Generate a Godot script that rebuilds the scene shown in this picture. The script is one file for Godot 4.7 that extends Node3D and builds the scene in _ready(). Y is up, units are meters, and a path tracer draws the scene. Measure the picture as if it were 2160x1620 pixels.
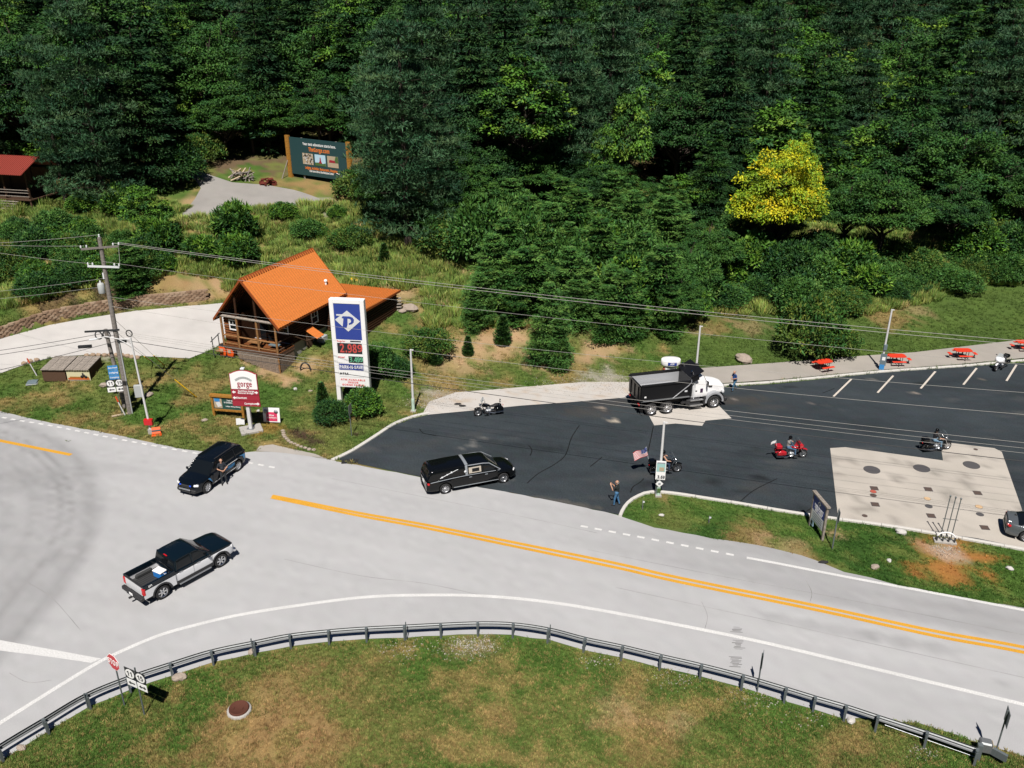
extends Node3D

# The photograph is 2160 x 1620; these three numbers are its lens and the drone that carried it.
const FOCAL := 1850.0
const TILT := 24.0
const EYE := 30.0

var rng := RandomNumberGenerator.new()
var M := {}
var taken := {}
var noise := FastNoiseLite.new()
var noise2 := FastNoiseLite.new()


func _ready() -> void:
	rng.seed = 7
	noise.seed = 3
	noise.frequency = 0.11
	noise.fractal_octaves = 3
	noise2.seed = 11
	noise2.frequency = 0.6
	noise2.fractal_octaves = 3
	# camera, sky, sun
	var cam := Camera3D.new()
	cam.name = "camera"
	cam.position = Vector3(0, EYE, 0)
	cam.rotation_degrees = Vector3(-TILT, 0, 0)
	cam.fov = rad_to_deg(2.0 * atan(810.0 / FOCAL))
	cam.near = 0.5
	cam.far = 2000.0
	add_child(cam)
	cam.current = true
	var sky_mat := ProceduralSkyMaterial.new()
	sky_mat.sky_top_color = Color(0.22, 0.42, 0.72)
	sky_mat.sky_horizon_color = Color(0.62, 0.74, 0.84)
	sky_mat.ground_bottom_color = Color(0.16, 0.17, 0.12)
	sky_mat.ground_horizon_color = Color(0.4, 0.45, 0.42)
	sky_mat.sky_energy_multiplier = 0.42
	sky_mat.sun_angle_max = 1.0
	var sky := Sky.new()
	sky.sky_material = sky_mat
	var env := Environment.new()
	env.background_mode = Environment.BG_SKY
	env.sky = sky
	env.tonemap_mode = Environment.TONE_MAPPER_LINEAR
	env.tonemap_exposure = 1.38
	env.sdfgi_enabled = true
	env.ssao_enabled = true
	env.ssil_enabled = true
	var world := WorldEnvironment.new()
	world.name = "world"
	world.environment = env
	add_child(world)
	var sun := DirectionalLight3D.new()
	sun.name = "sun"
	sun.light_energy = 1.5
	sun.light_color = Color(1.0, 0.975, 0.945)
	sun.light_angular_distance = 0.5
	sun.shadow_enabled = true
	sun.directional_shadow_max_distance = 300.0
	add_child(sun)
	sun.look_at_from_position(Vector3.ZERO, Vector3(0.03, -sin(deg_to_rad(57.0)), -cos(deg_to_rad(57.0))))
	make_materials()
	make_heights()
	make_ground()
	make_paving()
	make_buildings()
	make_lines_and_poles()
	make_signs()
	make_vehicles()
	make_people()
	make_small_things()
	make_trees()
	make_plants()


# ---------------------------------------------------------------- pixels to places
func px(u: float, v: float, h := 0.0) -> Vector3:
	var s := sin(deg_to_rad(TILT))
	var c := cos(deg_to_rad(TILT))
	var down := FOCAL * s + (v - 810.0) * c
	var ahead := FOCAL * c - (v - 810.0) * s
	var k := (EYE - h) / down
	return Vector3((u - 1080.0) * k, h, -ahead * k)


func on(u: float, v: float) -> Vector3:
	# where the line of sight through a pixel meets the ground
	var s := sin(deg_to_rad(TILT))
	var c := cos(deg_to_rad(TILT))
	var d := Vector3(u - 1080.0, -(FOCAL * s + (v - 810.0) * c), -(FOCAL * c - (v - 810.0) * s)).normalized()
	var a := maxf(25.0, 16.0 / maxf(-d.y, 0.03))
	var p := Vector3.ZERO
	while a < 320.0:
		p = Vector3(0, EYE, 0) + d * a
		if p.y <= height(p.x, p.z):
			break
		a += 1.2
	var lo := a - 1.2
	for i in 12:
		var m := (lo + a) * 0.5
		p = Vector3(0, EYE, 0) + d * m
		if p.y <= height(p.x, p.z):
			a = m
		else:
			lo = m
	return Vector3(p.x, height(p.x, p.z), p.z)


func flat(pts: Array, h := 0.0) -> PackedVector2Array:
	var r := PackedVector2Array()
	for p in pts:
		var q := px(p[0], p[1], h)
		r.append(Vector2(q.x, q.z))
	return r


func grounded(pts: Array) -> PackedVector2Array:
	var r := PackedVector2Array()
	for p in pts:
		var q := on(p[0], p[1])
		r.append(Vector2(q.x, q.z))
	return r


func smooth_line(a: PackedVector2Array, n := 6) -> PackedVector2Array:
	var r := PackedVector2Array()
	for i in a.size() - 1:
		var p0 := a[maxi(i - 1, 0)]
		var p3 := a[mini(i + 2, a.size() - 1)]
		for k in n:
			r.append(a[i].cubic_interpolate(a[i + 1], p0, p3, float(k) / n))
	r.append(a[a.size() - 1])
	return r


# ---------------------------------------------------------------- the shape of the land
var tps_p := PackedVector3Array()
var tps_w := PackedFloat64Array()
var grid_h := PackedFloat32Array()
var toe := PackedVector2Array()
var wall_line := PackedVector2Array()
const GX := -150.0
const GZ := -300.0
const GN := 151
const GM := 151
const GS := 2.0


func kernel(d2: float) -> float:
	return 0.0 if d2 < 1e-6 else 0.5 * d2 * log(d2)


func make_heights() -> void:
	for t in [[-400, 800], [0, 862], [240, 912], [390, 940], [560, 932], [690, 955], [740, 938], [800, 900], [850, 872], [890, 855], [930, 830], [1000, 818], [1100, 810], [1300, 793], [1470, 774], [1640, 764], [1784, 752], [1929, 741], [2097, 721], [2160, 713], [2500, 690]]:
		var q := px(t[0], t[1])
		toe.append(Vector2(q.x, q.z))
	# pixels of points on the land with the height each must have
	for t in [
		[60, 800, 0.7], [200, 800, 0.8], [330, 810, 0.6], [0, 760, 1.0], [150, 720, 1.4], [300, 700, 1.6], [420, 690, 1.6], [0, 712, 1.6], [440, 645, 2.0],
		[599, 793, 0.4], [520, 755, 1.2], [467, 740, 1.5], [690, 770, 0.9], [770, 697, 2.2], [838, 655, 2.4], [900, 700, 1.6], [870, 800, 0.5], [620, 640, 2.4], [700, 600, 3.2],
		[0, 600, 3.8], [150, 560, 4.4], [300, 500, 5.6], [0, 470, 7.0], [40, 430, 8.0], [400, 460, 7.4], [520, 420, 8.0], [650, 425, 8.0], [450, 380, 9.0], [615, 368, 9.2], [737, 383, 9.2],
		[800, 470, 6.4], [600, 500, 5.6], [900, 560, 4.6], [850, 600, 3.6],
		[1000, 700, 1.5], [1100, 760, 0.5], [1000, 600, 3.4], [1200, 650, 2.0], [1400, 690, 0.8], [1300, 500, 4.5], [1500, 600, 1.6], [1600, 660, 0.7], [1620, 560, 2.6], [1800, 690, 0.5], [1800, 560, 2.6], [1900, 620, 1.4],
		[2160, 640, 1.0], [2160, 560, 2.6], [2000, 480, 4.2], [1500, 460, 4.6]]:
		var q := px(t[0], t[1], t[2])
		tps_p.append(Vector3(q.x, t[2], q.z))
	for x in [-120.0, -70.0, -30.0, 10.0, 50.0, 90.0, 130.0]:
		tps_p.append(Vector3(x, 16.5 if x < 20 else 14.5, -142.0))
		tps_p.append(Vector3(x, 27.0, -178.0))
		tps_p.append(Vector3(x, 42.0, -225.0))
		tps_p.append(Vector3(x, 0.0, -45.0))
	tps_p.append(Vector3(-110, 9, -105))
	tps_p.append(Vector3(110, 5, -105))
	tps_p.append(Vector3(70, 4.5, -104))
	var n := tps_p.size()
	var a := []
	for i in n + 3:
		var row := PackedFloat64Array()
		row.resize(n + 4)
		if i < n:
			for j in n:
				row[j] = kernel(Vector2(tps_p[i].x - tps_p[j].x, tps_p[i].z - tps_p[j].z).length_squared() / 900.0)
			row[i] += 0.02
			row[n] = 1.0
			row[n + 1] = tps_p[i].x / 30.0
			row[n + 2] = tps_p[i].z / 30.0
			row[n + 3] = tps_p[i].y
		else:
			for j in n:
				row[j] = 1.0 if i == n else tps_p[j].x / 30.0 if i == n + 1 else tps_p[j].z / 30.0
		a.append(row)
	var m := n + 3
	for c in m:
		var best := c
		for r in range(c + 1, m):
			if absf(a[r][c]) > absf(a[best][c]):
				best = r
		var swap = a[c]
		a[c] = a[best]
		a[best] = swap
		var pr: PackedFloat64Array = a[c]
		for r in range(c + 1, m):
			var row: PackedFloat64Array = a[r]
			var k := row[c] / pr[c]
			if k == 0.0:
				continue
			for j in range(c, m + 1):
				row[j] -= k * pr[j]
			a[r] = row
	tps_w.resize(m)
	for c in range(m - 1, -1, -1):
		var sum: float = a[c][m]
		for j in range(c + 1, m):
			sum -= a[c][j] * tps_w[j]
		tps_w[c] = sum / a[c][c]
	grid_h.resize(GN * GM)
	for j in GM:
		for i in GN:
			var x := GX + i * GS
			var z := GZ + j * GS
			var h := tps_w[n] + tps_w[n + 1] * x / 30.0 + tps_w[n + 2] * z / 30.0
			if z < -50.0:
				for k in n:
					var p := tps_p[k]
					h += tps_w[k] * kernel(((x - p.x) * (x - p.x) + (z - p.z) * (z - p.z)) / 900.0)
			grid_h[j * GN + i] = maxf(h, 0.0)
	for t in [[-60, 728], [0, 713], [104, 684], [181, 670], [285, 654], [360, 646], [440, 636]]:
		var h := 1.6 + 0.4 * clampf(t[0] / 440.0, 0.0, 1.0)
		var q := px(t[0], t[1], h)
		wall_line.append(Vector2(q.x, q.z))


func line_z(l: PackedVector2Array, x: float) -> float:
	if x <= l[0].x:
		return l[0].y
	for i in l.size() - 1:
		if x <= l[i + 1].x:
			return lerpf(l[i].y, l[i + 1].y, (x - l[i].x) / maxf(l[i + 1].x - l[i].x, 0.001))
	return l[l.size() - 1].y


func land(x: float, z: float) -> float:
	var fx := clampf((x - GX) / GS, 0.0, GN - 1.001)
	var fz := clampf((z - GZ) / GS, 0.0, GM - 1.001)
	var i := int(fx)
	var j := int(fz)
	var a := j * GN + i
	fx -= i
	fz -= j
	return lerpf(lerpf(grid_h[a], grid_h[a + 1], fx), lerpf(grid_h[a + GN], grid_h[a + GN + 1], fx), fz)


func height(x: float, z: float) -> float:
	var d := line_z(toe, x) - z
	if d <= 0.0:
		return 0.0
	var h := land(x, z) * smoothstep(0.0, 9.0, d)
	if x < wall_line[wall_line.size() - 1].x + 3.0 and x > -70.0:
		var e := line_z(wall_line, x) - z
		if e > 0.0:
			var fade := 1.0 - smoothstep(wall_line[wall_line.size() - 1].x - 4.0, wall_line[wall_line.size() - 1].x + 3.0, x)
			h += 1.2 * fade * smoothstep(0.35, 0.6, e) * (1.0 - smoothstep(3.0, 16.0, e))
	return h


# ---------------------------------------------------------------- shapes
func tool_st() -> SurfaceTool:
	var s := SurfaceTool.new()
	s.begin(Mesh.PRIMITIVE_TRIANGLES)
	s.set_smooth_group(-1)
	return s


func quad(s: SurfaceTool, a: Vector3, b: Vector3, c: Vector3, d: Vector3) -> void:
	for p in [a, b, c, a, c, d]:
		s.add_vertex(p)


func tri(s: SurfaceTool, a: Vector3, b: Vector3, c: Vector3) -> void:
	s.add_vertex(a)
	s.add_vertex(b)
	s.add_vertex(c)


func box(s: SurfaceTool, at: Vector3, size: Vector3, turn := Basis()) -> void:
	var h := size * 0.5
	var p := []
	for k in 8:
		p.append(at + turn * Vector3(h.x if k & 1 else -h.x, h.y if k & 2 else -h.y, h.z if k & 4 else -h.z))
	s.set_smooth_group(-1)
	for f in [[0, 2, 3, 1], [5, 7, 6, 4], [4, 6, 2, 0], [1, 3, 7, 5], [2, 6, 7, 3], [4, 0, 1, 5]]:
		quad(s, p[f[0]], p[f[1]], p[f[2]], p[f[3]])


func bevel_box(s: SurfaceTool, at: Vector3, size: Vector3, b: float, turn := Basis()) -> void:
	# a box whose twelve edges are cut off
	var h := size * 0.5
	s.set_smooth_group(-1)
	var q := func(x: float, y: float, z: float) -> Vector3: return at + turn * Vector3(x, y, z)
	for g in [-1.0, 1.0]:
		var f := [q.call(-h.x + b, g * h.y, -h.z + b), q.call(h.x - b, g * h.y, -h.z + b), q.call(h.x - b, g * h.y, h.z - b), q.call(-h.x + b, g * h.y, h.z - b)]
		var e := [q.call(-h.x + b, -h.y + b, g * h.z), q.call(h.x - b, -h.y + b, g * h.z), q.call(h.x - b, h.y - b, g * h.z), q.call(-h.x + b, h.y - b, g * h.z)]
		var w := [q.call(g * h.x, -h.y + b, -h.z + b), q.call(g * h.x, h.y - b, -h.z + b), q.call(g * h.x, h.y - b, h.z - b), q.call(g * h.x, -h.y + b, h.z - b)]
		quad(s, f[0], f[1], f[2], f[3])
		quad(s, e[0], e[1], e[2], e[3])
		quad(s, w[0], w[1], w[2], w[3])
		for k in [-1.0, 1.0]:
			quad(s, q.call(-h.x + b, g * h.y, k * (h.z - b)), q.call(h.x - b, g * h.y, k * (h.z - b)), q.call(h.x - b, g * (h.y - b), k * h.z), q.call(-h.x + b, g * (h.y - b), k * h.z))
			quad(s, q.call(g * (h.x - b), k * h.y, -h.z + b), q.call(g * (h.x - b), k * h.y, h.z - b), q.call(g * h.x, k * (h.y - b), h.z - b), q.call(g * h.x, k * (h.y - b), -h.z + b))
			quad(s, q.call(g * (h.x - b), -h.y + b, k * h.z), q.call(g * (h.x - b), h.y - b, k * h.z), q.call(g * h.x, h.y - b, k * (h.z - b)), q.call(g * h.x, -h.y + b, k * (h.z - b)))
			for l in [-1.0, 1.0]:
				tri(s, q.call(g * (h.x - b), k * h.y, l * (h.z - b)), q.call(g * h.x, k * (h.y - b), l * (h.z - b)), q.call(g * (h.x - b), k * (h.y - b), l * h.z))


func tube(s: SurfaceTool, pts: Array, r0: float, r1 := -1.0, seg := 7, caps := true) -> void:
	if r1 < 0.0:
		r1 = r0
	s.set_smooth_group(0)
	var rings := []
	var n := pts.size()
	var up := Vector3.UP
	for i in n:
		var p: Vector3 = pts[i]
		var t: Vector3 = (pts[mini(i + 1, n - 1)] - pts[maxi(i - 1, 0)]).normalized()
		if i == 0:
			up = Vector3.RIGHT if absf(t.y) > 0.9 else Vector3.UP
		var x := t.cross(up).normalized()
		up = x.cross(t).normalized()
		var r := lerpf(r0, r1, float(i) / maxi(n - 1, 1))
		var ring := PackedVector3Array()
		for k in seg:
			var a := TAU * k / seg
			ring.append(p + (x * cos(a) + up * sin(a)) * r)
		rings.append(ring)
	for i in n - 1:
		for k in seg:
			var l := (k + 1) % seg
			quad(s, rings[i][k], rings[i + 1][k], rings[i + 1][l], rings[i][l])
	if caps:
		s.set_smooth_group(-1)
		for k in range(1, seg - 1):
			tri(s, rings[0][0], rings[0][k], rings[0][k + 1])
			tri(s, rings[n - 1][0], rings[n - 1][k + 1], rings[n - 1][k])


func lathe(s: SurfaceTool, prof: Array, at := Vector3.ZERO, turn := Basis(), seg := 16, smoothed := true) -> void:
	# prof: [radius, height] along the local y axis
	for i in prof.size() - 1:
		s.set_smooth_group(0 if smoothed else -1)
		for k in seg:
			var a := TAU * k / seg
			var b := TAU * (k + 1) / seg
			var p0: Vector3 = at + turn * Vector3(cos(a) * prof[i][0], prof[i][1], sin(a) * prof[i][0])
			var p1: Vector3 = at + turn * Vector3(cos(b) * prof[i][0], prof[i][1], sin(b) * prof[i][0])
			var p2: Vector3 = at + turn * Vector3(cos(b) * prof[i + 1][0], prof[i + 1][1], sin(b) * prof[i + 1][0])
			var p3: Vector3 = at + turn * Vector3(cos(a) * prof[i + 1][0], prof[i + 1][1], sin(a) * prof[i + 1][0])
			if prof[i][0] < 1e-5:
				tri(s, p0, p2, p3)
			elif prof[i + 1][0] < 1e-5:
				tri(s, p0, p1, p2)
			else:
				quad(s, p0, p1, p2, p3)


func prism(s: SurfaceTool, outline: Array, z0: float, z1: float, at := Vector3.ZERO, turn := Basis()) -> void:
	# an outline in x and y pushed from z0 to z1
	var poly := PackedVector2Array()
	for p in outline:
		poly.append(Vector2(p[0], p[1]))
	var ids := Geometry2D.triangulate_polygon(poly)
	s.set_smooth_group(-1)
	for i in range(0, ids.size(), 3):
		var q := [poly[ids[i]], poly[ids[i + 1]], poly[ids[i + 2]]]
		tri(s, at + turn * Vector3(q[0].x, q[0].y, z1), at + turn * Vector3(q[1].x, q[1].y, z1), at + turn * Vector3(q[2].x, q[2].y, z1))
		tri(s, at + turn * Vector3(q[0].x, q[0].y, z0), at + turn * Vector3(q[2].x, q[2].y, z0), at + turn * Vector3(q[1].x, q[1].y, z0))
	for i in poly.size():
		var a := poly[i]
		var b := poly[(i + 1) % poly.size()]
		quad(s, at + turn * Vector3(a.x, a.y, z0), at + turn * Vector3(b.x, b.y, z0), at + turn * Vector3(b.x, b.y, z1), at + turn * Vector3(a.x, a.y, z1))


func table(pts: Array, x: float) -> float:
	if x <= pts[0][0]:
		return pts[0][1]
	for i in pts.size() - 1:
		if x <= pts[i + 1][0]:
			var t: float = (x - pts[i][0]) / maxf(pts[i + 1][0] - pts[i][0], 1e-5)
			return lerpf(pts[i][1], pts[i + 1][1], t)
	return pts[pts.size() - 1][1]


func soft(pts: Array, x: float, e := 0.05) -> float:
	return (table(pts, x - e) + table(pts, x) * 2.0 + table(pts, x + e)) * 0.25


func shell(s: SurfaceTool, xs: Array, low: Callable, top: Callable, wide: Callable, r := 0.1, crown := 0.03, lean := 0.0, belly := 0.0) -> void:
	# a body lofted along x: sides that lean in, rounded shoulders, a crowned top
	var rows := []
	for x in xs:
		var y0: float = low.call(x)
		var y1: float = maxf(top.call(x), y0 + 0.01)
		var w: float = wide.call(x)
		var hh := y1 - y0
		var rr := minf(r, hh * 0.45)
		rr = minf(rr, w * 0.6)
		var half := [Vector2(0, y0), Vector2(maxf(w - 0.05, w * 0.6), y0)]
		for k in 5:
			var t := k / 4.0
			var y := lerpf(y0 + minf(0.05, hh * 0.2), y1 - rr, t)
			half.append(Vector2(w - lean * (y - y0) + belly * sin(PI * t), y))
		var ws := w - lean * (y1 - rr - y0)
		for k in [1, 2, 3]:
			var a: float = k * PI / 6.0
			half.append(Vector2(ws - rr + rr * cos(a) - (lean * rr * sin(a)), y1 - rr + rr * sin(a)))
		half.append(Vector2((ws - rr) * 0.5, y1 + crown * 0.75))
		half.append(Vector2(0, y1 + crown))
		var ring := PackedVector3Array()
		for p in half:
			ring.append(Vector3(x, p.y, p.x))
		for k in range(half.size() - 2, 0, -1):
			ring.append(Vector3(x, half[k].y, -half[k].x))
		rows.append(ring)
	var n: int = rows[0].size()
	s.set_smooth_group(0)
	for i in rows.size() - 1:
		for k in n:
			var l := (k + 1) % n
			quad(s, rows[i][k], rows[i][l], rows[i + 1][l], rows[i + 1][k])
	for e in [0, rows.size() - 1]:
		var c := Vector3.ZERO
		for p in rows[e]:
			c += p / n
		for k in n:
			tri(s, c, rows[e][k], rows[e][(k + 1) % n])


func span(a: float, b: float, step: float) -> Array:
	var n := maxi(1, int(ceil((b - a) / step)))
	var r := []
	for i in n + 1:
		r.append(lerpf(a, b, float(i) / n))
	return r


# ---------------------------------------------------------------- nodes
func numbered(called: String) -> String:
	if not taken.has(called):
		taken[called] = 0
		return called
	taken[called] += 1
	return "%s_%03d" % [called, taken[called]]


func thing(called: String, label: String, category: String, at := Vector3.ZERO, turn := 0.0, group := "") -> Node3D:
	var o := Node3D.new()
	o.name = numbered(called)
	add_child(o)
	o.position = at
	o.rotation.y = turn
	o.set_meta("label", label)
	o.set_meta("category", category)
	if group:
		o.set_meta("group", group)
	return o


func obj(called: String, s, m: Material, parent: Node, label := "") -> MeshInstance3D:
	var o := MeshInstance3D.new()
	if s is SurfaceTool:
		s.generate_normals()
		o.mesh = s.commit()
	else:
		o.mesh = s
	o.material_override = m
	o.name = called if parent != self else numbered(called)
	parent.add_child(o, true)
	if label:
		o.set_meta("label", label)
	return o


func tag(o: Node, label: String, category: String, group := "") -> Node:
	o.set_meta("label", label)
	o.set_meta("category", category)
	if group:
		o.set_meta("group", group)
	return o


func struct(called: String, s, m: Material, label := "") -> MeshInstance3D:
	var o := obj(called, s, m, self)
	o.set_meta("kind", "structure")
	if label:
		o.set_meta("label", label)
	return o


func copy(o: Node3D, called: String, label: String, at: Vector3, turn := 0.0, group := "") -> Node3D:
	var c: Node3D = o.duplicate()
	c.name = numbered(called)
	add_child(c)
	c.position = at
	c.rotation = Vector3(0, turn, 0)
	if label:
		c.set_meta("label", label)
	if group:
		c.set_meta("group", group)
	return c


func one_box(called: String, at: Vector3, size: Vector3, m: Material, parent: Node, turn := Basis(), bevel := 0.0) -> MeshInstance3D:
	var s := tool_st()
	if bevel > 0.0:
		bevel_box(s, at, size, bevel, turn)
	else:
		box(s, at, size, turn)
	return obj(called, s, m, parent)


func one_tube(called: String, pts: Array, r: float, m: Material, parent: Node, r1 := -1.0, seg := 8) -> MeshInstance3D:
	var s := tool_st()
	tube(s, pts, r, r1, seg)
	return obj(called, s, m, parent)


func text(said: String, tall: float, at: Vector3, turn: Basis, m: Material, parent: Node, called := "lettering", squeeze := 1.0, bold := true, wide_limit := 0.0) -> MeshInstance3D:
	# flat letters that face the +z of turn, "tall" is the height of a capital
	var t := TextMesh.new()
	var f := SystemFont.new()
	f.font_names = PackedStringArray(["Droid Sans"])
	f.font_weight = 700 if bold else 400
	t.font = f
	t.text = said
	t.font_size = 32
	t.pixel_size = tall / 23.0
	t.depth = 0.012
	t.curve_step = 2.0
	t.horizontal_alignment = HORIZONTAL_ALIGNMENT_CENTER
	t.vertical_alignment = VERTICAL_ALIGNMENT_CENTER
	var o := MeshInstance3D.new()
	o.mesh = t
	o.material_override = m
	o.name = called
	parent.add_child(o, true)
	var k := squeeze
	if wide_limit > 0.0 and t.get_aabb().size.x > wide_limit:
		k = wide_limit / t.get_aabb().size.x
	o.transform = Transform3D(turn * Basis.from_scale(Vector3(k, 1, 1)), at)
	return o


# ---------------------------------------------------------------- materials
func lin(r: float, g: float, b: float) -> Color:
	return Color(r, g, b).linear_to_srgb()


func mat(called: String, c: Color, rough := 0.8, metal := 0.0, spec := 0.5) -> StandardMaterial3D:
	var m := StandardMaterial3D.new()
	m.resource_name = called
	m.albedo_color = c
	m.roughness = rough
	m.metallic = metal
	m.metallic_specular = spec
	m.cull_mode = BaseMaterial3D.CULL_DISABLED
	M[called] = m
	return m


func grain_texture(seed_: int, freq: float, lo: float, hi: float, oct := 4, side := 512) -> NoiseTexture2D:
	var n := FastNoiseLite.new()
	n.seed = seed_
	n.frequency = freq
	n.fractal_octaves = oct
	var t := NoiseTexture2D.new()
	t.width = side
	t.height = side
	t.seamless = true
	t.noise = n
	var g := Gradient.new()
	g.set_color(0, Color(lo, lo, lo))
	g.set_color(1, Color(hi, hi, hi))
	t.color_ramp = g
	return t


func painted(called: String, tex: Texture2D, scale: float, rough := 0.9, bump: Texture2D = null, bump_scale := 0.5) -> StandardMaterial3D:
	# colour comes from the vertices, grain from a texture laid over the world
	var m := mat(called, Color.WHITE, rough, 0.0, 0.3)
	m.vertex_color_use_as_albedo = true
	m.albedo_texture = tex
	m.uv1_triplanar = true
	m.uv1_world_triplanar = true
	m.uv1_scale = Vector3.ONE * scale
	if bump:
		m.normal_enabled = true
		m.normal_texture = bump
		m.normal_scale = bump_scale
	return m


func grained(called: String, c: Color, tex: Texture2D, scale: float, rough := 0.9, metal := 0.0) -> StandardMaterial3D:
	var m := mat(called, c, rough, metal, 0.3)
	m.albedo_texture = tex
	m.uv1_triplanar = true
	m.uv1_scale = Vector3.ONE * scale
	return m


func make_materials() -> void:
	var fine := grain_texture(1, 0.16, 0.87, 1.0, 4)
	var coarse := grain_texture(2, 0.03, 0.88, 1.0, 5)
	var mottled := grain_texture(5, 0.05, 0.74, 1.0, 5)
	var streak := grain_texture(9, 0.012, 0.75, 1.0, 3, 256)
	painted("soil", mottled, 0.35)
	painted("road", fine, 0.3, 0.85)
	painted("tarmac", mottled, 0.3, 0.75)
	painted("concrete", coarse, 0.9, 0.85)
	painted("line_paint", mottled, 0.6, 0.7)
	painted("stone", null, 1.0, 0.9)
	M.stone.uv1_triplanar = false
	painted("leaf", null, 1.0, 0.55)
	M.leaf.uv1_triplanar = false
	M.leaf.backlight_enabled = true
	M.leaf.backlight = Color(0.16, 0.2, 0.05)
	painted("grass", null, 1.0, 0.7)
	M.grass.uv1_triplanar = false
	M.grass.backlight_enabled = true
	M.grass.backlight = Color(0.12, 0.14, 0.04)
	grained("bark", lin(0.07, 0.055, 0.045), mottled, 1.5)
	grained("pole_wood", lin(0.26, 0.235, 0.215), streak, 1.2)
	grained("log", lin(0.21, 0.075, 0.025), streak, 1.5, 0.7)
	grained("dark_log", lin(0.055, 0.024, 0.012), streak, 1.5, 0.7)
	grained("rail_wood", lin(0.33, 0.17, 0.07), streak, 1.5, 0.7)
	grained("grey_wood", lin(0.33, 0.29, 0.25), streak, 1.2)
	grained("stained_wood", lin(0.12, 0.07, 0.045), mottled, 1.0)
	grained("lattice_wood", lin(0.36, 0.28, 0.22), streak, 1.5)
	grained("amber_wood", lin(0.42, 0.2, 0.04), streak, 1.2, 0.6)
	grained("roof_orange", lin(0.72, 0.24, 0.06), mottled, 0.35, 0.4)
	grained("roof_red", lin(0.3, 0.06, 0.045), coarse, 0.5, 0.5)
	grained("kerb_paint", lin(0.68, 0.66, 0.62), mottled, 0.8)
	grained("block", lin(0.36, 0.25, 0.17), mottled, 1.3)
	grained("block_dark", lin(0.27, 0.18, 0.12), mottled, 1.3)
	grained("block_pale", lin(0.42, 0.31, 0.22), mottled, 1.3)
	grained("rock", lin(0.42, 0.35, 0.29), mottled, 1.0)
	grained("cast_concrete", lin(0.48, 0.46, 0.43), mottled, 0.7)
	grained("rust", lin(0.12, 0.045, 0.03), mottled, 1.5)
	grained("galvanised", lin(0.3, 0.315, 0.325), mottled, 0.8, 0.5, 0.55)
	grained("galv_post", lin(0.2, 0.23, 0.24), coarse, 0.8, 0.55, 0.5)
	grained("white_paint", lin(0.78, 0.78, 0.77), coarse, 0.4, 0.5)
	grained("pole_white", lin(0.66, 0.66, 0.66), coarse, 0.7, 0.5)
	mat("white", lin(0.8, 0.8, 0.8), 0.5)
	mat("sign_white", lin(0.78, 0.78, 0.78), 0.55)
	mat("truck_white", lin(0.8, 0.8, 0.8), 0.3)
	mat("sign_blue", lin(0.025, 0.05, 0.27), 0.45)
	mat("sky_blue", lin(0.04, 0.22, 0.5), 0.5)
	mat("logo_grey", lin(0.6, 0.61, 0.62), 0.5)
	mat("stop_red", lin(0.5, 0.02, 0.03), 0.4)
	mat("maroon", lin(0.3, 0.018, 0.035), 0.5)
	mat("pink_red", lin(0.55, 0.04, 0.11), 0.5)
	mat("letter_red", lin(0.6, 0.06, 0.06), 0.6)
	mat("led_red", lin(0.5, 0.07, 0.06), 0.5)
	mat("led_green", lin(0.12, 0.42, 0.25), 0.5)
	mat("letter_orange", lin(0.75, 0.2, 0.03), 0.6)
	mat("board_green", lin(0.018, 0.055, 0.06), 0.5)
	mat("board_teal", lin(0.02, 0.07, 0.06), 0.5)
	mat("black", lin(0.012, 0.012, 0.013), 0.5)
	mat("sign_black", lin(0.02, 0.022, 0.025), 0.5)
	mat("rubber", lin(0.014, 0.014, 0.015), 0.85)
	mat("trim", lin(0.02, 0.02, 0.022), 0.6)
	mat("under", lin(0.01, 0.01, 0.01), 0.9)
	mat("chrome", lin(0.7, 0.71, 0.73), 0.16, 1.0)
	mat("alloy", lin(0.62, 0.63, 0.65), 0.3, 0.9)
	mat("steel", lin(0.42, 0.44, 0.46), 0.4, 0.8)
	mat("dark_steel", lin(0.08, 0.085, 0.09), 0.5, 0.5)
	mat("glass_dark", lin(0.006, 0.008, 0.01), 0.06, 0.0, 0.42)
	mat("paint_navy", lin(0.003, 0.008, 0.013), 0.14, 0.0, 0.42)
	mat("paint_black", lin(0.003, 0.0035, 0.004), 0.12, 0.0, 0.42)
	mat("paint_police", lin(0.003, 0.005, 0.008), 0.13, 0.0, 0.42)
	mat("paint_silver", lin(0.66, 0.67, 0.69), 0.3, 0.15)
	mat("paint_grey", lin(0.13, 0.145, 0.155), 0.22, 0.4)
	mat("paint_red", lin(0.42, 0.012, 0.02), 0.16, 0.0, 0.7)
	mat("paint_pearl", lin(0.72, 0.73, 0.75), 0.2, 0.0, 0.6)
	for k in ["paint_navy", "paint_black", "paint_police", "paint_red", "paint_pearl", "paint_grey"]:
		M[k].clearcoat_enabled = true
		M[k].clearcoat = 0.2
		M[k].clearcoat_roughness = 0.06
	mat("bed_liner", lin(0.03, 0.032, 0.033), 0.8)
	mat("bed_silver", lin(0.4, 0.41, 0.43), 0.5, 0.3)
	mat("lamp_red", lin(0.5, 0.01, 0.015), 0.15)
	mat("lamp_clear", lin(0.75, 0.76, 0.78), 0.1, 0.2)
	mat("lamp_blue", lin(0.02, 0.09, 0.7), 0.15)
	mat("decal_blue", lin(0.03, 0.19, 0.42), 0.35)
	mat("decal_grey", lin(0.28, 0.3, 0.33), 0.35)
	mat("band_grey", lin(0.34, 0.37, 0.4), 0.3, 0.4)
	mat("curtain", lin(0.4, 0.36, 0.3), 0.9)
	mat("table_red", lin(0.62, 0.045, 0.018), 0.45)
	mat("bin_orange", lin(0.75, 0.1, 0.012), 0.5)
	mat("cooler_blue", lin(0.02, 0.17, 0.5), 0.45)
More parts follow.
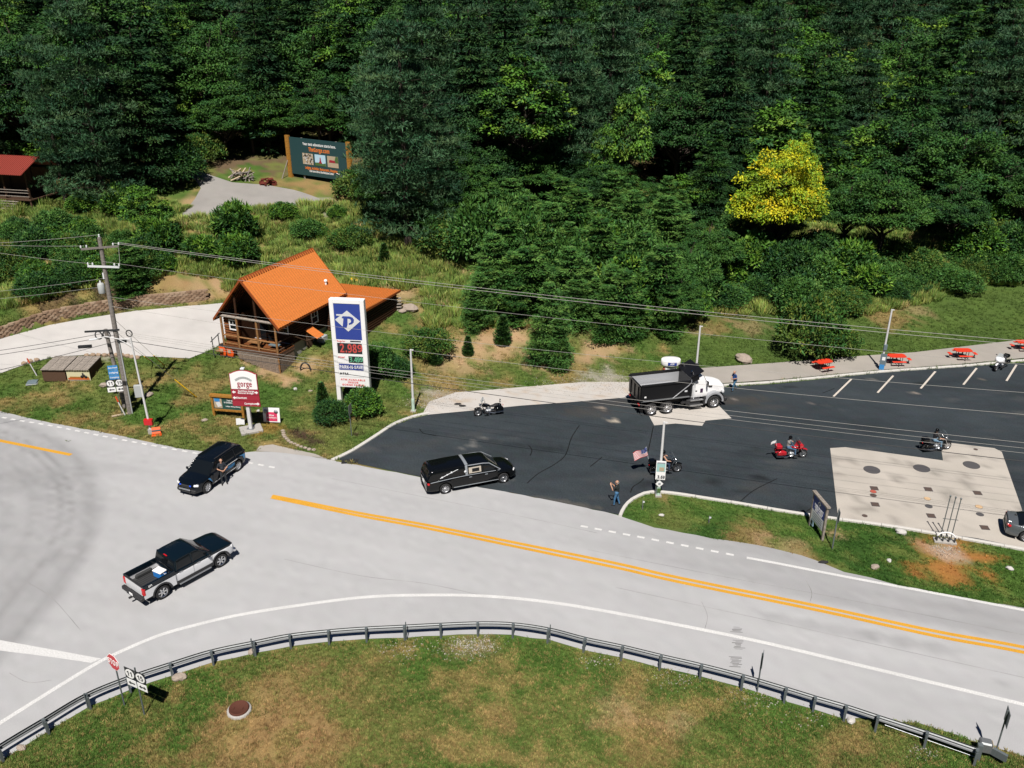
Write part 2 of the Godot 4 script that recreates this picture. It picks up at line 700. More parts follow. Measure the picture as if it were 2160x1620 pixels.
	mat("yellow", lin(0.7, 0.42, 0.01), 0.5)
	mat("wire", lin(0.34, 0.33, 0.31), 0.6)
	mat("dark_wire", lin(0.03, 0.03, 0.032), 0.7)
	mat("porcelain", lin(0.6, 0.62, 0.64), 0.3)
	mat("box_grey", lin(0.36, 0.38, 0.38), 0.6)
	mat("slate", lin(0.12, 0.16, 0.18), 0.7)
	mat("tan", lin(0.4, 0.32, 0.22), 0.8)
	mat("brown", lin(0.1, 0.06, 0.04), 0.8)
	mat("plant_green", lin(0.06, 0.12, 0.03), 0.8)
	mat("poster_sky", lin(0.42, 0.6, 0.72), 0.6)
	mat("poster_mint", lin(0.45, 0.6, 0.5), 0.6)
	mat("poster_teal", lin(0.3, 0.5, 0.48), 0.6)
	mat("flag_red", lin(0.5, 0.05, 0.06), 0.8)
	mat("flag_blue", lin(0.03, 0.05, 0.2), 0.8)
	mat("flag_white", lin(0.7, 0.68, 0.68), 0.8)
	mat("mural_cream", lin(0.55, 0.52, 0.33), 0.8)
	mat("mural_red", lin(0.45, 0.1, 0.02), 0.8)
	grained("rust_red", lin(0.16, 0.035, 0.025), mottled, 1.5)
	grained("white_rock", lin(0.62, 0.6, 0.57), mottled, 1.0)
	mat("lid_orange", lin(0.6, 0.06, 0.015), 0.6)
	mat("lid", lin(0.075, 0.072, 0.075), 0.6)
	mat("lid_brown", lin(0.085, 0.06, 0.05), 0.6)
	mat("lid_red", lin(0.4, 0.09, 0.06), 0.6)
	mat("lid_tan", lin(0.55, 0.38, 0.22), 0.6)
	var skin := mat("skin_cloth", Color.WHITE, 0.75)
	skin.vertex_color_use_as_albedo = true
	var hair := mat("hair", lin(0.03, 0.02, 0.015), 0.7)
	hair.rim_enabled = false
	mat("hair_grey", lin(0.35, 0.33, 0.31), 0.7)
	var pane := mat("pane", Color(0.7, 0.75, 0.78, 0.25), 0.05)
	pane.transparency = BaseMaterial3D.TRANSPARENCY_ALPHA


# ---------------------------------------------------------------- ground
const LUSH := Color(0.075, 0.145, 0.026)
const OLIVE := Color(0.15, 0.17, 0.046)
const DRY := Color(0.36, 0.225, 0.1)
const DIRT := Color(0.5, 0.33, 0.19)
const PALE := Color(0.55, 0.5, 0.43)
const LITTER := Color(0.15, 0.105, 0.06)
const DEEP := Color(0.035, 0.095, 0.016)
const ORANGE_SOIL := Color(0.4, 0.18, 0.05)
const MULCH := Color(0.07, 0.04, 0.032)

var spots := []
var forest_edge := PackedVector2Array()
var road_poly := PackedVector2Array()
var lot_poly := PackedVector2Array()
var pad_poly := PackedVector2Array()
var drive_poly := PackedVector2Array()
var island_poly := PackedVector2Array()
var rail_line := PackedVector2Array()
var keep_out := []


func spot(u: float, v: float, r: float, c: Color, k := 1.0) -> void:
	var p := on(u, v)
	spots.append([p.x, p.z, r, c, k])


func verge(x: float, z: float) -> bool:
	return z > -30.0 or z > line_z(rail_line, x)


func ground_colour(x: float, z: float) -> Color:
	var a := noise.get_noise_2d(x, z)
	var b := noise2.get_noise_2d(x, z)
	var c: Color
	if verge(x, z):
		c = LUSH.lerp(OLIVE, clampf(0.4 + a * 1.4 + b * 0.5, 0.0, 1.0))
		var dry := noise.get_noise_2d(x * 1.9 + 70.0, z * 1.9)
		c = c.lerp(DRY, smoothstep(0.12, 0.5, dry + b * 0.5) * 0.5)
	elif z > -60.0 and x > 4.0:
		c = LUSH.lerp(DEEP, clampf(0.45 + a, 0.0, 1.0)).lerp(OLIVE, smoothstep(0.1, 0.5, b) * 0.7)
	else:
		var back := line_z(forest_edge, x) - z
		if back + a * 8.0 + b * 2.0 > 2.0:
			# brown leaf litter with green undergrowth in patches
			c = LITTER.lerp(OLIVE, smoothstep(-0.1, 0.3, a + b * 0.5))
		elif x > 14.0:
			c = DEEP.lerp(LUSH, clampf(0.4 + a, 0.0, 1.0))
			c = c.lerp(OLIVE, 0.3)
		else:
			c = LUSH.lerp(OLIVE, clampf(0.45 + a * 1.3 + b * 0.4, 0.0, 1.0))
			var dry := noise.get_noise_2d(x * 1.6 + 30.0, z * 1.6 - 20.0)
			c = c.lerp(DRY, smoothstep(0.05, 0.4, dry + b * 0.3) * 0.6)
	for s in spots:
		var dx: float = x - s[0]
		var dz: float = z - s[1]
		var d := dx * dx + dz * dz
		if d < s[2] * s[2] * 2.2:
			var e: float = sqrt(d) / s[2] + b * 1.0 + a * 0.3
			c = c.lerp(s[3], s[4] * (1.0 - smoothstep(0.55, 1.1, e)))
	return c * (1.0 + b * 0.3)


func make_ground() -> void:
	for t in [[-300, 470], [0, 430], [200, 440], [370, 400], [500, 372], [760, 400], [800, 480], [920, 540], [1000, 470], [1450, 500], [1550, 470], [1720, 480], [2000, 520], [2160, 500], [2600, 470]]:
		var q := on(t[0], t[1])
		forest_edge.append(Vector2(q.x, q.z))
	var e := []
	for i in forest_edge.size():
		e.append(forest_edge[i])
	e.sort_custom(func(a, b): return a.x < b.x)
	forest_edge = PackedVector2Array(e)
	rail_line = flat([[-200, 1740], [5, 1606], [101, 1547], [189, 1494], [275, 1458], [364, 1428], [450, 1401], [539, 1382], [614, 1367], [695, 1358], [774, 1352], [854, 1348], [930, 1344], [1008, 1341], [1082, 1343], [1156, 1354], [1232, 1374], [1311, 1391], [1392, 1411], [1477, 1431], [1564, 1454], [1654, 1481], [1715, 1500], [1780, 1519], [1846, 1541], [1949, 1575], [2054, 1612], [2200, 1662]])
	# patches of dry grass, bare soil and stones that the photograph shows
	for t in [
		[610, 1490, 3.0, DRY, 0.65], [530, 1570, 2.6, DRY, 0.7], [690, 1570, 2.2, DRY, 0.65], [760, 1450, 1.8, DRY, 0.5], [1050, 1510, 1.1, DRY, 0.6], [1300, 1500, 1.3, DIRT, 0.45], [1430, 1520, 1.0, DIRT, 0.5], [1350, 1560, 1.6, DRY, 0.6],
		[975, 1366, 0.8, DIRT, 0.3], [1015, 1360, 0.7, DIRT, 0.3],
		[120, 1570, 3.0, LUSH, 0.5], [250, 1520, 2.6, LUSH, 0.5], [830, 1440, 2.2, LUSH, 0.6], [1180, 1420, 2.4, LUSH, 0.8], [1600, 1560, 2.6, LUSH, 0.7],
		[2005, 1165, 2.2, ORANGE_SOIL, 1.0], [1990, 1200, 1.6, ORANGE_SOIL, 0.9], [1985, 1160, 1.1, PALE, 0.5], [1580, 1130, 1.6, DRY, 0.6], [1650, 1160, 1.6, DIRT, 0.5], [1700, 1180, 1.2, DRY, 0.6], [1770, 1122, 0.5, DIRT, 0.9], [1420, 1100, 1.4, OLIVE, 0.8], [1392, 1050, 0.5, DRY, 0.8],
		[600, 800, 1.0, DIRT, 0.95], [560, 782, 0.9, DIRT, 0.9], [640, 775, 0.9, DIRT, 0.9], [520, 762, 0.7, DIRT, 0.8], [665, 755, 0.7, DIRT, 0.8],
		[560, 905, 1.4, ORANGE_SOIL, 0.5], [480, 890, 1.2, DRY, 0.6], [640, 918, 0.9, MULCH, 0.9], [625, 910, 0.5, MULCH, 0.9], [660, 935, 0.6, MULCH, 0.8], [755, 915, 0.6, MULCH, 0.8], [350, 925, 2.0, OLIVE, 0.8], [140, 890, 1.6, DRY, 0.5], [70, 850, 2.0, LUSH, 0.5],
		[1000, 745, 2.6, DIRT, 0.75], [1060, 720, 2.4, DIRT, 0.8], [1090, 700, 1.6, DIRT, 0.7], [960, 770, 2.0, DIRT, 0.6], [1150, 770, 1.8, DIRT, 0.6], [1270, 735, 2.2, DIRT, 0.75], [1240, 755, 1.6, DIRT, 0.6], [1020, 680, 2.0, DRY, 0.8], [930, 680, 2.2, DRY, 0.5], [900, 645, 1.8, DIRT, 0.5],
		[840, 620, 2.0, DIRT, 0.6], [800, 590, 2.4, DIRT, 0.5], [760, 585, 1.2, DIRT, 0.7], [730, 560, 2.5, DRY, 0.6], [900, 540, 2.8, DIRT, 0.5], [860, 500, 2.5, DIRT, 0.5], [700, 480, 3.0, OLIVE, 0.7], [640, 470, 3.0, OLIVE, 0.6], [780, 530, 3.0, OLIVE, 0.5],
		[440, 575, 3.0, DRY, 0.7], [400, 600, 2.6, DIRT, 0.6], [350, 590, 2.2, DRY, 0.7], [470, 600, 2.0, DIRT, 0.6], [340, 560, 2.0, DRY, 0.5], [240, 610, 2.4, MULCH, 0.8], [120, 620, 3.0, MULCH, 0.7],
		[640, 385, 2.0, DRY, 0.8], [680, 400, 1.8, DRY, 0.7], [395, 425, 1.5, DIRT, 0.7], [560, 450, 1.6, DIRT, 0.6], [680, 430, 1.8, PALE, 0.6], [350, 480, 3.0, OLIVE, 0.8], [60, 470, 3.0, OLIVE, 0.8],
		[1500, 690, 2.2, DRY, 0.5], [1580, 690, 1.8, DIRT, 0.4], [1870, 665, 2.6, DRY, 0.6], [1930, 655, 1.6, DIRT, 0.4], [1560, 620, 3.0, OLIVE, 0.8], [1540, 545, 2.6, DRY, 0.6], [1470, 700, 1.5, DIRT, 0.3],
		[900, 845, 1.4, DIRT, 0.5], [930, 835, 1.4, PALE, 0.6], [960, 822, 1.6, DRY, 0.6], [1280, 800, 2.2, PALE, 0.6], [1310, 830, 1.6, DRY, 0.4], [230, 750, 1.0, PALE, 0.6]]:
		spot(t[0], t[1], t[2], t[3], t[4])
	var xs := [-600.0, -400.0, -250.0, -160.0, -120.0, -95.0, -80.0, -70.0] + span(-62, 62, 0.8) + [70.0, 80.0, 95.0, 120.0, 160.0, 250.0, 400.0, 600.0]
	var zs := [300.0, 100.0, 20.0, -5.0, -15.0, -21.0] + span(25, 126, 0.8).map(func(v): return -v) + [-130.0, -136.0, -144.0, -154.0, -166.0, -180.0, -200.0, -225.0, -260.0, -295.0, -400.0, -600.0]
	var pos := PackedVector3Array()
	var nor := PackedVector3Array()
	var col := PackedColorArray()
	var ids := PackedInt32Array()
	for z in zs:
		for x in xs:
			var y := height(x, z)
			pos.append(Vector3(x, y, z))
			nor.append(Vector3(height(x - 0.5, z) - height(x + 0.5, z), 1.0, height(x, z - 0.5) - height(x, z + 0.5)).normalized())
			col.append(ground_colour(x, z))
	var w := xs.size()
	for j in zs.size() - 1:
		for i in w - 1:
			var a := j * w + i
			ids.append_array([a, a + w, a + 1, a + 1, a + w, a + w + 1])
	struct("ground", array_mesh(pos, nor, col, ids), M.soil)


func array_mesh(pos: PackedVector3Array, nor: PackedVector3Array, col: PackedColorArray, ids := PackedInt32Array()) -> ArrayMesh:
	var arr := []
	arr.resize(Mesh.ARRAY_MAX)
	arr[Mesh.ARRAY_VERTEX] = pos
	arr[Mesh.ARRAY_NORMAL] = nor
	arr[Mesh.ARRAY_COLOR] = col
	if ids.size():
		arr[Mesh.ARRAY_INDEX] = ids
	var m := ArrayMesh.new()
	m.add_surface_from_arrays(Mesh.PRIMITIVE_TRIANGLES, arr)
	return m


# ---------------------------------------------------------------- paving
func sheet(poly: PackedVector2Array, lift: float, cell: float, paint: Callable, follow := false) -> ArrayMesh:
	# a polygon on the ground cut into cells, so that it can bend and carry colour
	var pos := PackedVector3Array()
	var nor := PackedVector3Array()
	var col := PackedColorArray()
	var lo := poly[0]
	var hi := poly[0]
	for p in poly:
		lo = lo.min(p)
		hi = hi.max(p)
	var nx := int(ceil((hi.x - lo.x) / cell))
	var nz := int(ceil((hi.y - lo.y) / cell))
	var inside := []
	var tint := []
	for j in nz + 1:
		var row := PackedByteArray()
		var tr := PackedColorArray()
		for i in nx + 1:
			var q := Vector2(lo.x + i * cell, lo.y + j * cell)
			row.append(1 if Geometry2D.is_point_in_polygon(q, poly) else 0)
			tr.append(paint.call(q.x, q.y))
		inside.append(row)
		tint.append(tr)
	for j in nz:
		for i in nx:
			var a := Vector2(lo.x + i * cell, lo.y + j * cell)
			var q := PackedVector2Array([a, a + Vector2(cell, 0), a + Vector2(cell, cell), a + Vector2(0, cell)])
			var k: int = inside[j][i] + inside[j][i + 1] + inside[j + 1][i] + inside[j + 1][i + 1]
			var parts := [q]
			var whole := k == 4
			if not whole:
				parts = Geometry2D.intersect_polygons(q, poly)
			for part in parts:
				var t := PackedInt32Array([0, 1, 2, 0, 2, 3]) if whole else Geometry2D.triangulate_polygon(part)
				for n in range(0, t.size(), 3):
					for o in 3:
						var v: Vector2 = part[t[n + o]]
						pos.append(Vector3(v.x, lift + (height(v.x, v.y) if follow else 0.0), v.y))
						nor.append(Vector3.UP if not follow else Vector3(height(v.x - 0.5, v.y) - height(v.x + 0.5, v.y), 1.0, height(v.x, v.y - 0.5) - height(v.x, v.y + 0.5)).normalized())
						var fx := (v.x - a.x) / cell
						var fz := (v.y - a.y) / cell
						col.append(tint[j][i].lerp(tint[j][i + 1], fx).lerp(tint[j + 1][i].lerp(tint[j + 1][i + 1], fx), fz))
	return array_mesh(pos, nor, col)


func strip(l: PackedVector2Array, wide: float, lift: float, c: Color, wear := 0.12) -> ArrayMesh:
	var pos := PackedVector3Array()
	var nor := PackedVector3Array()
	var col := PackedColorArray()
	var left := PackedVector3Array()
	var right := PackedVector3Array()
	for i in l.size():
		var d := (l[mini(i + 1, l.size() - 1)] - l[maxi(i - 1, 0)]).normalized()
		var n := Vector2(-d.y, d.x) * wide * 0.5
		left.append(Vector3(l[i].x + n.x, lift, l[i].y + n.y))
		right.append(Vector3(l[i].x - n.x, lift, l[i].y - n.y))
	for i in l.size() - 1:
		for p in [left[i], right[i + 1], left[i + 1], left[i], right[i], right[i + 1]]:
			pos.append(p)
			nor.append(Vector3.UP)
			col.append(c * (1.0 + wear * noise2.get_noise_2d(p.x * 2.0, p.z * 2.0)))
	return array_mesh(pos, nor, col)


func along(l: PackedVector2Array, at: float) -> Vector2:
	for i in l.size() - 1:
		var d := l[i].distance_to(l[i + 1])
		if at <= d:
			return l[i].lerp(l[i + 1], at / maxf(d, 1e-5))
		at -= d
	return l[l.size() - 1]


func length_of(l: PackedVector2Array) -> float:
	var s := 0.0
	for i in l.size() - 1:
		s += l[i].distance_to(l[i + 1])
	return s


func piece_of(l: PackedVector2Array, a: float, b: float, n := 4) -> PackedVector2Array:
	var r := PackedVector2Array()
	for i in n + 1:
		r.append(along(l, lerpf(a, b, float(i) / n)))
	return r


func road_colour(x: float, z: float) -> Color:
	var t := Vector2(0.952, 0.305)
	var along_ := x * t.x + z * t.y
	var across := -x * t.y + z * t.x
	var v := 0.425 + 0.02 * noise.get_noise_2d(x * 0.7, z * 0.7) + 0.03 * noise2.get_noise_2d(along_ * 0.06, across * 1.3) + 0.03 * noise2.get_noise_2d(x * 3.0, z * 3.0) 
	# the outer lane is older and greyer; rubber laid down by turning trucks at the side road
	var far := (lane_b - lane_a).normalized().cross(Vector2(x, z) - lane_a)
	v -= 0.1 * smoothstep(0.0, 16.0, x) * smoothstep(-0.2, -0.8, far) * (0.8 + 0.4 * noise2.get_noise_2d(along_ * 0.1, across * 2.0))
	var r := Vector2(x - turn_c.x, z - turn_c.y).length()
	if x < -12.0:
		var n := noise2.get_noise_2d(r * 2.4, 3.0)
		var m := noise2.get_noise_2d(r * 0.8, atan2(z - turn_c.y, x - turn_c.x) * 3.0)
		v -= (0.07 + 0.12 * maxf(n, 0.0) + 0.04 * m) * (1.0 - smoothstep(turn_r - 0.7, turn_r + 0.3, r)) * smoothstep(turn_r - 16.0, turn_r - 5.0, r)
	for s in road_marks:
		var d := Vector2(x - s[0], z - s[1]).rotated(-s[5])
		var e: float = maxf(absf(d.x) / s[2], absf(d.y) / s[3])
		if e < 1.0:
			v -= s[4] * (1.0 - smoothstep(0.5, 1.0, e)) * (0.6 + 0.8 * absf(noise2.get_noise_2d(x * 4.0, z * 9.0)))
	return Color(v * 0.99, v * 0.995, v * 1.01)


func lot_colour(x: float, z: float) -> Color:
	var v := 0.053 + 0.016 * noise.get_noise_2d(x * 0.6, z * 1.2) + 0.008 * noise2.get_noise_2d(x * 0.5, z * 1.5) + 0.006 * noise2.get_noise_2d(x * 3.0, z * 3.0)
	var c := Color(v * 0.85, v * 1.05, v * 1.2)
	for s in lot_marks:
		var d := Vector2(x - s[0], z - s[1]).rotated(-s[5])
		var e: float = Vector2(d.x / s[2], d.y / s[3]).length() + 0.5 * noise2.get_noise_2d(x * 3.0, z * 3.0)
		if e < 1.0:
			c = c.lerp(s[6], s[4] * (1.0 - smoothstep(0.3, 1.0, e)))
	return c


var turn_c := Vector2.ZERO
var turn_r := 10.0
var road_marks := []
var lane_a := Vector2.ZERO
var lane_b := Vector2.RIGHT
var lot_marks := []


func pale_colour(v: float, x: float, z: float, warm := 0.0) -> Color:
	var k := v * (1.0 + 0.09 * noise.get_noise_2d(x * 1.5, z * 1.5) + 0.08 * noise2.get_noise_2d(x, z))
	return Color(k, k * (0.975 - warm * 0.4), k * (0.95 - warm))


func kerb(line: PackedVector2Array, wide: float, tall: float, each: float, label: String) -> void:
	var root := Node3D.new()
	root.name = numbered("kerb")
	root.set_meta("kind", "structure")
	root.set_meta("label", label)
	add_child(root)
	var total := length_of(line)
	var n := int(total / each)
	for i in n:
		var l := piece_of(line, i * total / n + 0.012, (i + 1) * total / n - 0.012, 4)
		var s := tool_st()
		var rows := []
		var dy := 0.006 * rng.randf_range(-1, 1)
		for k in l.size():
			var d := (l[mini(k + 1, l.size() - 1)] - l[maxi(k - 1, 0)]).normalized()
			var nn := Vector2(-d.y, d.x)
			var ring := []
			for q in [[-0.5, -0.05], [-0.5, tall - 0.03], [-0.36, tall], [0.36, tall], [0.5, tall - 0.03], [0.5, -0.05]]:
				ring.append(Vector3(l[k].x + nn.x * q[0] * wide, q[1] + dy, l[k].y + nn.y * q[0] * wide))
			rows.append(ring)
		for k in l.size() - 1:
			for q in 5:
				quad(s, rows[k][q], rows[k + 1][q], rows[k + 1][q + 1], rows[k][q + 1])
		for k in [0, l.size() - 1]:
			for q in range(1, 5):
				tri(s, rows[k][0], rows[k][q], rows[k][q + 1])
		obj("kerb_stone", s, M.kerb_paint, root)


func make_paving() -> void:
	var ends := flat([[1080, 1148], [2160, 1371]])
	lane_a = ends[0]
	lane_b = ends[1]
	var a := px(150, 930)
	var b := px(226, 1060)
	var c := px(175, 1210)
	# circle through three points of the outermost tyre arc
	var A := Vector2(a.x, a.z)
	var B := Vector2(b.x, b.z)
	var C := Vector2(c.x, c.z)
	var d := 2.0 * (A.x * (B.y - C.y) + B.x * (C.y - A.y) + C.x * (A.y - B.y))
	turn_c = Vector2((A.length_squared() * (B.y - C.y) + B.length_squared() * (C.y - A.y) + C.length_squared() * (A.y - B.y)) / d, (A.length_squared() * (C.x - B.x) + B.length_squared() * (A.x - C.x) + C.length_squared() * (B.x - A.x)) / d)
	turn_r = turn_c.distance_to(A)
	for t in [[1700, 1318, 3.2, 0.5, 0.07, -0.31], [1905, 1355, 3.0, 0.5, 0.1, -0.31], [80, 1010, 4.0, 2.0, 0.04, 0.2], [240, 990, 3.0, 1.0, 0.03, 0.2], [2115, 1442, 0.5, 0.3, 0.1, 0.0]]:
		var q := px(t[0], t[1])
		road_marks.append([q.x, q.z, t[2], t[3], t[4], -t[5]])
	var pale := Color(0.2, 0.2, 0.19)
	for t in [[1000, 937, 0.35, 0.9, 0.5, 0.35, pale], [1020, 925, 1.0, 0.25, 0.6, 0.35, pale], [985, 943, 0.8, 0.25, 0.6, 0.35, pale], [1292, 887, 0.7, 0.35, 1.0, 0.0, Color(0.6, 0.52, 0.42)], [1268, 862, 0.5, 0.35, 0.8, 0.0, Color(0.5, 0.42, 0.34)], [1240, 870, 3.0, 1.2, 0.45, 0.0, Color(0.08, 0.07, 0.06)], [1290, 850, 2.5, 1.2, 0.5, 0.0, Color(0.07, 0.06, 0.055)], [1560, 845, 3.6, 1.2, 0.6, 0.1, Color(0.085, 0.075, 0.065)], [1620, 860, 2.5, 0.8, 0.4, 0.1, Color(0.08, 0.075, 0.07)], [1595, 1027, 1.4, 1.0, 0.6, 0.2, Color(0.06, 0.062, 0.062)], [1600, 1008, 0.9, 0.5, 0.7, 0.0, Color(0.012, 0.014, 0.015)], [1510, 1018, 0.8, 0.6, 0.6, 0.0, Color(0.014, 0.016, 0.017)], [1190, 1062, 3.2, 0.5, 0.5, -0.26, Color(0.16, 0.145, 0.12)], [1660, 818, 1.6, 0.4, 0.6, 0.1, Color(0.014, 0.015, 0.016)], [1940, 808, 0.9, 0.3, 0.6, 0.0, Color(0.012, 0.012, 0.013)], [1838, 800, 0.3, 0.25, 0.9, 0.0, Color(0.3, 0.27, 0.24)], [1926, 829, 0.35, 0.25, 0.8, 0.0, Color(0.35, 0.3, 0.25)], [2067, 799, 0.4, 0.25, 0.9, 0.0, Color(0.45, 0.37, 0.28)], [1710, 853, 0.4, 0.25, 0.7, 0.0, Color(0.25, 0.22, 0.2)], [1740, 854, 0.4, 0.25, 0.7, 0.0, Color(0.28, 0.25, 0.2)], [1548, 844, 0.4, 0.35, 0.8, 0.0, Color(0.25, 0.22, 0.2)], [870, 940, 4.0, 1.2, 0.3, 0.2, Color(0.06, 0.062, 0.062)], [820, 1000, 3.0, 0.8, 0.3, 0.2, Color(0.07, 0.07, 0.07)], [1066, 1015, 0.8, 0.3, 0.5, 0.4, Color(0.15, 0.15, 0.15)]]:
		var q := px(t[0], t[1])
		lot_marks.append([q.x, q.z, t[2], t[3], t[4], -t[5], t[6]])
	for i in 46:
		# old oil spots, scuffs and faded places of the lot
		var q := px(rng.randf_range(760, 2200), rng.randf_range(800, 1110))
		var k := rng.randf()
		lot_marks.append([q.x, q.z, rng.randf_range(0.5, 3.5), rng.randf_range(0.2, 0.8), rng.randf_range(0.25, 0.6), rng.randf_range(-0.4, 0.1), Color(0.095, 0.097, 0.098) if k < 0.6 else Color(0.016, 0.017, 0.018)])
	# the highway and the mouth of the side road
	var far_edge := [[-500, 775], [-200, 828], [0, 868], [110, 893], [240, 917], [390, 949], [470, 957], [540, 952], [600, 955], [690, 969], [712, 974], [900, 1009], [1080, 1040], [1200, 1064], [1300, 1086], [1380, 1113], [1500, 1136], [1600, 1151], [1690, 1171], [1780, 1206], [1900, 1236], [2040, 1263], [2160, 1283], [2600, 1365]]
	road_poly = flat(far_edge)
	road_poly.append_array(flat([[2600, 1740], [2160, 1596], [2052, 1562], [1937, 1527], [1846, 1517]]))
	for i in range(rail_line.size() - 5, -1, -1):
		road_poly.append(rail_line[i] + Vector2(0, -0.12))
	road_poly.append_array(flat([[-700, 1700], [-900, 1300]]))
	var ragged := PackedVector2Array()
	for i in road_poly.size():
		var p := road_poly[i]
		var q := road_poly[(i + 1) % road_poly.size()]
		var n := maxi(1, int(p.distance_to(q) / 0.7)) if p.x > -60 and p.x < 50 else 1
		for k in n:
			var e := p.lerp(q, float(k) / n)
			ragged.append(e + Vector2(0, 0.12 * noise2.get_noise_2d(e.x * 1.5, e.y * 1.5)))
	road_poly = ragged
	struct("road", sheet(road_poly, 0.02, 0.45, road_colour), M.road)
	# the freshly sealed parking lot
	lot_poly = flat([[708, 969], [745, 951], [792, 921], [832, 897], [868, 884], [905, 875], [990, 867], [1100, 856], [1200, 849], [1330, 838], [1400, 827], [1540, 816], [1640, 810], [1857, 787], [2025, 775], [2160, 765], [2600, 728], [2700, 1262], [2160, 1160], [2060, 1137], [1900, 1115], [1770, 1096], [1700, 1086], [1500, 1054], [1400, 1039], [1385, 1038], [1347, 1046], [1327, 1061], [1314, 1078], [1304, 1086], [1200, 1064], [1080, 1040], [900, 1009]])
	struct("parking_lot", sheet(lot_poly, 0.026, 0.4, lot_colour), M.tarmac)
	var fuel := flat([[1751, 946], [1783, 944], [1989, 972], [1986, 952], [2005, 935], [2097, 946], [2113, 954], [2155, 1074], [2175, 1160], [2060, 1136], [1900, 1114], [1768, 1095]])
	struct("concrete_pad", sheet(fuel, 0.032, 0.5, func(x, z): return pale_colour(0.46, x, z, 0.13) * (1.0 - 0.3 * smoothstep(0.2, 0.5, noise2.get_noise_2d(x * 0.8 + 9.0, z * 0.8)))), M.concrete, "pale concrete slab over the buried fuel tanks in the dark lot")
	var patch := flat([[1385, 855], [1517, 857], [1543, 883], [1488, 888], [1481, 899], [1425, 894], [1380, 898], [1366, 872]])
	struct("concrete_pad", sheet(patch, 0.032, 0.5, func(x, z): return pale_colour(0.5, x, z, 0.09)), M.concrete, "concrete patch under the dump truck")
	var gravel := flat([[892, 872], [905, 848], [960, 828], [1100, 817], [1230, 806], [1330, 806], [1338, 838], [1200, 850], [1100, 857], [990, 868], [905, 876]])
	struct("gravel_apron", sheet(gravel, 0.018, 0.35, func(x, z): return pale_colour(0.52, x, z, 0.06).lerp(DRY, clampf(noise2.get_noise_2d(x, z) * 0.9 - 0.1, 0.0, 0.6))), M.concrete)
	pad_poly = flat([[1500, 812], [1640, 803], [1857, 782], [2025, 770], [2160, 757], [2600, 716], [2600, 680], [2160, 718], [2097, 725], [1929, 745], [1784, 755], [1640, 767], [1470, 779], [1440, 800]])
	struct("pavement", sheet(pad_poly, 0.1, 0.5, func(x, z): return pale_colour(0.36, x, z, 0.12)), M.concrete, "sandy paved strip that carries the picnic tables")
	drive_poly = grounded([[-300, 770], [0, 716], [104, 687], [181, 673], [285, 657], [400, 646], [470, 640], [500, 660], [470, 726], [440, 741], [400, 757], [311, 753], [233, 747], [145, 752], [104, 756], [41, 774], [0, 789], [-300, 870]])
	struct("driveway", sheet(drive_poly, 0.06, 0.6, func(x, z): return pale_colour(0.52, x, z, 0.02), true), M.concrete, "pale driveway beside the cabin")
	var upper := grounded([[365, 469], [392, 446], [412, 420], [424, 398], [408, 376], [378, 362], [420, 362], [490, 386], [560, 391], [620, 402], [652, 412], [690, 428], [610, 436], [540, 446], [470, 462]])
	struct("driveway", sheet(upper, 0.09, 0.7, func(x, z): return pale_colour(0.3, x, z, 0.05), true), M.concrete, "cracked asphalt turnaround below the billboard")
	var apron := flat([[540, 951], [548, 941], [575, 938], [610, 946], [665, 958], [690, 968], [600, 956]])
	struct("gravel_apron", sheet(apron, 0.024, 0.4, func(x, z): return pale_colour(0.38, x, z, 0.1)), M.concrete, "crumbling concrete apron beside the road")
	island_poly = flat([[1310, 1088], [1320, 1068], [1345, 1050], [1385, 1041], [1500, 1056], [1700, 1089], [1900, 1117], [2160, 1163], [2400, 1215], [2400, 1320], [2160, 1283], [1900, 1236], [1690, 1171], [1500, 1136]])
	keep_out = [road_poly, lot_poly, pad_poly, drive_poly, upper, gravel, apron]
	# painted lines
	var white := Color(0.74, 0.74, 0.73)
	var amber := Color(0.74, 0.38, 0.045)
	var near_line := smooth_line(flat([[-120, 1600], [0, 1526], [83, 1474], [167, 1422], [231, 1386], [333, 1342], [417, 1318], [494, 1300], [600, 1282], [762, 1261], [892, 1256], [1021, 1258], [1151, 1270], [1300, 1294], [1579, 1349], [1817, 1405], [2160, 1487], [2500, 1570]]))
	struct("edge_line", strip(near_line, 0.24, 0.026, white), M.line_paint, "white edge line along the guardrail side")
	var far_line := smooth_line(flat([[1575, 1177], [1640, 1189], [1788, 1218], [1961, 1250], [2109, 1278], [2400, 1335]]))
	struct("edge_line", strip(far_line, 0.22, 0.026, white), M.line_paint, "white edge line along the grass island")
	var up := smooth_line(flat([[574, 1046], [640, 1059], [760, 1083], [900, 1108], [1080, 1144], [1300, 1189], [1431, 1219], [1730, 1280], [1977, 1333], [2160, 1366], [2500, 1440]]))
	var lowl := smooth_line(flat([[572, 1050], [640, 1064], [760, 1089], [900, 1115], [1080, 1152], [1300, 1198], [1431, 1228], [1730, 1289], [1977, 1343], [2160, 1377], [2500, 1452]]))
	struct("centre_line", strip(up, 0.25, 0.026, amber), M.line_paint, "upper stripe of the yellow double centre line")
	struct("centre_line", strip(lowl, 0.25, 0.0265, amber), M.line_paint, "lower stripe of the yellow double centre line")
	struct("centre_line", strip(smooth_line(flat([[-300, 870], [0, 930], [75, 945], [150, 960]])), 0.32, 0.026, amber), M.line_paint, "short yellow centre line beyond the tyre marks")
	var bar := sheet(flat([[-200, 1330], [0, 1351], [111, 1371], [214, 1390], [192, 1399], [111, 1387], [0, 1373], [-200, 1352]]), 0.0262, 0.5, func(x, z): return white)
	struct("stop_line", bar, M.line_paint)
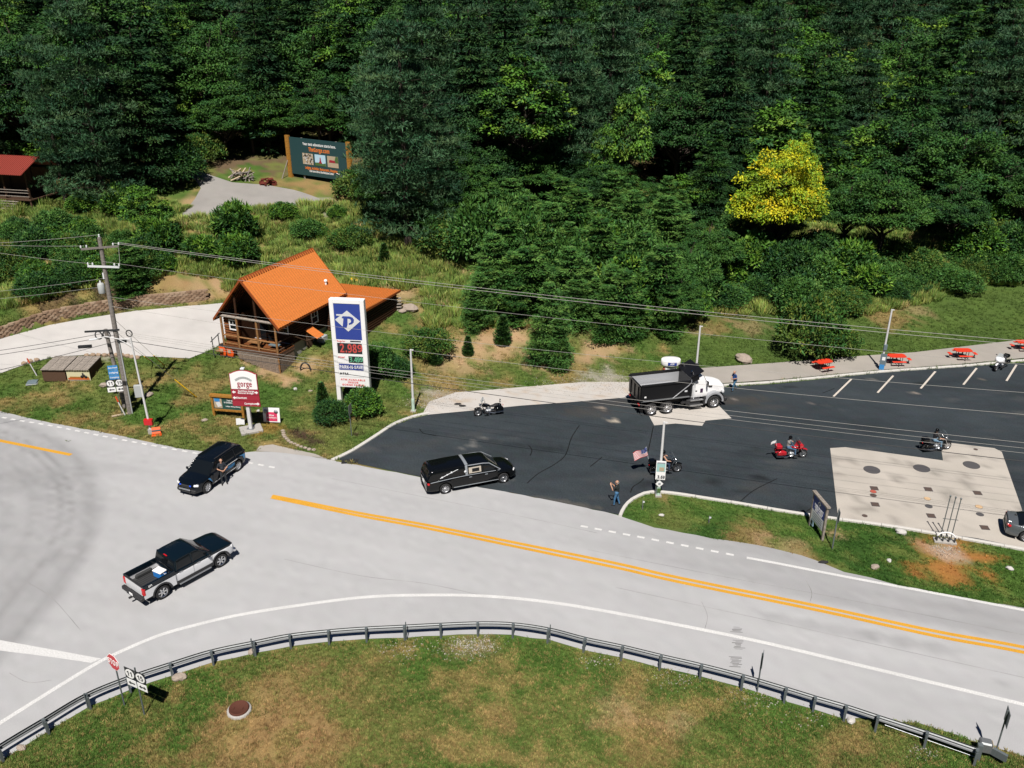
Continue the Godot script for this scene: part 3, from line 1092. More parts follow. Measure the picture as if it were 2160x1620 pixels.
	for dots in [[[[-200, 838], [0, 880], [111, 899], [240, 925], [432, 960]], "dotted white edge line beside the utility pole lawn"], [[[522, 976], [585, 988]], "dotted white edge line at the tail of the police car"], [[[1225, 1110], [1400, 1143], [1570, 1176]], "dotted white edge line at the end of the island"]]:
		var l := smooth_line(flat(dots[0]))
		var root := Node3D.new()
		root.name = numbered("dotted_line")
		root.set_meta("kind", "structure")
		root.set_meta("label", dots[1])
		add_child(root)
		var t := 0.0
		while t < length_of(l) - 0.5:
			obj("dash", strip(piece_of(l, t, t + 0.45, 2), 0.19, 0.026, white), M.line_paint, root)
			t += 0.88
	for t in [[1758, 837, 1796, 800], [1851, 829, 1884, 793], [1942, 820, 1973, 784], [2032, 812, 2060, 777], [2123, 804, 2144, 770], [2214, 796, 2230, 764]]:
		struct("stall_line", strip(flat([[t[0], t[1]], [t[2], t[3]]]), 0.16, 0.031, Color(0.72, 0.65, 0.57)), M.line_paint)
	kerb(smooth_line(flat([[700, 972], [742, 952], [790, 922], [830, 896], [868, 881], [905, 872]])), 0.28, 0.13, 1.6, "whitish kerb curving round the lawn corner")
	kerb(smooth_line(flat([[1308, 1090], [1318, 1070], [1340, 1051], [1385, 1039], [1500, 1054], [1700, 1087], [1900, 1115], [2160, 1161], [2400, 1208]])), 0.22, 0.14, 2.2, "white kerb along the grass island")
	kerb(smooth_line(flat([[1505, 815], [1640, 806], [1857, 785], [2025, 773], [2160, 761], [2500, 730]])), 0.3, 0.13, 2.4, "pale kerb in front of the picnic strip")
	# scuffed rubber hatching at the shoulder
	for t in [[1556, 1330, 5], [1557, 1362, 8], [1552, 1398, 9]]:
		for k in t[2]:
			var q := px(t[0] + rng.randf_range(-3, 3), t[1] + (k - t[2] * 0.5) * 2.6)
			var half := rng.randf_range(0.12, 0.32)
			struct("skid_mark", strip(PackedVector2Array([Vector2(q.x - half, q.z - 0.08 * half), Vector2(q.x + half, q.z + 0.08 * half)]), rng.randf_range(0.025, 0.06), 0.0238 + 0.0002 * k, Color(0.2, 0.2, 0.2)), M.road)
	# hairline cracks and paving joints in the highway
	for t in [[[60, 1230], [110, 1262], [170, 1330]], [[1240, 1160], [1500, 1212], [1800, 1268], [2160, 1340]], [[1300, 1240], [1600, 1305], [1900, 1372], [2160, 1430]], [[600, 1180], [760, 1215], [900, 1232], [1040, 1262]], [[700, 1010], [900, 1050], [1100, 1090], [1260, 1125]], [[20, 1420], [60, 1440], [110, 1435]], [[1700, 1225], [1712, 1250], [1708, 1272]], [[1480, 1270], [1492, 1300], [1486, 1330]]]:
		struct("crack", strip(smooth_line(flat(t), 6), 0.022, 0.0235, Color(0.3, 0.295, 0.29), 0.6), M.tarmac)
	# cracks sealed with tar in the lot
	for t in [[[1222, 898], [1205, 925], [1193, 960], [1170, 980], [1135, 1000], [1112, 1020]], [[1115, 940], [1122, 950], [1118, 962]], [[1270, 965], [1245, 985]], [[1378, 900], [1372, 930], [1365, 960]], [[885, 905], [893, 914], [920, 920]], [[1330, 1040], [1335, 1028], [1350, 1018], [1358, 1010]], [[1560, 1060], [1590, 1035], [1640, 1010]], [[1735, 830], [1750, 824], [1760, 820]], [[1700, 1080], [1716, 1070], [1735, 1062]]]:
		struct("crack", strip(smooth_line(flat(t), 4), 0.07, 0.03, Color(0.012, 0.013, 0.014)), M.tarmac)


# ---------------------------------------------------------------- buildings
func metal_panel(p0: Vector3, across: Vector3, down: Vector3, ribs: int) -> SurfaceTool:
	# a sheet of ribbed roofing: starts at p0, "across" wide, "down" long
	var s := tool_st()
	var n := across.cross(down).normalized()
	if n.y < 0.0:
		n = -n
	var pts := []
	for k in ribs:
		var t := float(k) / ribs
		var w := 1.0 / ribs
		for q in [[0.0, 0.0], [0.55, 0.0], [0.64, 0.08], [0.84, 0.08], [0.93, 0.0]]:
			pts.append([t + q[0] * w, q[1]])
	pts.append([1.0, 0.0])
	for i in pts.size() - 1:
		var a: Vector3 = p0 + across * pts[i][0] + n * pts[i][1]
		var b: Vector3 = p0 + across * pts[i + 1][0] + n * pts[i + 1][1]
		quad(s, a, b, b + down, a + down)
	# underside, so that the sheet has thickness
	var u := -n * 0.03
	quad(s, p0 + u, p0 + down + u, p0 + down + across + u, p0 + across + u)
	quad(s, p0 + u, p0 + across + u, p0 + across, p0)
	quad(s, p0 + down + u, p0 + down, p0 + down + across, p0 + down + across + u)
	quad(s, p0 + u, p0, p0 + down, p0 + down + u)
	quad(s, p0 + across + u, p0 + across + down + u, p0 + across + down, p0 + across)
	return s


func log_wall(parent: Node3D, a: Vector3, b: Vector3, top: float, r: float, m: Material) -> void:
	var y := a.y
	while y + r <= top:
		one_tube("log", [Vector3(a.x, y + r, a.z), Vector3(b.x, y + r, b.z)], r * 1.04, m, parent, -1.0, 8)
		y += r * 1.92


func window_on(parent: Node3D, at: Vector3, w: float, h: float, turn: Basis) -> void:
	var n := Node3D.new()
	n.name = "window"
	parent.add_child(n, true)
	n.transform = Transform3D(turn, at)
	one_box("pane", Vector3(0, 0, 0.01), Vector3(w - 0.08, h - 0.08, 0.02), M.glass_dark, n)
	var s := tool_st()
	for k in [-1, 1]:
		box(s, Vector3(k * w * 0.5, 0, 0.04), Vector3(0.09, h + 0.09, 0.07))
		box(s, Vector3(0, k * h * 0.5, 0.04), Vector3(w - 0.09, 0.09, 0.07))
	box(s, Vector3(0, 0, 0.035), Vector3(w - 0.09, 0.05, 0.05))
	box(s, Vector3(0, h * 0.25, 0.03), Vector3(0.03, h * 0.5 - 0.12, 0.04))
	obj("frame", s, M.white, n)


func make_cabin() -> void:
	var c := thing("log_cabin", "dark log cabin with orange ribbed metal roof and front porch on the lawn", "cabin", Vector3(-22.3, 0, -69.1), deg_to_rad(-23))
	var dark: Material = M.dark_log
	# walls
	one_box("foundation", Vector3(0, 1.2, -6.15), Vector3(5.3, 2.5, 7.4), M.cast_concrete, c)
	one_box("gable_wall", Vector3(0, 3.9, -6.2), Vector3(5.4, 2.9, 7.3), dark, c)
	var g := tool_st()
	prism(g, [[-2.7, 5.35], [2.7, 5.35], [0, 8.42]], -9.85, -2.5)
	obj("gable", g, M.dark_log, c)
	log_wall(c, Vector3(2.75, 2.45, -2.5), Vector3(2.75, 2.45, -9.9), 5.3, 0.12, dark)
	log_wall(c, Vector3(-2.75, 2.45, -2.5), Vector3(-2.75, 2.45, -9.9), 5.3, 0.12, dark)
	# the corner room that is flush with the porch front
	one_box("corner_room", Vector3(-2.0, 3.75, -1.6), Vector3(1.4, 2.7, 1.75), dark, c)
	log_wall(c, Vector3(-2.8, 2.45, -0.65), Vector3(-1.25, 2.45, -0.65), 5.0, 0.12, M.log)
	window_on(c, Vector3(-1.75, 4.25, -0.5), 0.7, 0.85, Basis())
	# doors and window in the shade of the porch
	one_box("door", Vector3(0.2, 3.45, -2.46), Vector3(1.6, 2.05, 0.06), M.glass_dark, c)
	window_on(c, Vector3(1.85, 3.8, -2.5), 1.0, 1.0, Basis())
	window_on(c, Vector3(2.88, 3.95, -5.6), 0.9, 1.1, Basis(Vector3.UP, PI / 2))
	# deck with planks, posts, rails
	for i in 10:
		one_box("deck_plank", Vector3(0, 2.38, -0.32 - i * 0.222), Vector3(5.8, 0.06, 0.2), M.log, c)
	one_box("deck_beam", Vector3(0, 2.22, -0.2), Vector3(5.8, 0.24, 0.1), M.stained_wood, c)
	one_box("deck_beam", Vector3(2.86, 2.22, -1.3), Vector3(0.1, 0.24, 2.1), M.stained_wood, c)
	for x in [-2.8, -1.15, 0.9, 2.78]:
		one_tube("post", [Vector3(x, 1.5 if x < -1.2 else 0.4, -0.25), Vector3(x, 4.98, -0.25)], 0.1, M.rail_wood, c)
	one_tube("tie_beam", [Vector3(-2.95, 5.05, -0.25), Vector3(2.95, 5.05, -0.25)], 0.13, M.grey_wood, c)
	for x in [-1.15, 0.9]:
		one_tube("gable_strut", [Vector3(x, 5.05, -0.3), Vector3(x * 0.95, 8.5 - absf(x) * 1.15, -0.3)], 0.1, dark, c)
	for q in [[-2.7, -1.25], [-1.05, 0.8], [1.0, 2.68]]:
		one_tube("rail", [Vector3(q[0], 3.32, -0.22), Vector3(q[1], 3.32, -0.22)], 0.07, M.rail_wood, c)
		one_tube("rail", [Vector3(q[0], 2.62, -0.22), Vector3(q[1], 2.62, -0.22)], 0.05, M.rail_wood, c)
	for y in [3.32, 2.62]:
		one_tube("rail", [Vector3(2.8, y, -0.4), Vector3(2.8, y, -2.4)], 0.06, M.stained_wood, c)
	one_box("bench", Vector3(0.0, 2.75, -1.0), Vector3(1.4, 0.08, 0.5), M.rail_wood, c)
	one_box("bench", Vector3(1.9, 2.75, -1.1), Vector3(1.0, 0.08, 0.5), M.slate, c)
	# lattice skirts under the deck
	for side in 2:
		var s := tool_st()
		var wide := 4.3 if side == 0 else 2.1
		var org := Vector3(-1.45, 0, -0.16) if side == 0 else Vector3(2.92, 0, -0.2)
		var dir := Vector3(1, 0, 0) if side == 0 else Vector3(0, 0, -1)
		var out := Vector3(0, 0, 1) if side == 0 else Vector3(1, 0, 0)
		var low := func(t: float) -> float: return lerpf(1.35, 0.25, t / 4.3) if side == 0 else lerpf(0.25, 0.7, t / 2.1)
		var top := 2.1
		var t := -2.2
		while t < wide + 0.05:
			for k in [0, 1]:
				# slats lean both ways, clipped to the skirt
				var pts := []
				for i in 13:
					var y := lerpf(0.2, top, i / 12.0)
					var x: float = t + (y - 0.2) if k == 0 else t + (top - y)
					if x >= 0.0 and x <= wide and y >= low.call(x):
						pts.append(org + dir * x + Vector3(0, y, 0) + out * (0.012 * k))
				if pts.size() > 1:
					var a: Vector3 = pts[0]
					var b: Vector3 = pts[pts.size() - 1]
					var d := (b - a).normalized()
					var w := out.cross(d) * 0.022
					quad(s, a - w, b - w, b + w, a + w)
					quad(s, a - w + out * 0.01, b - w + out * 0.01, b + w + out * 0.01, a + w + out * 0.01)
			t += 0.13
		obj("lattice", s, M.lattice_wood, c)
		var f := tool_st()
		box(f, org + dir * wide * 0.5 + Vector3(0, 2.12, 0) + out * 0.03, dir * wide + Vector3(0, 0.1, 0) + out * 0.04)
		obj("lattice_frame", f, M.stained_wood, c)
	var back := tool_st()
	prism(back, [[-1.4, 1.3], [2.8, 0.1], [2.8, 2.1], [-1.4, 2.1]], -0.62, -0.5)
	obj("skirt_wall", back, M.lattice_wood, c)
	# roof: ribbed sheets, ridge, barge boards
	for side in [-1.0, 1.0]:
		for i in 11:
			var a := 10.2 / 11.0
			var m: Material = M.roof_orange
			obj("roof_panel", metal_panel(Vector3(0.02 * side, 8.6, -i * a), Vector3(0, 0, -a), Vector3(3.3 * side, -3.8, 0), 3), m, c)
		for z in [0.03, -10.24]:
			var s := tool_st()
			prism(s, [[0, 8.66], [side * 3.36, 4.8], [side * 3.36, 4.56], [0, 8.42]], z - 0.05, z + 0.05)
			obj("barge_board", s, M.roof_trim, c)
		one_box("eave_board", Vector3(side * 3.3, 4.68, -5.1), Vector3(0.05, 0.16, 10.1), M.roof_trim, c)
		for i in 6:
			var y := 8.38
			one_box("rafter", Vector3(side * 1.62, y - 1.86, -0.5 - i * 0.42), Vector3(4.9, 0.1, 0.08), dark, c, Basis(Vector3.BACK, -side * 0.856))
	var rc := tool_st()
	prism(rc, [[-0.22, 8.42], [0, 8.69], [0.22, 8.42], [0.22, 8.46], [0, 8.73], [-0.22, 8.46]], -10.26, 0.06)
	obj("ridge_cap", rc, M.roof_trim, c)
	# the low wing behind
	one_box("wing_wall", Vector3(2.8, 3.05, -10.6), Vector3(7.4, 2.3, 6.0), dark, c)
	log_wall(c, Vector3(6.52, 2.0, -7.6), Vector3(6.52, 2.0, -13.6), 4.15, 0.12, dark)
	log_wall(c, Vector3(2.9, 2.0, -7.58), Vector3(6.5, 2.0, -7.58), 4.15, 0.12, dark)
	for i in 8:
		var a := 7.9 / 8.0
		obj("wing_roof_panel", metal_panel(Vector3(-1.0 + i * a, 4.2 + 0.22 * (i * a) / 7.9, -13.9), Vector3(a, 0.22 / 8.0, 0), Vector3(0, 0.1, 6.4), 4), M.roof_orange, c)
	one_box("wing_eave", Vector3(6.9, 4.36, -10.7), Vector3(0.05, 0.2, 6.4), M.roof_trim, c)
	for k in 5:
		one_tube("log_end", [Vector3(6.55, 2.5 + k * 0.3, -13.5), Vector3(7.0, 2.5 + k * 0.3, -13.75)], 0.09, M.grey_wood, c)
	# side door hood, meter box, vent
	obj("door_hood", metal_panel(Vector3(2.85, 3.2, -4.1), Vector3(0, 0, -1.0), Vector3(1.25, -0.62, 0), 5), M.roof_orange, c)
	for z in [-4.15, -5.05]:
		one_tube("hood_brace", [Vector3(2.85, 2.2, z), Vector3(3.95, 2.62, z)], 0.04, M.stained_wood, c)
	one_box("side_door", Vector3(2.9, 2.4, -4.6), Vector3(0.06, 1.9, 0.85), M.stained_wood, c)
	one_box("heat_pump", Vector3(3.3, 1.75, -5.9), Vector3(0.7, 0.8, 0.75), M.box_grey, c, Basis(), 0.04)
	one_box("step_slab", Vector3(3.3, 1.3, -5.7), Vector3(0.9, 0.1, 1.0), M.cast_concrete, c)
	one_tube("stair_rail", [Vector3(2.95, 3.3, -2.3), Vector3(3.1, 2.3, -3.9)], 0.05, M.stained_wood, c)
	one_tube("roof_vent", [Vector3(2.3, 5.85, -8.6), Vector3(2.3, 6.25, -8.6)], 0.1, M.white, c)
	lamp_ball(c, Vector3(2.3, 6.3, -8.6), 0.16, M.white, "vent_cap")
	# ladder of steps at the drive side
	for k in 3:
		one_box("step", Vector3(-3.2, 2.2 - k * 0.2, -0.6 + k * 0.28), Vector3(0.7, 0.08, 0.3), M.rail_wood, c)
	for z in [-0.4, 0.4]:
		one_tube("stair_post", [Vector3(-3.5, 1.4, z), Vector3(-3.5, 3.2, z)], 0.04, M.dark_steel, c)
	one_tube("stair_rail", [Vector3(-3.5, 3.2, -0.6), Vector3(-3.5, 2.8, 0.6)], 0.04, M.dark_steel, c)


func lamp_ball(parent: Node3D, at: Vector3, r: float, m: Material, called: String) -> void:
	var s := tool_st()
	var prof := []
	for i in 9:
		var a := lerpf(-PI / 2, PI / 2, i / 8.0)
		prof.append([r * cos(a), r * sin(a)])
	prof[0][0] = 0.0
	prof[8][0] = 0.0
	lathe(s, prof, at, Basis(), 12)
	obj(called, s, m, parent)


func make_buildings() -> void:
	M.roof_trim = M.roof_orange.duplicate()
	M.roof_trim.albedo_color = lin(0.33, 0.085, 0.025)
	make_cabin()
	# the red-roofed pavilion on the bank
	var p := on(40, 436)
	var r := thing("pavilion", "red metal roofed pavilion with a dark railed deck under the pines", "pavilion", p + Vector3(-2.5, 0, 0), deg_to_rad(-14))
	for i in 10:
		obj("roof_panel", metal_panel(Vector3(-5.0 + i, 5.4, -2.3), Vector3(1, 0, 0), Vector3(0, -1.5, 3.2), 4), M.roof_red, r)
		obj("roof_panel", metal_panel(Vector3(-5.0 + i, 5.4, -2.3), Vector3(1, 0, 0), Vector3(0, -1.5, -3.2), 4), M.roof_red, r)
	for x in [-4.6, -1.6, 1.5, 4.6]:
		for z in [-0.2, -4.4]:
			one_box("post", Vector3(x, 2.2, z), Vector3(0.18, 4.5, 0.18), M.stained_wood, r)
	one_box("deck", Vector3(0, 0.95, -2.3), Vector3(9.6, 0.14, 4.6), M.stained_wood, r)
	for y in [1.35, 1.75, 2.05]:
		one_box("rail", Vector3(0, y, 0.02), Vector3(9.4, 0.07, 0.06), M.grey_wood, r)
	for k in 4:
		one_box("step", Vector3(2.2, 0.8 - k * 0.2, 0.3 + k * 0.3), Vector3(2.2, 0.05, 0.28), M.grey_wood, r)
	one_box("back_wall", Vector3(0, 2.4, -4.5), Vector3(9.4, 2.8, 0.1), M.stained_wood, r)
	make_billboard()
	# two plank boxes that cover the well, one of them painted
	var b := on(144, 804)
	for i in 2:
		var w := 1.95
		var t := thing("well_cover", ["weathered plank well box with a stained brown front", "weathered plank well box with a painted cream mural front"][i], "shed", b + Vector3(-1.05 + i * 2.02, 0, 0), deg_to_rad(-2))
		one_box("front", Vector3(0, 0.52, 0.02), Vector3(w, 1.05, 0.06), [M.stained_wood, M.mural_cream][i], t)
		for k in [-1, 1]:
			var s := tool_st()
			prism(s, [[0, 0], [-2.2, 0], [-2.2, 1.25], [0, 1.05]], -0.03, 0.03, Vector3(k * (w * 0.5 - 0.03), 0, 0), Basis(Vector3.UP, -PI / 2))
			obj("side", s, M.stained_wood, t)
		for k in 9:
			one_box("roof_plank", Vector3((k - 4) * w / 9.0, 1.19 + 0.006 * (k % 3), -1.05), Vector3(w / 9.0 - 0.012, 0.05, 2.5), M.grey_wood, t, Basis(Vector3.RIGHT, 0.09))
		if i == 1:
			# the mural: red earth, a rider on a quad bike
			one_box("mural_ground", Vector3(0, 0.24, 0.056), Vector3(1.8, 0.16, 0.008), M.mural_red, t)
			one_box("mural_band", Vector3(0.05, 0.38, 0.056), Vector3(1.6, 0.1, 0.008), M.amber_wood, t)
			one_box("mural_board", Vector3(0, 0.07, 0.056), Vector3(1.9, 0.12, 0.008), M.grey_wood, t)
			var s := tool_st()
			for q in [[0.3, 0.44, 0.13], [0.62, 0.42, 0.13], [0.45, 0.56, 0.12], [0.4, 0.7, 0.08]]:
				lathe(s, [[0.0, 0.0], [q[2], 0.0], [q[2], 0.012], [0.0, 0.012]], Vector3(q[0], q[1], 0.06), Basis(Vector3.RIGHT, PI / 2), 12)
			obj("mural_rider", s, M.sign_black, t)
	make_wall()


func make_wall() -> void:
	var w := Node3D.new()
	w.name = "retaining_wall"
	add_child(w)
	tag(w, "retaining wall of tan split-face blocks behind the driveway", "wall")
	var line := smooth_line(wall_line, 5)
	var total := length_of(line)
	var meshes := []
	for k in 5:
		var s := tool_st()
		var q := [rng.randf_range(-0.03, 0.03), rng.randf_range(-0.03, 0.03)]
		# a split face: three facets that stand proud
		prism(s, [[-0.25, 0.0], [0.25, 0.0], [0.25, -0.3], [-0.25, -0.3]], 0.0, 0.19)
		prism(s, [[-0.22, 0.0], [-0.08 + q[0], 0.07], [0.09 + q[1], 0.075], [0.22, 0.0]], 0.012, 0.178)
		s.generate_normals()
		meshes.append(s.commit())
	var rows := 6
	for r in rows:
		var t := 0.25 * (r % 2)
		while t < total:
			var p := along(line, t)
			var d := (along(line, minf(t + 0.3, total)) - along(line, maxf(t - 0.3, 0.0))).normalized()
			var base := height(p.x, p.y + 0.85)
			var step := floorf(base / 0.1) * 0.1
			var top_rows := rows if t > total * 0.12 else rows - 1
			if r < top_rows and p.x > -48.0 and p.x < -22.6:
				var o := MeshInstance3D.new()
				o.mesh = meshes[rng.randi() % 5]
				o.material_override = [M.block, M.block_dark, M.block_pale, M.block][rng.randi() % 4]
				o.name = "block"
				w.add_child(o, true)
				var face := Basis(Vector3(d.x, 0, d.y), Vector3(-d.y, 0, d.x), Vector3.UP)
				o.transform = Transform3D(face, Vector3(p.x, step + r * 0.2 - 0.05, p.y + 0.5 - r * 0.03))
			t += 0.51
	# loose stones that edge the lawn along the drive


func make_billboard() -> void:
	var a := px(617, 364, 9.7)
	var b := px(737, 381, 9.7)
	var mid := (a + b) * 0.5
	var wide := a.distance_to(b)
	var yaw := atan2(-(b.z - a.z), b.x - a.x)
	var t := thing("billboard", "dark green roadside billboard with three pictures between amber posts", "billboard", Vector3(mid.x, height(mid.x, mid.z), mid.z), yaw)
	t.scale = Vector3(1, 0.88, 1)
	var y0 := 9.7 - t.position.y
	var tall := 5.0
	one_box("panel", Vector3(0, y0 + tall * 0.5, 0), Vector3(wide, tall, 0.12), M.board_green, t)
	for k in [-1.0, 1.0]:
		one_box("post", Vector3(k * (wide * 0.5 + 0.28), y0 + tall * 0.5 - 0.4, 0.04), Vector3(0.62, tall + 1.2, 0.3), M.amber_wood, t)
		one_tube("brace", [Vector3(k * (wide * 0.5 + 0.4), y0 + 2.2, 0.0), Vector3(k * (wide * 0.5 + 0.9), -0.5, 1.2)], 0.07, M.grey_wood, t)
		one_tube("back_leg", [Vector3(k * wide * 0.3, y0 + tall, -0.2), Vector3(k * wide * 0.3, -0.5, -0.2)], 0.14, M.pole_wood, t)
	var z := 0.075
	text("Your next adventure starts here.", 0.36, Vector3(0.3, y0 + 4.3, z), Basis(), M.sign_white, t, "lettering", 1.0, true, 5.4)
	text("TheGorge.com", 0.55, Vector3(0.2, y0 + 3.62, z), Basis(), M.letter_orange, t, "lettering", 1.0, true, 3.4)
	for k in 3:
		var w := 1.75
		var x := -1.75 + k * 2.05
		var n := Node3D.new()
		n.name = "picture"
		t.add_child(n, true)
		n.position = Vector3(x, y0 + 2.3, z)
		one_box("print", Vector3.ZERO, Vector3(w, 1.5, 0.02), [M.tan, M.poster_sky, M.tan][k], n)
		var s := tool_st()
		var s2 := tool_st()
		if k == 0:
			for i in 22:
				box(s, Vector3(rng.randf_range(-0.75, 0.75), rng.randf_range(-0.65, 0.6), 0.014), Vector3(0.35, 0.09, 0.008), Basis(Vector3.BACK, rng.randf_range(0, PI)))
				box(s2, Vector3(rng.randf_range(-0.75, 0.75), rng.randf_range(-0.65, 0.6), 0.017), Vector3(0.22, 0.07, 0.008), Basis(Vector3.BACK, rng.randf_range(0, PI)))
			obj("picture_stones", s, M.sign_black, n)
			obj("picture_stones", s2, M.logo_grey, n)
		elif k == 1:
			prism(s, [[-0.87, -0.74], [0.87, -0.74], [0.87, -0.3], [0.4, -0.42], [-0.1, -0.3], [-0.87, -0.35]], 0.012, 0.02)
			prism(s2, [[-0.28, -0.4], [-0.1, -0.1], [-0.02, 0.4], [0.1, 0.4], [0.16, -0.1], [0.3, -0.4]], 0.021, 0.026)
			obj("picture_hills", s, M.plant_green, n)
			obj("picture_rock", s2, M.maroon, n)
		else:
			prism(s, [[0.2, -0.1], [0.87, -0.1], [0.87, 0.74], [0.5, 0.74]], 0.012, 0.02)
			prism(s2, [[-0.6, -0.1], [-0.5, 0.25], [0.3, 0.2], [0.45, -0.1]], 0.021, 0.026)
			obj("picture_tree", s, M.plant_green, n)
			obj("picture_house", s2, M.maroon, n)
	text("Lodging, Activities, Restaurants, Shopping", 0.34, Vector3(0.3, y0 + 1.08, z), Basis(), M.letter_orange, t, "lettering", 1.0, true, 5.3)
	text("Find more info at the Welcome Center", 0.28, Vector3(0.35, y0 + 0.68, z), Basis(), M.sign_white, t, "lettering", 1.0, true, 4.0)
	var s := tool_st()
	tube(s, [Vector3(2.85, y0 + 0.85, z), Vector3(3.25, y0 + 0.75, z), Vector3(3.55, y0 + 0.42, z)], 0.045)
	prism(s, [[3.4, 0.42], [3.72, 0.46], [3.62, 0.12]], z - 0.01, z + 0.03, Vector3(0, y0, 0))
	obj("arrow", s, M.sign_white, t)


# ---------------------------------------------------------------- poles, wires, rails
func wire_pts(a: Vector3, b: Vector3, sag: float, n := 24) -> Array:
	var r := []
	for i in n + 1:
		var t := float(i) / n
		r.append(a.lerp(b, t) - Vector3(0, sag * 4.0 * t * (1.0 - t), 0))
	return r


func wire(label: String, a: Vector3, b: Vector3, sag: float, r: float, m: Material, group: String) -> void:
	var s := tool_st()
	tube(s, wire_pts(a, b, sag), r, r, 5)
	tag(obj("power_line", s, m, self), label, "wire", group)


func make_lines_and_poles() -> void:
	# the big wooden pole: crossarms, insulators, transformer, coils of spare cable
	var base := on(275, 872)
	var top := 14.0
	var pole := thing("utility_pole", "tall grey wooden utility pole with two crossarms and a transformer on the lawn", "utility pole", base)
	one_tube("pole", [Vector3(0, -0.3, 0), Vector3(0.12, top * 0.5, 0.05), Vector3(0.3, top, 0.1)], 0.21, M.pole_wood, pole, 0.14, 12)
	var dir := Vector3(58.3, 0, 17.4).normalized()
	var side := Vector3(-dir.z, 0, dir.x)
	var cross1 := Vector3(-0.48, 13.3, 0.1)
	for q in [[13.3, 1.25, 0.0, M.pole_wood], [11.9, 1.2, 0.0, M.porcelain]]:
		var c := Vector3(0.28, q[0], 0.1)
		var ax := Vector3(0.94, 0, -0.34) if q[0] > 13.0 else Vector3(0.98, 0, 0.1)
		one_box("crossarm", c + Vector3(0, 0, 0.16), Vector3(q[1] * 2.0, 0.13, 0.11), q[3], pole, Basis(Vector3.UP, 0.35 if q[0] > 13.0 else -0.1))
		for k in [-1.0, -0.7, 0.7, 1.0]:
			var s := tool_st()
			var at: Vector3 = c + ax * k * q[1] + Vector3(0, 0.06, 0.12)
			lathe(s, [[0.0, 0.0], [0.03, 0.0], [0.07, 0.07], [0.04, 0.1], [0.07, 0.14], [0.03, 0.2], [0.0, 0.22]], at, Basis(), 8)
			obj("insulator", s, M.porcelain, pole)
	var ti := tool_st()
	lathe(ti, [[0.0, 0.0], [0.04, 0.0], [0.08, 0.08], [0.04, 0.14], [0.08, 0.2], [0.0, 0.26]], Vector3(0.3, 14.0, 0.1), Basis(), 8)
	obj("insulator", ti, M.porcelain, pole)
	var tr := tool_st()
	lathe(tr, [[0.0, 0.0], [0.22, 0.0], [0.24, 0.04], [0.24, 0.68], [0.18, 0.76], [0.06, 0.8], [0.06, 0.95], [0.0, 0.97]], Vector3(-0.2, 9.9, 0.25), Basis(), 14)
	obj("transformer", tr, M.box_grey, pole)
	one_box("fuse_cutout", Vector3(0.12, 11.2, 0.22), Vector3(0.1, 0.45, 0.1), M.porcelain, pole)
	one_box("splice_case", Vector3(0.55, 6.15, 0.25), Vector3(0.7, 0.2, 0.2), M.sign_black, pole, Basis(Vector3.UP, -0.25))
	one_box("splice_case", Vector3(-2.3, 5.7, 0.25), Vector3(0.95, 0.2, 0.2), M.sign_black, pole, Basis(Vector3.UP, 0.2))
	for q in [[-1.1, 6.6, 0.26], [-0.5, 6.65, 0.26], [1.2, 6.75, 0.22]]:
		var s := tool_st()
		var pts := []
		for k in 17:
			var a := TAU * k / 16.0
			pts.append(Vector3(q[0] + cos(a) * q[2], q[1] + sin(a) * q[2] * 1.15, 0.25))
		tube(s, pts, 0.045, 0.045, 6)
		obj("cable_coil", s, M.dark_wire, pole)
	one_box("cable_bracket", Vector3(-0.8, 6.95, 0.22), Vector3(2.6, 0.12, 0.12), M.sign_black, pole, Basis(Vector3.BACK, 0.06))
	one_tube("conduit", [Vector3(0.22, 0, 0.12), Vector3(0.28, 6.0, 0.16)], 0.05, M.box_grey, pole)
	# the wires run to a pole of the same kind beyond the right edge
	var pole2 := copy(pole, "utility_pole", "wooden utility pole beyond the fuel slab at the far end of the wires", base + Vector3(58.3, 0, 17.4) * 1.28)
	var off := pole2.position - pole.position
	var p0 := pole.position
	var far := 1.0
	var wires := [
		# start relative to the foot of the pole, photo pixel at the right edge with its height there, sag
		[Vector3(1.4, 13.55, -0.25), 12.9, 0.7, 0.014, M.wire, "bare upper power line from the near crossarm end"],
		[Vector3(1.08, 13.55, -0.1), 12.75, 0.75, 0.014, M.wire, "bare upper power line beside the crossarm end wire"],
		[Vector3(0.28, 12.3, 0.3), 11.9, 0.7, 0.009, M.wire, "single power line below the upper pair"],
		[Vector3(0.25, 9.6, 0.2), 10.7, 0.9, 0.009, M.wire, "thin neutral line under the transformer"],
		[Vector3(0.1, 8.9, 0.2), 9.4, 1.1, 0.01, M.wire, "twisted service cable crossing above the dump truck"],
		[Vector3(0.1, 6.95, 0.2), 7.3, 0.6, 0.01, M.wire, "upper communication cable crossing the lot"],
		[Vector3(0.1, 6.8, 0.2), 6.95, 0.65, 0.009, M.wire, "middle communication cable crossing the lot"],
		[Vector3(0.1, 6.65, 0.2), 6.6, 0.65, 0.009, M.wire, "lower pale communication cable crossing the lot"],
		[Vector3(0.1, 6.3, 0.2), 6.0, 0.6, 0.022, M.dark_wire, "thick black communication cable, lowest above the lot"]]
	for w in wires:
		var a: Vector3 = p0 + w[0]
		var d := Vector3(58.3, 0, 17.4) * 1.28
		var b: Vector3 = a + d
		b.y = w[1]
		wire(w[5], a, b, w[2], w[3], w[4], "wires strung from the utility pole")
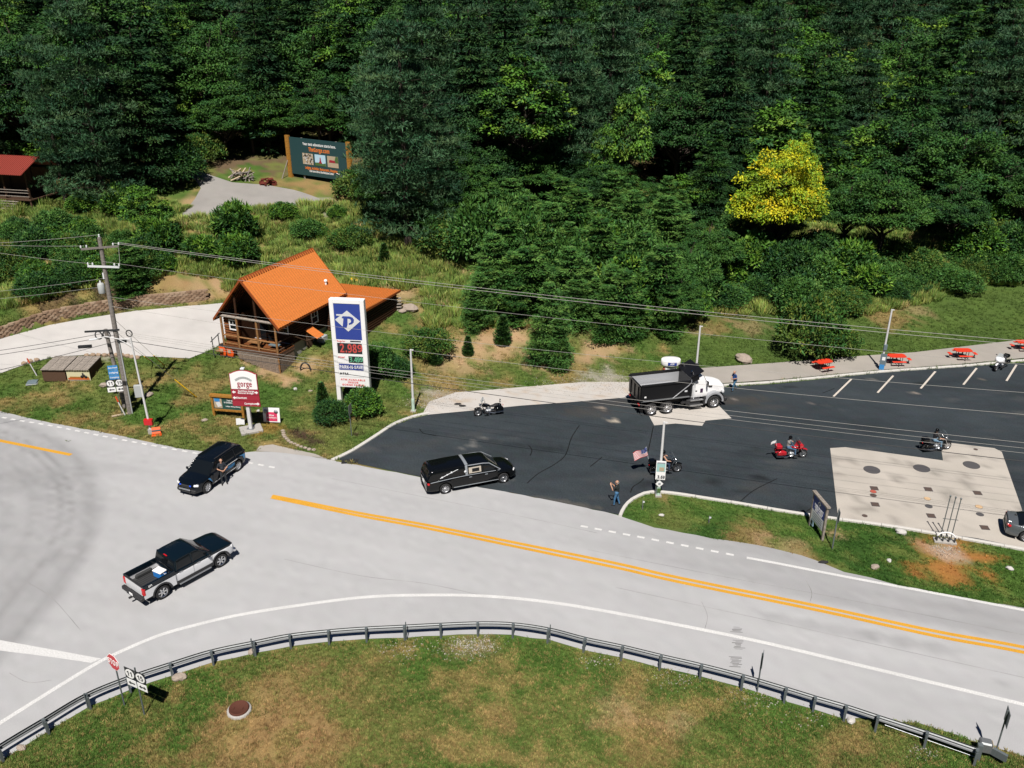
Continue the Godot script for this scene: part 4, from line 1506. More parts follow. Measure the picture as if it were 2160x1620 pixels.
	var lefts := [
		[Vector3(-0.7, 13.5, 0.5), [0, 513], 13.4, "bare power line leaving the crossarm above the bank"],
		[Vector3(0.3, 14.2, 0.1), [0, 508], 13.9, "bare power line leaving the pole top above the bank"],
		[Vector3(-0.6, 12.1, 0.2), [0, 530], 12.0, "bare power line leaving the steel crossarm above the bank"],
		[Vector3(0.1, 11.0, 0.2), [0, 610], 9.6, "service line sloping down across the shrubs"],
		[Vector3(0.1, 10.4, 0.2), [0, 626], 9.1, "lower service line sloping down across the shrubs"],
		[Vector3(0.1, 6.9, 0.2), [0, 735], 6.6, "black communication cable above the pale driveway"],
		[Vector3(0.1, 6.6, 0.2), [0, 744], 6.3, "second black communication cable above the pale driveway"],
		[Vector3(0.1, 6.1, 0.2), [0, 776], 5.5, "thick black communication cable above the well boxes"]]
	for w in lefts:
		var a: Vector3 = p0 + w[0]
		var e := px(w[1][0], w[1][1], w[2])
		var b := a + (e - a) * 1.9
		wire(w[3], a, b, 0.15, 0.02 if w[2] < 8.0 else 0.01, M.dark_wire if w[2] < 8.0 else M.wire, "wires strung from the utility pole")
	wire("jumper loop between the two crossarms", p0 + Vector3(1.42, 13.4, -0.2), p0 + Vector3(1.45, 12.1, 0.2), 0.12, 0.014, M.wire, "wires strung from the utility pole")
	# guy wires with yellow guards
	for q in [[Vector3(0.0, 8.0, 0.0), [348, 772], "steel guy wire with a yellow guard at the driveway edge, upper attachment"], [Vector3(0.0, 6.4, 0.0), [322, 764], "steel guy wire with a yellow guard at the driveway edge, lower attachment"], [Vector3(0.0, 7.0, 0.1), [416, 839], "steel guy wire with a yellow guard anchored in mid lawn"]]:
		var e := on(q[1][0], q[1][1])
		var a: Vector3 = p0 + q[0]
		var t := thing("guy_wire", q[2], "guy wire", e, 0.0, "guy wires of the utility pole")
		one_tube("cable", [Vector3.ZERO, a - e], 0.012, M.steel, t, -1.0, 5)
		one_tube("guard", [Vector3.ZERO + (a - e).normalized() * 0.1, (a - e).normalized() * 2.4], 0.045, M.yellow, t)
	# the older cut-off pole next to it
	var st := thing("pole_stub", "shorter cut-off wooden pole standing against the utility pole", "utility pole", on(264, 860))
	one_tube("pole", [Vector3(0, -0.2, 0), Vector3(-0.32, 6.6, 0.0)], 0.17, M.pole_wood, st, 0.14, 12)
	one_box("meter_plate", Vector3(-0.05, 3.3, 0.18), Vector3(0.2, 0.35, 0.05), M.box_grey, st)
	# street light on a metal pole
	var lp := on(319, 915)
	var sl := thing("street_lamp", "galvanised street lamp with a long arm and a red box at its foot", "street lamp", lp)
	one_tube("pole", [Vector3(0, 0, 0), Vector3(-0.2, 7.7, 0.0)], 0.09, M.pole_white, sl, 0.06, 10)
	one_box("base", Vector3(0, 0.2, 0), Vector3(0.3, 0.45, 0.3), M.cast_concrete, sl)
	one_tube("arm", [Vector3(-0.2, 7.55, 0), Vector3(-1.0, 7.55, 0), Vector3(-1.9, 7.75, 0), Vector3(-2.6, 7.6, 0)], 0.045, M.pole_white, sl, 0.03)
	one_tube("brace", [Vector3(-0.19, 7.0, 0), Vector3(-1.0, 7.5, 0)], 0.03, M.pole_white, sl)
	one_box("lamp_head", Vector3(-2.85, 7.55, 0), Vector3(0.6, 0.1, 0.22), M.porcelain, sl, Basis(Vector3.BACK, 0.15), 0.03)
	one_box("junction_box", Vector3(0.02, 1.05, 0.12), Vector3(0.62, 0.45, 0.3), M.lamp_red, sl, Basis(), 0.02)
	one_box("meter_box", Vector3(-0.32, 3.5, -0.02), Vector3(0.6, 0.95, 0.25), M.box_grey, sl, Basis(Vector3.UP, 0.2), 0.02)
	# lot light poles: posts that carry posters
	for q in [[872, 868, 5.25, "slim white lot post at the kerb bend beside the lawn"], [1467, 791, 4.5, "slim white lot post behind the dump truck cab"], [1857, 781, 5.6, "slim white lot post with dark posters between the picnic tables"], [1388, 1046, 5.4, "slim white lot post with poster boards on the island tip"]]:
		var at := px(q[0], q[1])
		var t := thing("light_post", q[3], "post", at)
		one_tube("post", [Vector3(0, 0, 0), Vector3(0.03, q[2], 0)], 0.1, M.pole_white, t, 0.075, 10)
		one_tube("sleeve", [Vector3(0, 0, 0), Vector3(0.006, 1.1, 0)], 0.13, M.poster_mint if q[0] < 1400 else M.pole_white, t, -1.0, 10)
		one_box("cap_bracket", Vector3(0.12, q[2] - 0.05, 0), Vector3(0.24, 0.06, 0.1), M.pole_white, t)
		one_box("base", Vector3(0, 0.05, 0), Vector3(0.4, 0.12, 0.4), M.cast_concrete, t)
		if q[0] == 1388:
			var n := Node3D.new()
			n.name = "poster_frame"
			t.add_child(n)
			n.position = Vector3(0.02, 1.95, 0.16)
			n.rotation.y = -0.15
			one_box("poster", Vector3(0, 0.05, 0), Vector3(0.62, 1.35, 0.05), M.sign_white, n)
			one_box("print", Vector3(0, 0.28, 0.03), Vector3(0.54, 0.62, 0.012), M.poster_teal, n)
			one_box("print", Vector3(0.05, 0.15, 0.034), Vector3(0.3, 0.28, 0.012), M.tan, n)
			one_box("print", Vector3(0, 0.6, 0.034), Vector3(0.5, 0.09, 0.012), M.decal_grey, n)
			text("3.69", 0.22, Vector3(0.05, -0.42, 0.04), Basis(), M.sign_black, n, "lettering", 1.0, true, 0.46)
			one_tube("poster_stake", [Vector3(-0.2, 0.1, 0.1), Vector3(-0.2, 1.4, 0.14)], 0.02, M.steel, t)
			one_box("badge", Vector3(0, 1.0, 0.15), Vector3(0.36, 0.36, 0.02), M.sign_white, t, Basis(Vector3.BACK, PI / 4))
			one_box("badge_print", Vector3(0, 1.0, 0.165), Vector3(0.16, 0.16, 0.01), M.decal_grey, t)
			one_box("badge", Vector3(0, 0.5, 0.15), Vector3(0.22, 0.3, 0.02), M.plant_green, t)
		if q[0] == 1857:
			one_box("poster", Vector3(0.02, 1.05, 0.14), Vector3(0.5, 1.1, 0.04), M.slate, t, Basis(Vector3.UP, -0.35))
			one_box("poster_print", Vector3(0.03, 1.15, 0.17), Vector3(0.26, 0.3, 0.02), M.sign_white, t, Basis(Vector3.UP, -0.35))
			one_box("poster", Vector3(0, 0.35, 0.14), Vector3(0.4, 0.5, 0.04), M.sky_blue, t, Basis(Vector3.UP, -0.35))
			one_box("control_box", Vector3(0, 2.2, 0.14), Vector3(0.3, 0.5, 0.16), M.slate, t, Basis(), 0.02)
		if q[0] == 1467:
			one_box("control_box", Vector3(0.02, 0.9, 0.12), Vector3(0.28, 0.5, 0.18), M.sign_black, t, Basis(), 0.02)
			one_box("control_box", Vector3(0.02, 0.35, 0.12), Vector3(0.2, 0.4, 0.16), M.sign_black, t, Basis(), 0.02)
	make_guardrail()


func make_guardrail() -> void:
	var g := thing("guardrail", "galvanised steel guardrail curving along the near edge of the highway", "guardrail")
	var line := smooth_line(rail_line, 5)
	# the beam in lengths between posts: a w-shaped section
	var section := [[0.0, 0.42], [-0.025, 0.47], [-0.085, 0.5], [-0.085, 0.54], [-0.02, 0.58], [-0.02, 0.6], [-0.085, 0.64], [-0.085, 0.68], [-0.025, 0.71], [0.0, 0.75]]
	var posts := rail_line
	for i in range(0, posts.size() - 2):
		var l := PackedVector2Array()
		for k in 6:
			l.append(line[i * 5 + k])
		var s := tool_st()
		var rings := []
		for k in l.size():
			var at: int = i * 5 + k
			var d := (line[mini(at + 1, line.size() - 1)] - line[maxi(at - 1, 0)]).normalized()
			var n := Vector2(d.y, -d.x)
			if n.y > 0.0:
				n = -n
			var ring := []
			for q in section:
				var off: float = 0.2 - q[0] + 0.004 * (i % 2)
				ring.append(Vector3(l[k].x + n.x * off, q[1], l[k].y + n.y * off))
			rings.append(ring)
		s.set_smooth_group(-1)
		for k in l.size() - 1:
			for q in section.size() - 1:
				quad(s, rings[k][q], rings[k + 1][q], rings[k + 1][q + 1], rings[k][q + 1])
		obj("rail_beam", s, M.galvanised, g)
	for i in range(1, posts.size() - 1):
		var d := (posts[i + 1] - posts[i - 1]).normalized()
		var b := Basis(Vector3(d.x, 0, d.y), Vector3.UP, Vector3(-d.y, 0, d.x))
		var p := Node3D.new()
		p.name = "post"
		g.add_child(p, true)
		p.transform = Transform3D(b, Vector3(posts[i].x, 0, posts[i].y))
		var s := tool_st()
		box(s, Vector3(0, 0.34, 0.0), Vector3(0.1, 0.82, 0.03))
		box(s, Vector3(0, 0.34, 0.07), Vector3(0.012, 0.82, 0.11))
		box(s, Vector3(0, 0.34, 0.14), Vector3(0.1, 0.82, 0.03))
		obj("web", s, M.galv_post, p)
		var side := -1.0 if b.z.z > 0 else 1.0
		one_box("spacer_block", Vector3(0, 0.6, side * 0.09), Vector3(0.13, 0.34, 0.14), M.galv_post, p)
	# end terminal near the right corner
	var e := px(2072, 1598)
	var n := Node3D.new()
	n.name = "end_terminal"
	g.add_child(n)
	n.position = Vector3(e.x, 0, e.z)
	n.rotation.y = -0.32
	one_box("impact_head", Vector3(0.0, 0.6, -0.1), Vector3(0.5, 0.55, 0.42), M.galvanised, n, Basis(), 0.06)
	one_box("chute", Vector3(0.5, 0.5, 0.12), Vector3(0.7, 0.35, 0.14), M.galv_post, n, Basis(Vector3.UP, -0.5))
	one_box("wood_post", Vector3(-0.25, 0.4, 0.18), Vector3(0.2, 0.9, 0.2), M.galv_post, n)
	one_tube("anchor_cable", [Vector3(-4.0, 0.55, -0.05), Vector3(-0.3, 0.12, 0.2)], 0.018, M.steel, n)
	one_box("hazard_plate", Vector3(0.27, 0.62, -0.1), Vector3(0.02, 0.4, 0.32), M.tan, n)
	# markers that stick up beside the rail
	for q in [[186, 1496, 0.95, "delineator rod beside the guardrail below the stop line"], [535, 1384, 1.1, "delineator rod beside the guardrail above a pale stone"], [858, 1352, 1.2, "delineator rod beside the guardrail at the gravel patch"], [1160, 1356, 1.15, "delineator rod beside the guardrail at its bend"]]:
		var t := thing("delineator", q[3], "marker", px(q[0], q[1]))
		one_tube("rod", [Vector3.ZERO, Vector3(0, q[2], 0)], 0.025, M.galv_post, t, -1.0, 6)
		one_box("reflector", Vector3(0, q[2] - 0.1, 0.03), Vector3(0.05, 0.2, 0.015), M.galv_post, t)


# ---------------------------------------------------------------- signs
func face_camera(p: Vector3, extra := 0.0) -> float:
	return atan2(-p.x, -p.z) + extra


func make_signs() -> void:
	# the tall price sign
	var mid := on(749, 850)
	var t := thing("price_sign", "tall white fuel price sign on two legs beside the cabin lawn", "sign", Vector3(mid.x, 0, mid.z), deg_to_rad(-7))
	t.position.y = height(mid.x, mid.z) - 0.25
	var w := 2.72
	for k in [-1.0, 1.0]:
		one_box("leg", Vector3(k * (w * 0.5 - 0.16), 4.45, 0), Vector3(0.34, 9.1, 0.5), M.sign_white, t, Basis(), 0.03)
	one_box("crown", Vector3(0, 8.83, 0), Vector3(w - 0.66, 0.36, 0.5), M.sign_white, t, Basis(), 0.03)
	one_box("cabinet", Vector3(0, 7.2, 0), Vector3(w - 0.66, 2.9, 0.44), M.sign_blue, t)
	one_box("cabinet", Vector3(0, 3.73, 0), Vector3(w - 0.66, 4.0, 0.44), M.sign_white, t)
	var s := tool_st()
	# the diamond and its stripe
	prism(s, [[-0.98, 7.35], [-0.55, 7.68], [-0.85, 7.68], [-0.85, 7.8], [-0.4, 7.8], [0, 8.12], [0.98, 7.28], [0, 6.42], [-0.6, 6.98]], 0.222, 0.24)
	obj("diamond", s, M.logo_grey, t)
	var l := tool_st()
	prism(l, [[-0.36, 7.66], [-0.44, 7.52], [-0.3, 7.48], [-0.42, 6.78], [-0.12, 6.72], [-0.02, 7.0], [0.02, 7.52]], 0.241, 0.255)
	prism(l, [[-0.36, 7.66], [0.2, 7.66], [0.42, 7.58], [0.52, 7.42], [0.48, 7.2], [0.34, 7.06], [0.1, 6.98], [0.08, 7.1], [0.22, 7.16], [0.3, 7.3], [0.22, 7.46], [0.02, 7.5]], 0.2412, 0.2552)
	obj("letter", l, M.sign_blue, t)
	text("Regular", 0.13, Vector3(-0.65, 5.6, 0.226), Basis(), M.letter_red, t, "lettering", 1.0, true)
	one_box("reader_strip", Vector3(0.5, 5.62, 0.225), Vector3(0.85, 0.1, 0.012), M.sign_black, t)
	one_box("price_screen", Vector3(0, 5.02, 0.225), Vector3(1.96, 0.86, 0.02), M.sign_black, t)
	text("2.98", 0.72, Vector3(-0.1, 5.02, 0.24), Basis(), M.led_red, t, "digits", 1.1, true, 1.35)
	text("9", 0.6, Vector3(0.83, 5.06, 0.24), Basis(), M.led_red, t, "digits", 1.0, true)
	text("Diesel", 0.13, Vector3(-0.72, 4.26, 0.226), Basis(), M.letter_red, t, "lettering", 1.0, true)
	one_box("price_screen", Vector3(0.42, 4.1, 0.225), Vector3(1.16, 0.54, 0.02), M.sign_black, t)
	text("3.49", 0.42, Vector3(0.33, 4.1, 0.24), Basis(), M.led_green, t, "digits", 1.1, true, 0.82)
	text("9", 0.36, Vector3(0.88, 4.12, 0.24), Basis(), M.led_green, t, "digits")
	one_box("name_band", Vector3(0, 3.45, 0.225), Vector3(1.96, 0.5, 0.02), M.sign_blue, t)
	text("PARK-N-SAVE", 0.26, Vector3(0, 3.45, 0.24), Basis(), M.sign_white, t, "lettering", 1.0, true, 1.86)
	text("ATM", 0.2, Vector3(-0.62, 2.86, 0.226), Basis(), M.sign_black, t, "lettering", 1.25, true)
	one_box("panel_seam", Vector3(0, 2.62, 0.223), Vector3(1.96, 0.02, 0.012), M.box_grey, t)
	for q in [["ATM AVAILABLE", 2.36], ["INSIDE", 2.14], ["GORGE PASSES", 1.92]]:
		text(q[0], 0.15, Vector3(0.05, q[1], 0.226), Basis(), M.letter_red, t, "lettering", 1.25, true, 1.8)
	# wayfinding sign with a curved top
	var p := on(530, 908)
	t = thing("wayfinding_sign", "white and maroon arched wayfinding sign on one steel post", "sign", p, deg_to_rad(-4))
	one_box("footing", Vector3(0, 0.08, 0), Vector3(1.6, 0.2, 1.3), M.cast_concrete, t, Basis(Vector3.UP, 0.5), 0.03)
	one_box("post", Vector3(0, 1.6, 0), Vector3(0.26, 3.0, 0.26), M.pole_white, t, Basis(), 0.03)
	one_box("base_plate", Vector3(0, 0.2, 0), Vector3(0.5, 0.06, 0.5), M.steel, t)
	var yb := 2.35
	var arch := [[-0.98, 1.15], [0.98, 1.15], [0.98, 2.35]]
	for k in 9:
		var a := lerpf(0.9, -0.9, k / 8.0)
		arch.append([a, 2.35 + 0.26 * (1.0 - a * a / 0.81)])
	arch.append([-0.98, 2.35])
	s = tool_st()
	prism(s, arch.map(func(q): return [q[0] * 1.05, q[1] * 1.02 - 0.02]), 0.1, 0.2, Vector3(0, yb - 0.0, 0))
	obj("back_plate", s, M.maroon, t)
	s = tool_st()
	prism(s, arch, 0.2, 0.215, Vector3(0, yb, 0))
	obj("white_panel", s, M.sign_white, t)
	for k in 3:
		one_box("direction_bar", Vector3(0, yb + 0.9 - k * 0.46, 0.17), Vector3(2.08, 0.43, 0.09), M.maroon, t)
	s = tool_st()
	for k in 9:
		var a := lerpf(-0.75, 0.75, k / 8.0)
		box(s, Vector3(a * 0.72, yb + 2.08 - a * a * 0.35, 0.222), Vector3(0.17, 0.16, 0.012), Basis(Vector3.BACK, -a * 0.6))
	obj("arch_mark", s, M.box_grey, t)
	text("gorge", 0.42, Vector3(0.05, yb + 1.55, 0.222), Basis(), M.maroon, t, "lettering", 1.0, true, 1.1)
	one_box("finial", Vector3(0, yb + 2.75, 0.1), Vector3(0.3, 0.14, 0.3), M.porcelain, t, Basis(), 0.04)
	for q in [["Red River Gorge", 0.1, yb + 0.99, 0.12], ["Natural Bridge", 0.05, yb + 0.83, 0.12], ["Stanton", -0.3, yb + 0.44, 0.15], ["Campton", 0.3, yb - 0.02, 0.15]]:
		text(q[0], q[3], Vector3(q[1], q[2], 0.222), Basis(), M.sign_white, t, "lettering", 1.0, true, 1.2)
	for q in [[-0.82, 0.9, 1], [0.84, 0.9, -1], [-0.82, 0.44, 1], [0.84, -0.02, -1]]:
		var r := tool_st()
		prism(r, [[0, 0.13], [-0.15, 0.0], [0, -0.13], [0, -0.05], [0.12, -0.05], [0.12, 0.05], [0, 0.05]], 0.217, 0.228, Vector3(q[0], yb + q[1], 0), Basis.from_scale(Vector3(q[2], 1, 1)))
		obj("arrow", r, M.sign_white, t)
	# wooden visitor board
	p = on(484, 880)
	t = thing("visitor_board", "low wooden framed visitor board with dark teal panel", "sign", p, deg_to_rad(-10))
	one_box("panel", Vector3(0, 1.2, 0), Vector3(2.3, 1.05, 0.08), M.board_teal, t)
	for k in [-1.0, 1.0]:
		one_box("frame_post", Vector3(k * 1.22, 0.85, 0), Vector3(0.18, 1.9, 0.2), M.amber_wood, t)
	one_box("frame_rail", Vector3(0, 1.8, 0.0), Vector3(2.7, 0.16, 0.34), M.amber_wood, t)
	one_box("frame_rail", Vector3(0, 0.6, 0.0), Vector3(2.26, 0.16, 0.2), M.amber_wood, t)
	one_box("picture", Vector3(-0.75, 1.2, 0.05), Vector3(0.65, 0.85, 0.02), M.tan, t)
	one_box("picture_sky", Vector3(-0.8, 1.45, 0.062), Vector3(0.45, 0.3, 0.01), M.sky_blue, t)
	one_box("picture_rock", Vector3(-0.7, 1.08, 0.062), Vector3(0.35, 0.4, 0.01), M.logo_grey, t, Basis(Vector3.BACK, 0.4))
	text("Your Gateway", 0.12, Vector3(0.45, 1.45, 0.045), Basis(), M.sign_white, t, "lettering", 1.0, true, 0.9)
	text("to Outdoor Adventure", 0.12, Vector3(0.42, 1.27, 0.045), Basis(), M.sign_white, t, "lettering", 1.0, true, 1.35)
	text("Lodging  Hiking  Climbing", 0.08, Vector3(0.45, 0.95, 0.045), Basis(), M.sign_white, t, "lettering", 1.0, true, 1.2)
	# small yard signs
	p = on(575, 893)
	t = thing("yard_sign", "white yard sign with a crimson printed panel on the lawn", "sign", p, deg_to_rad(-5))
	one_box("board", Vector3(0, 0.72, 0), Vector3(1.3, 1.15, 0.06), M.sign_white, t, Basis(Vector3.RIGHT, -0.1))
	one_box("print", Vector3(0.02, 0.6, 0.05), Vector3(0.85, 0.72, 0.02), M.pink_red, t, Basis(Vector3.RIGHT, -0.1))
	s = tool_st()
	for q in [[-0.42, 1.02, 0.16], [0.38, 1.05, 0.15]]:
		lathe(s, [[0.0, 0.0], [q[2], 0.0], [q[2], 0.015], [0.0, 0.015]], Vector3(q[0], q[1], 0.06), Basis(Vector3.RIGHT, PI / 2), 12)
	obj("portrait", s, M.decal_grey, t)
	for q in [["Miss", 0.72], ["Shirley's", 0.52]]:
		text(q[0], 0.13, Vector3(0.02, q[1], 0.075), Basis(), M.sign_white, t, "lettering", 1.0, true, 0.75)
	for k in [-1.0, 1.0]:
		one_tube("stake", [Vector3(k * 0.5, -0.1, -0.05), Vector3(k * 0.5, 0.5, -0.02)], 0.025, M.steel, t)
	p = on(508, 897)
	t = thing("yard_sign", "small blank grey-white placard leaning by the steel sign post", "sign", p, 0.1)
	one_box("board", Vector3(0, 0.32, 0), Vector3(0.62, 0.5, 0.03), M.logo_grey, t, Basis(Vector3.RIGHT, -0.25))
	one_tube("stake", [Vector3(0, -0.1, 0), Vector3(0, 0.3, 0)], 0.02, M.steel, t)
	# edge-on sign on a thin post at the lawn corner
	p = on(742, 922)
	t = thing("edge_sign", "thin steel post whose small sign is seen edge-on near the kerb bend", "sign", p, deg_to_rad(80))
	one_tube("post", [Vector3.ZERO, Vector3(0, 2.6, 0)], 0.035, M.galv_post, t)
	one_box("plate", Vector3(0, 2.3, 0.05), Vector3(0.6, 0.75, 0.02), M.galvanised, t)
	# route signs on the old pole
	p = on(272, 868)
	t = thing("route_sign", "route 11 and 15 shields with arrows on the old wooden pole", "sign", p + Vector3(-0.42, 0, 0.45), deg_to_rad(14))
	route_plates(t, 2.1, 1)
	t = thing("guide_sign", "blue guide panel high on the old wooden pole", "sign", p + Vector3(-0.35, 0, 0.28), deg_to_rad(14))
	for k in 3:
		one_box("panel", Vector3(-0.1, 3.05 + k * 0.4, 0), Vector3(0.72, 0.36, 0.03), M.sky_blue, t)
		text(["Camping", "Lodging", "Gas Food"][k], 0.12, Vector3(-0.1, 3.05 + k * 0.4, 0.017), Basis(), M.sign_white, t, "lettering", 1.0, true, 0.62)
	one_tube("post", [Vector3(-0.1, 0, -0.03), Vector3(-0.1, 4.0, -0.03)], 0.03, M.galv_post, t)
	# stop sign and its neighbour, seen from the front at the corner
	p = px(263, 1489)
	t = thing("stop_sign", "red octagonal stop sign on a steel post behind the guardrail", "sign", p, deg_to_rad(-33))
	one_tube("post", [Vector3.ZERO, Vector3(0, 2.95, 0)], 0.035, M.galv_post, t)
	s = tool_st()
	var s2 := tool_st()
	var oct := []
	var oct2 := []
	for k in 8:
		var a := PI / 8 + TAU * k / 8.0
		oct.append([cos(a) * 0.46, 2.6 + sin(a) * 0.46])
		oct2.append([cos(a) * 0.43, 2.6 + sin(a) * 0.43])
	prism(s, oct, 0.04, 0.055)
	prism(s2, oct2, 0.055, 0.062)
	obj("border", s, M.sign_white, t)
	obj("plate", s2, M.stop_red, t)
	text("STOP", 0.3, Vector3(0, 2.6, 0.064), Basis(), M.sign_white, t, "lettering", 0.95, true, 0.78)
	p = px(305, 1509)
	t = thing("route_sign", "route 11 and 15 shields with arrows on a steel post behind the guardrail", "sign", p, deg_to_rad(-26))
	one_tube("post", [Vector3.ZERO, Vector3(0, 2.75, -0.03)], 0.035, M.galv_post, t)
	route_plates(t, 1.78, 0)
	# thin posts with edge-on plates by the right-hand lane
	for q in [[1597, 1459, 2.3, "tall thin marker post beyond the guardrail by the tyre marks"], [2096, 1600, 2.7, "edge-on steel sign post past the guardrail end"]]:
		t = thing("edge_sign", q[3], "sign", px(q[0], q[1]), deg_to_rad(72))
		one_tube("post", [Vector3.ZERO, Vector3(0, q[2], 0)], 0.035, M.galv_post, t)
		one_box("plate", Vector3(0, q[2] - 0.35, 0.04), Vector3(0.45 if q[0] < 1800 else 0.6, 0.75, 0.02), M.galv_post, t)
	# the store board on the island
	var a1 := px(1708, 1108)
	var a2 := px(1734, 1141)
	var m := (a1 + a2) * 0.5
	var wd := a1.distance_to(a2)
	var yaw := atan2(-(a2.z - a1.z), a2.x - a1.x)
	t = thing("store_board", "navy and white store board on two grey wooden posts on the island", "sign", m, yaw)
	for k in [-1.0, 1.0]:
		one_box("post", Vector3(k * wd * 0.5, 1.15, 0), Vector3(0.13, 2.4, 0.13), M.grey_wood, t)
	one_box("top_rail", Vector3(0, 2.38, 0), Vector3(wd + 0.3, 0.1, 0.22), M.grey_wood, t)
	one_box("upper_panel", Vector3(0, 1.82, 0.02), Vector3(wd - 0.14, 1.0, 0.06), M.sign_blue, t)
	one_box("lower_panel", Vector3(0, 0.95, 0.02), Vector3(wd - 0.14, 0.7, 0.06), M.sign_white, t)
	s = tool_st()
	prism(s, [[-0.2, 2.05], [0, 2.22], [0.2, 2.05], [0, 1.88]], 0.052, 0.06)
	obj("diamond", s, M.sign_white, t)
	s = tool_st()
	prism(s, [[-0.1, 2.05], [0, 2.13], [0.1, 2.05], [0, 1.97]], 0.061, 0.066)
	obj("diamond_centre", s, M.sign_blue, t)
	for k in 3:
		text(["PARK-N-SAVE", "FRESH PIZZA", "HOT FOOD"][k], 0.13, Vector3(0, 1.74 - k * 0.17, 0.052), Basis(), M.sign_white, t, "lettering", 1.0, true, wd * 0.72)
	for k in 4:
		one_box("print_line", Vector3(0, 1.18 - k * 0.15, 0.055), Vector3(wd * 0.7, 0.05, 0.01), M.decal_grey, t)
	one_box("tacked_poster", Vector3(-wd * 0.36, 0.42, 0.03), Vector3(0.42, 0.45, 0.03), M.poster_sky, t)
	one_box("poster_print", Vector3(-wd * 0.36, 0.42, 0.05), Vector3(0.2, 0.22, 0.012), M.sign_black, t)
	t = thing("edge_sign", "grey sign post seen edge-on beside the navy store board", "sign", px(1755, 1159), deg_to_rad(80))
	one_box("post", Vector3(0, 1.35, 0), Vector3(0.07, 2.75, 0.07), M.galv_post, t)
	one_box("plate", Vector3(0, 2.35, 0.05), Vector3(0.5, 0.7, 0.02), M.galv_post, t)
	# little utility markers on the island
	for q in [[1355, 1075, 0.7, "short grey marker stake on the island tip"], [1495, 1104, 0.55, "short grey marker stake on the island grass"]]:
		t = thing("marker_stake", q[3], "marker", px(q[0], q[1]))
		one_box("stake", Vector3(0, q[2] * 0.5, 0), Vector3(0.06, q[2], 0.03), M.galvanised, t)
		one_box("tag", Vector3(0.05, q[2] - 0.12, 0.02), Vector3(0.12, 0.12, 0.01), M.porcelain, t)


func route_plates(t: Node3D, y: float, kind: int) -> void:
	for k in 2:
		var x := -0.32 + k * 0.64
		one_box("shield", Vector3(x, y + 0.55, 0.03), Vector3(0.61, 0.61, 0.015), M.sign_black, t)
		var s := tool_st()
		lathe(s, [[0.0, 0.0], [0.27, 0.0], [0.27, 0.008], [0.0, 0.008]], Vector3(x, y + 0.55, 0.038), Basis(Vector3.RIGHT, PI / 2).scaled(Vector3(1.0, 0.92, 1.0)), 20, false)
		obj("disc", s, M.sign_white, t)
		text(["11", "15"][k], 0.27, Vector3(x, y + 0.55, 0.049), Basis(), M.sign_black, t, "numerals", 0.9)
		one_box("arrow_plate", Vector3(x, y + 0.02, 0.03), Vector3(0.58, 0.38, 0.015), M.sign_white, t)
		var r := tool_st()
		prism(r, [[-0.2, 0.0], [-0.06, 0.1], [-0.06, 0.035], [0.2, 0.035], [0.2, -0.035], [-0.06, -0.035], [-0.06, -0.1]], 0.0, 0.008, Vector3(x, y + 0.02, 0.039))
		if k == 1:
			prism(r, [[0.2, 0.0], [0.08, -0.1], [0.08, 0.1]], 0.0, 0.0085, Vector3(x + 0.04, y + 0.02, 0.039))
		obj("arrow", r, M.sign_black, t)


# ---------------------------------------------------------------- vehicles (x forward, y up)
var wheel_cache := {}


func wheel(parent: Node3D, at: Vector3, r: float, wide: float, out: float, rim_mat: Material, spokes := 6, called := "wheel") -> void:
	var n := Node3D.new()
	n.name = called
	parent.add_child(n, true)
	n.position = at
	n.rotation.x = PI / 2 * out
	var key := "%.2f %.2f %d" % [r, wide, spokes]
	if not wheel_cache.has(key):
		var h := wide * 0.5
		var ri := r * 0.66
		var s := tool_st()
		lathe(s, [[ri, -h], [r * 0.9, -h], [r * 0.98, -h * 0.7], [r, -h * 0.3], [r, h * 0.3], [r * 0.98, h * 0.7], [r * 0.9, h], [ri, h * 0.95], [ri, -h]], Vector3.ZERO, Basis(), 24)
		s.generate_normals()
		var m := tool_st()
		lathe(m, [[0.0, h * 0.15], [ri * 0.98, h * 0.1]], Vector3.ZERO, Basis(), 20)
		m.generate_normals()
		var q := tool_st()
		lathe(q, [[ri * 0.9, h * 0.4], [ri, h * 0.98], [ri * 1.04, h * 0.9]], Vector3.ZERO, Basis(), 24)
		lathe(q, [[0.0, h * 0.75], [ri * 0.22, h * 0.75], [ri * 0.3, h * 0.3]], Vector3.ZERO, Basis(), 12)
		for k in spokes:
			var a := TAU * k / spokes
			box(q, Vector3(cos(a) * ri * 0.55, h * 0.45, sin(a) * ri * 0.55), Vector3(ri * 0.8, h * 0.35, ri * 0.9 / maxf(spokes * 0.5, 2.0)), Basis(Vector3.UP, -a))
		q.generate_normals()
		wheel_cache[key] = [s.commit(), m.commit(), q.commit()]
	var c = wheel_cache[key]
	obj("tyre", c[0], M.rubber, n)
	obj("hub_plate", c[1], M.dark_steel, n)
	obj("rim", c[2], rim_mat, n)
	if called != "wheel":
		var back := obj("rim", c[2], rim_mat, n)
		back.rotation.x = PI


func arch_low(sill: float, axles: Array, r: float, cy: float) -> Callable:
	return func(x: float) -> float:
		var y := sill
		for a in axles:
			var d: float = absf(x - a)
			if d < r:
				y = maxf(y, cy + sqrt(r * r - d * d))
		return y


func body_xs(a: float, b: float, step: float, axles: Array, r: float) -> Array:
	var xs := span(a, b, step)
	for c in axles:
		for k in 13:
			var x: float = c - r * cos(PI * k / 12.0)
			if x > a and x < b:
				xs.append(x)
		for e in [-0.004, 0.004]:
			if c - r + e > a:
				xs.append(c - r + e)
			if c + r + e < b:
				xs.append(c + r + e)
	xs.sort()
	return xs


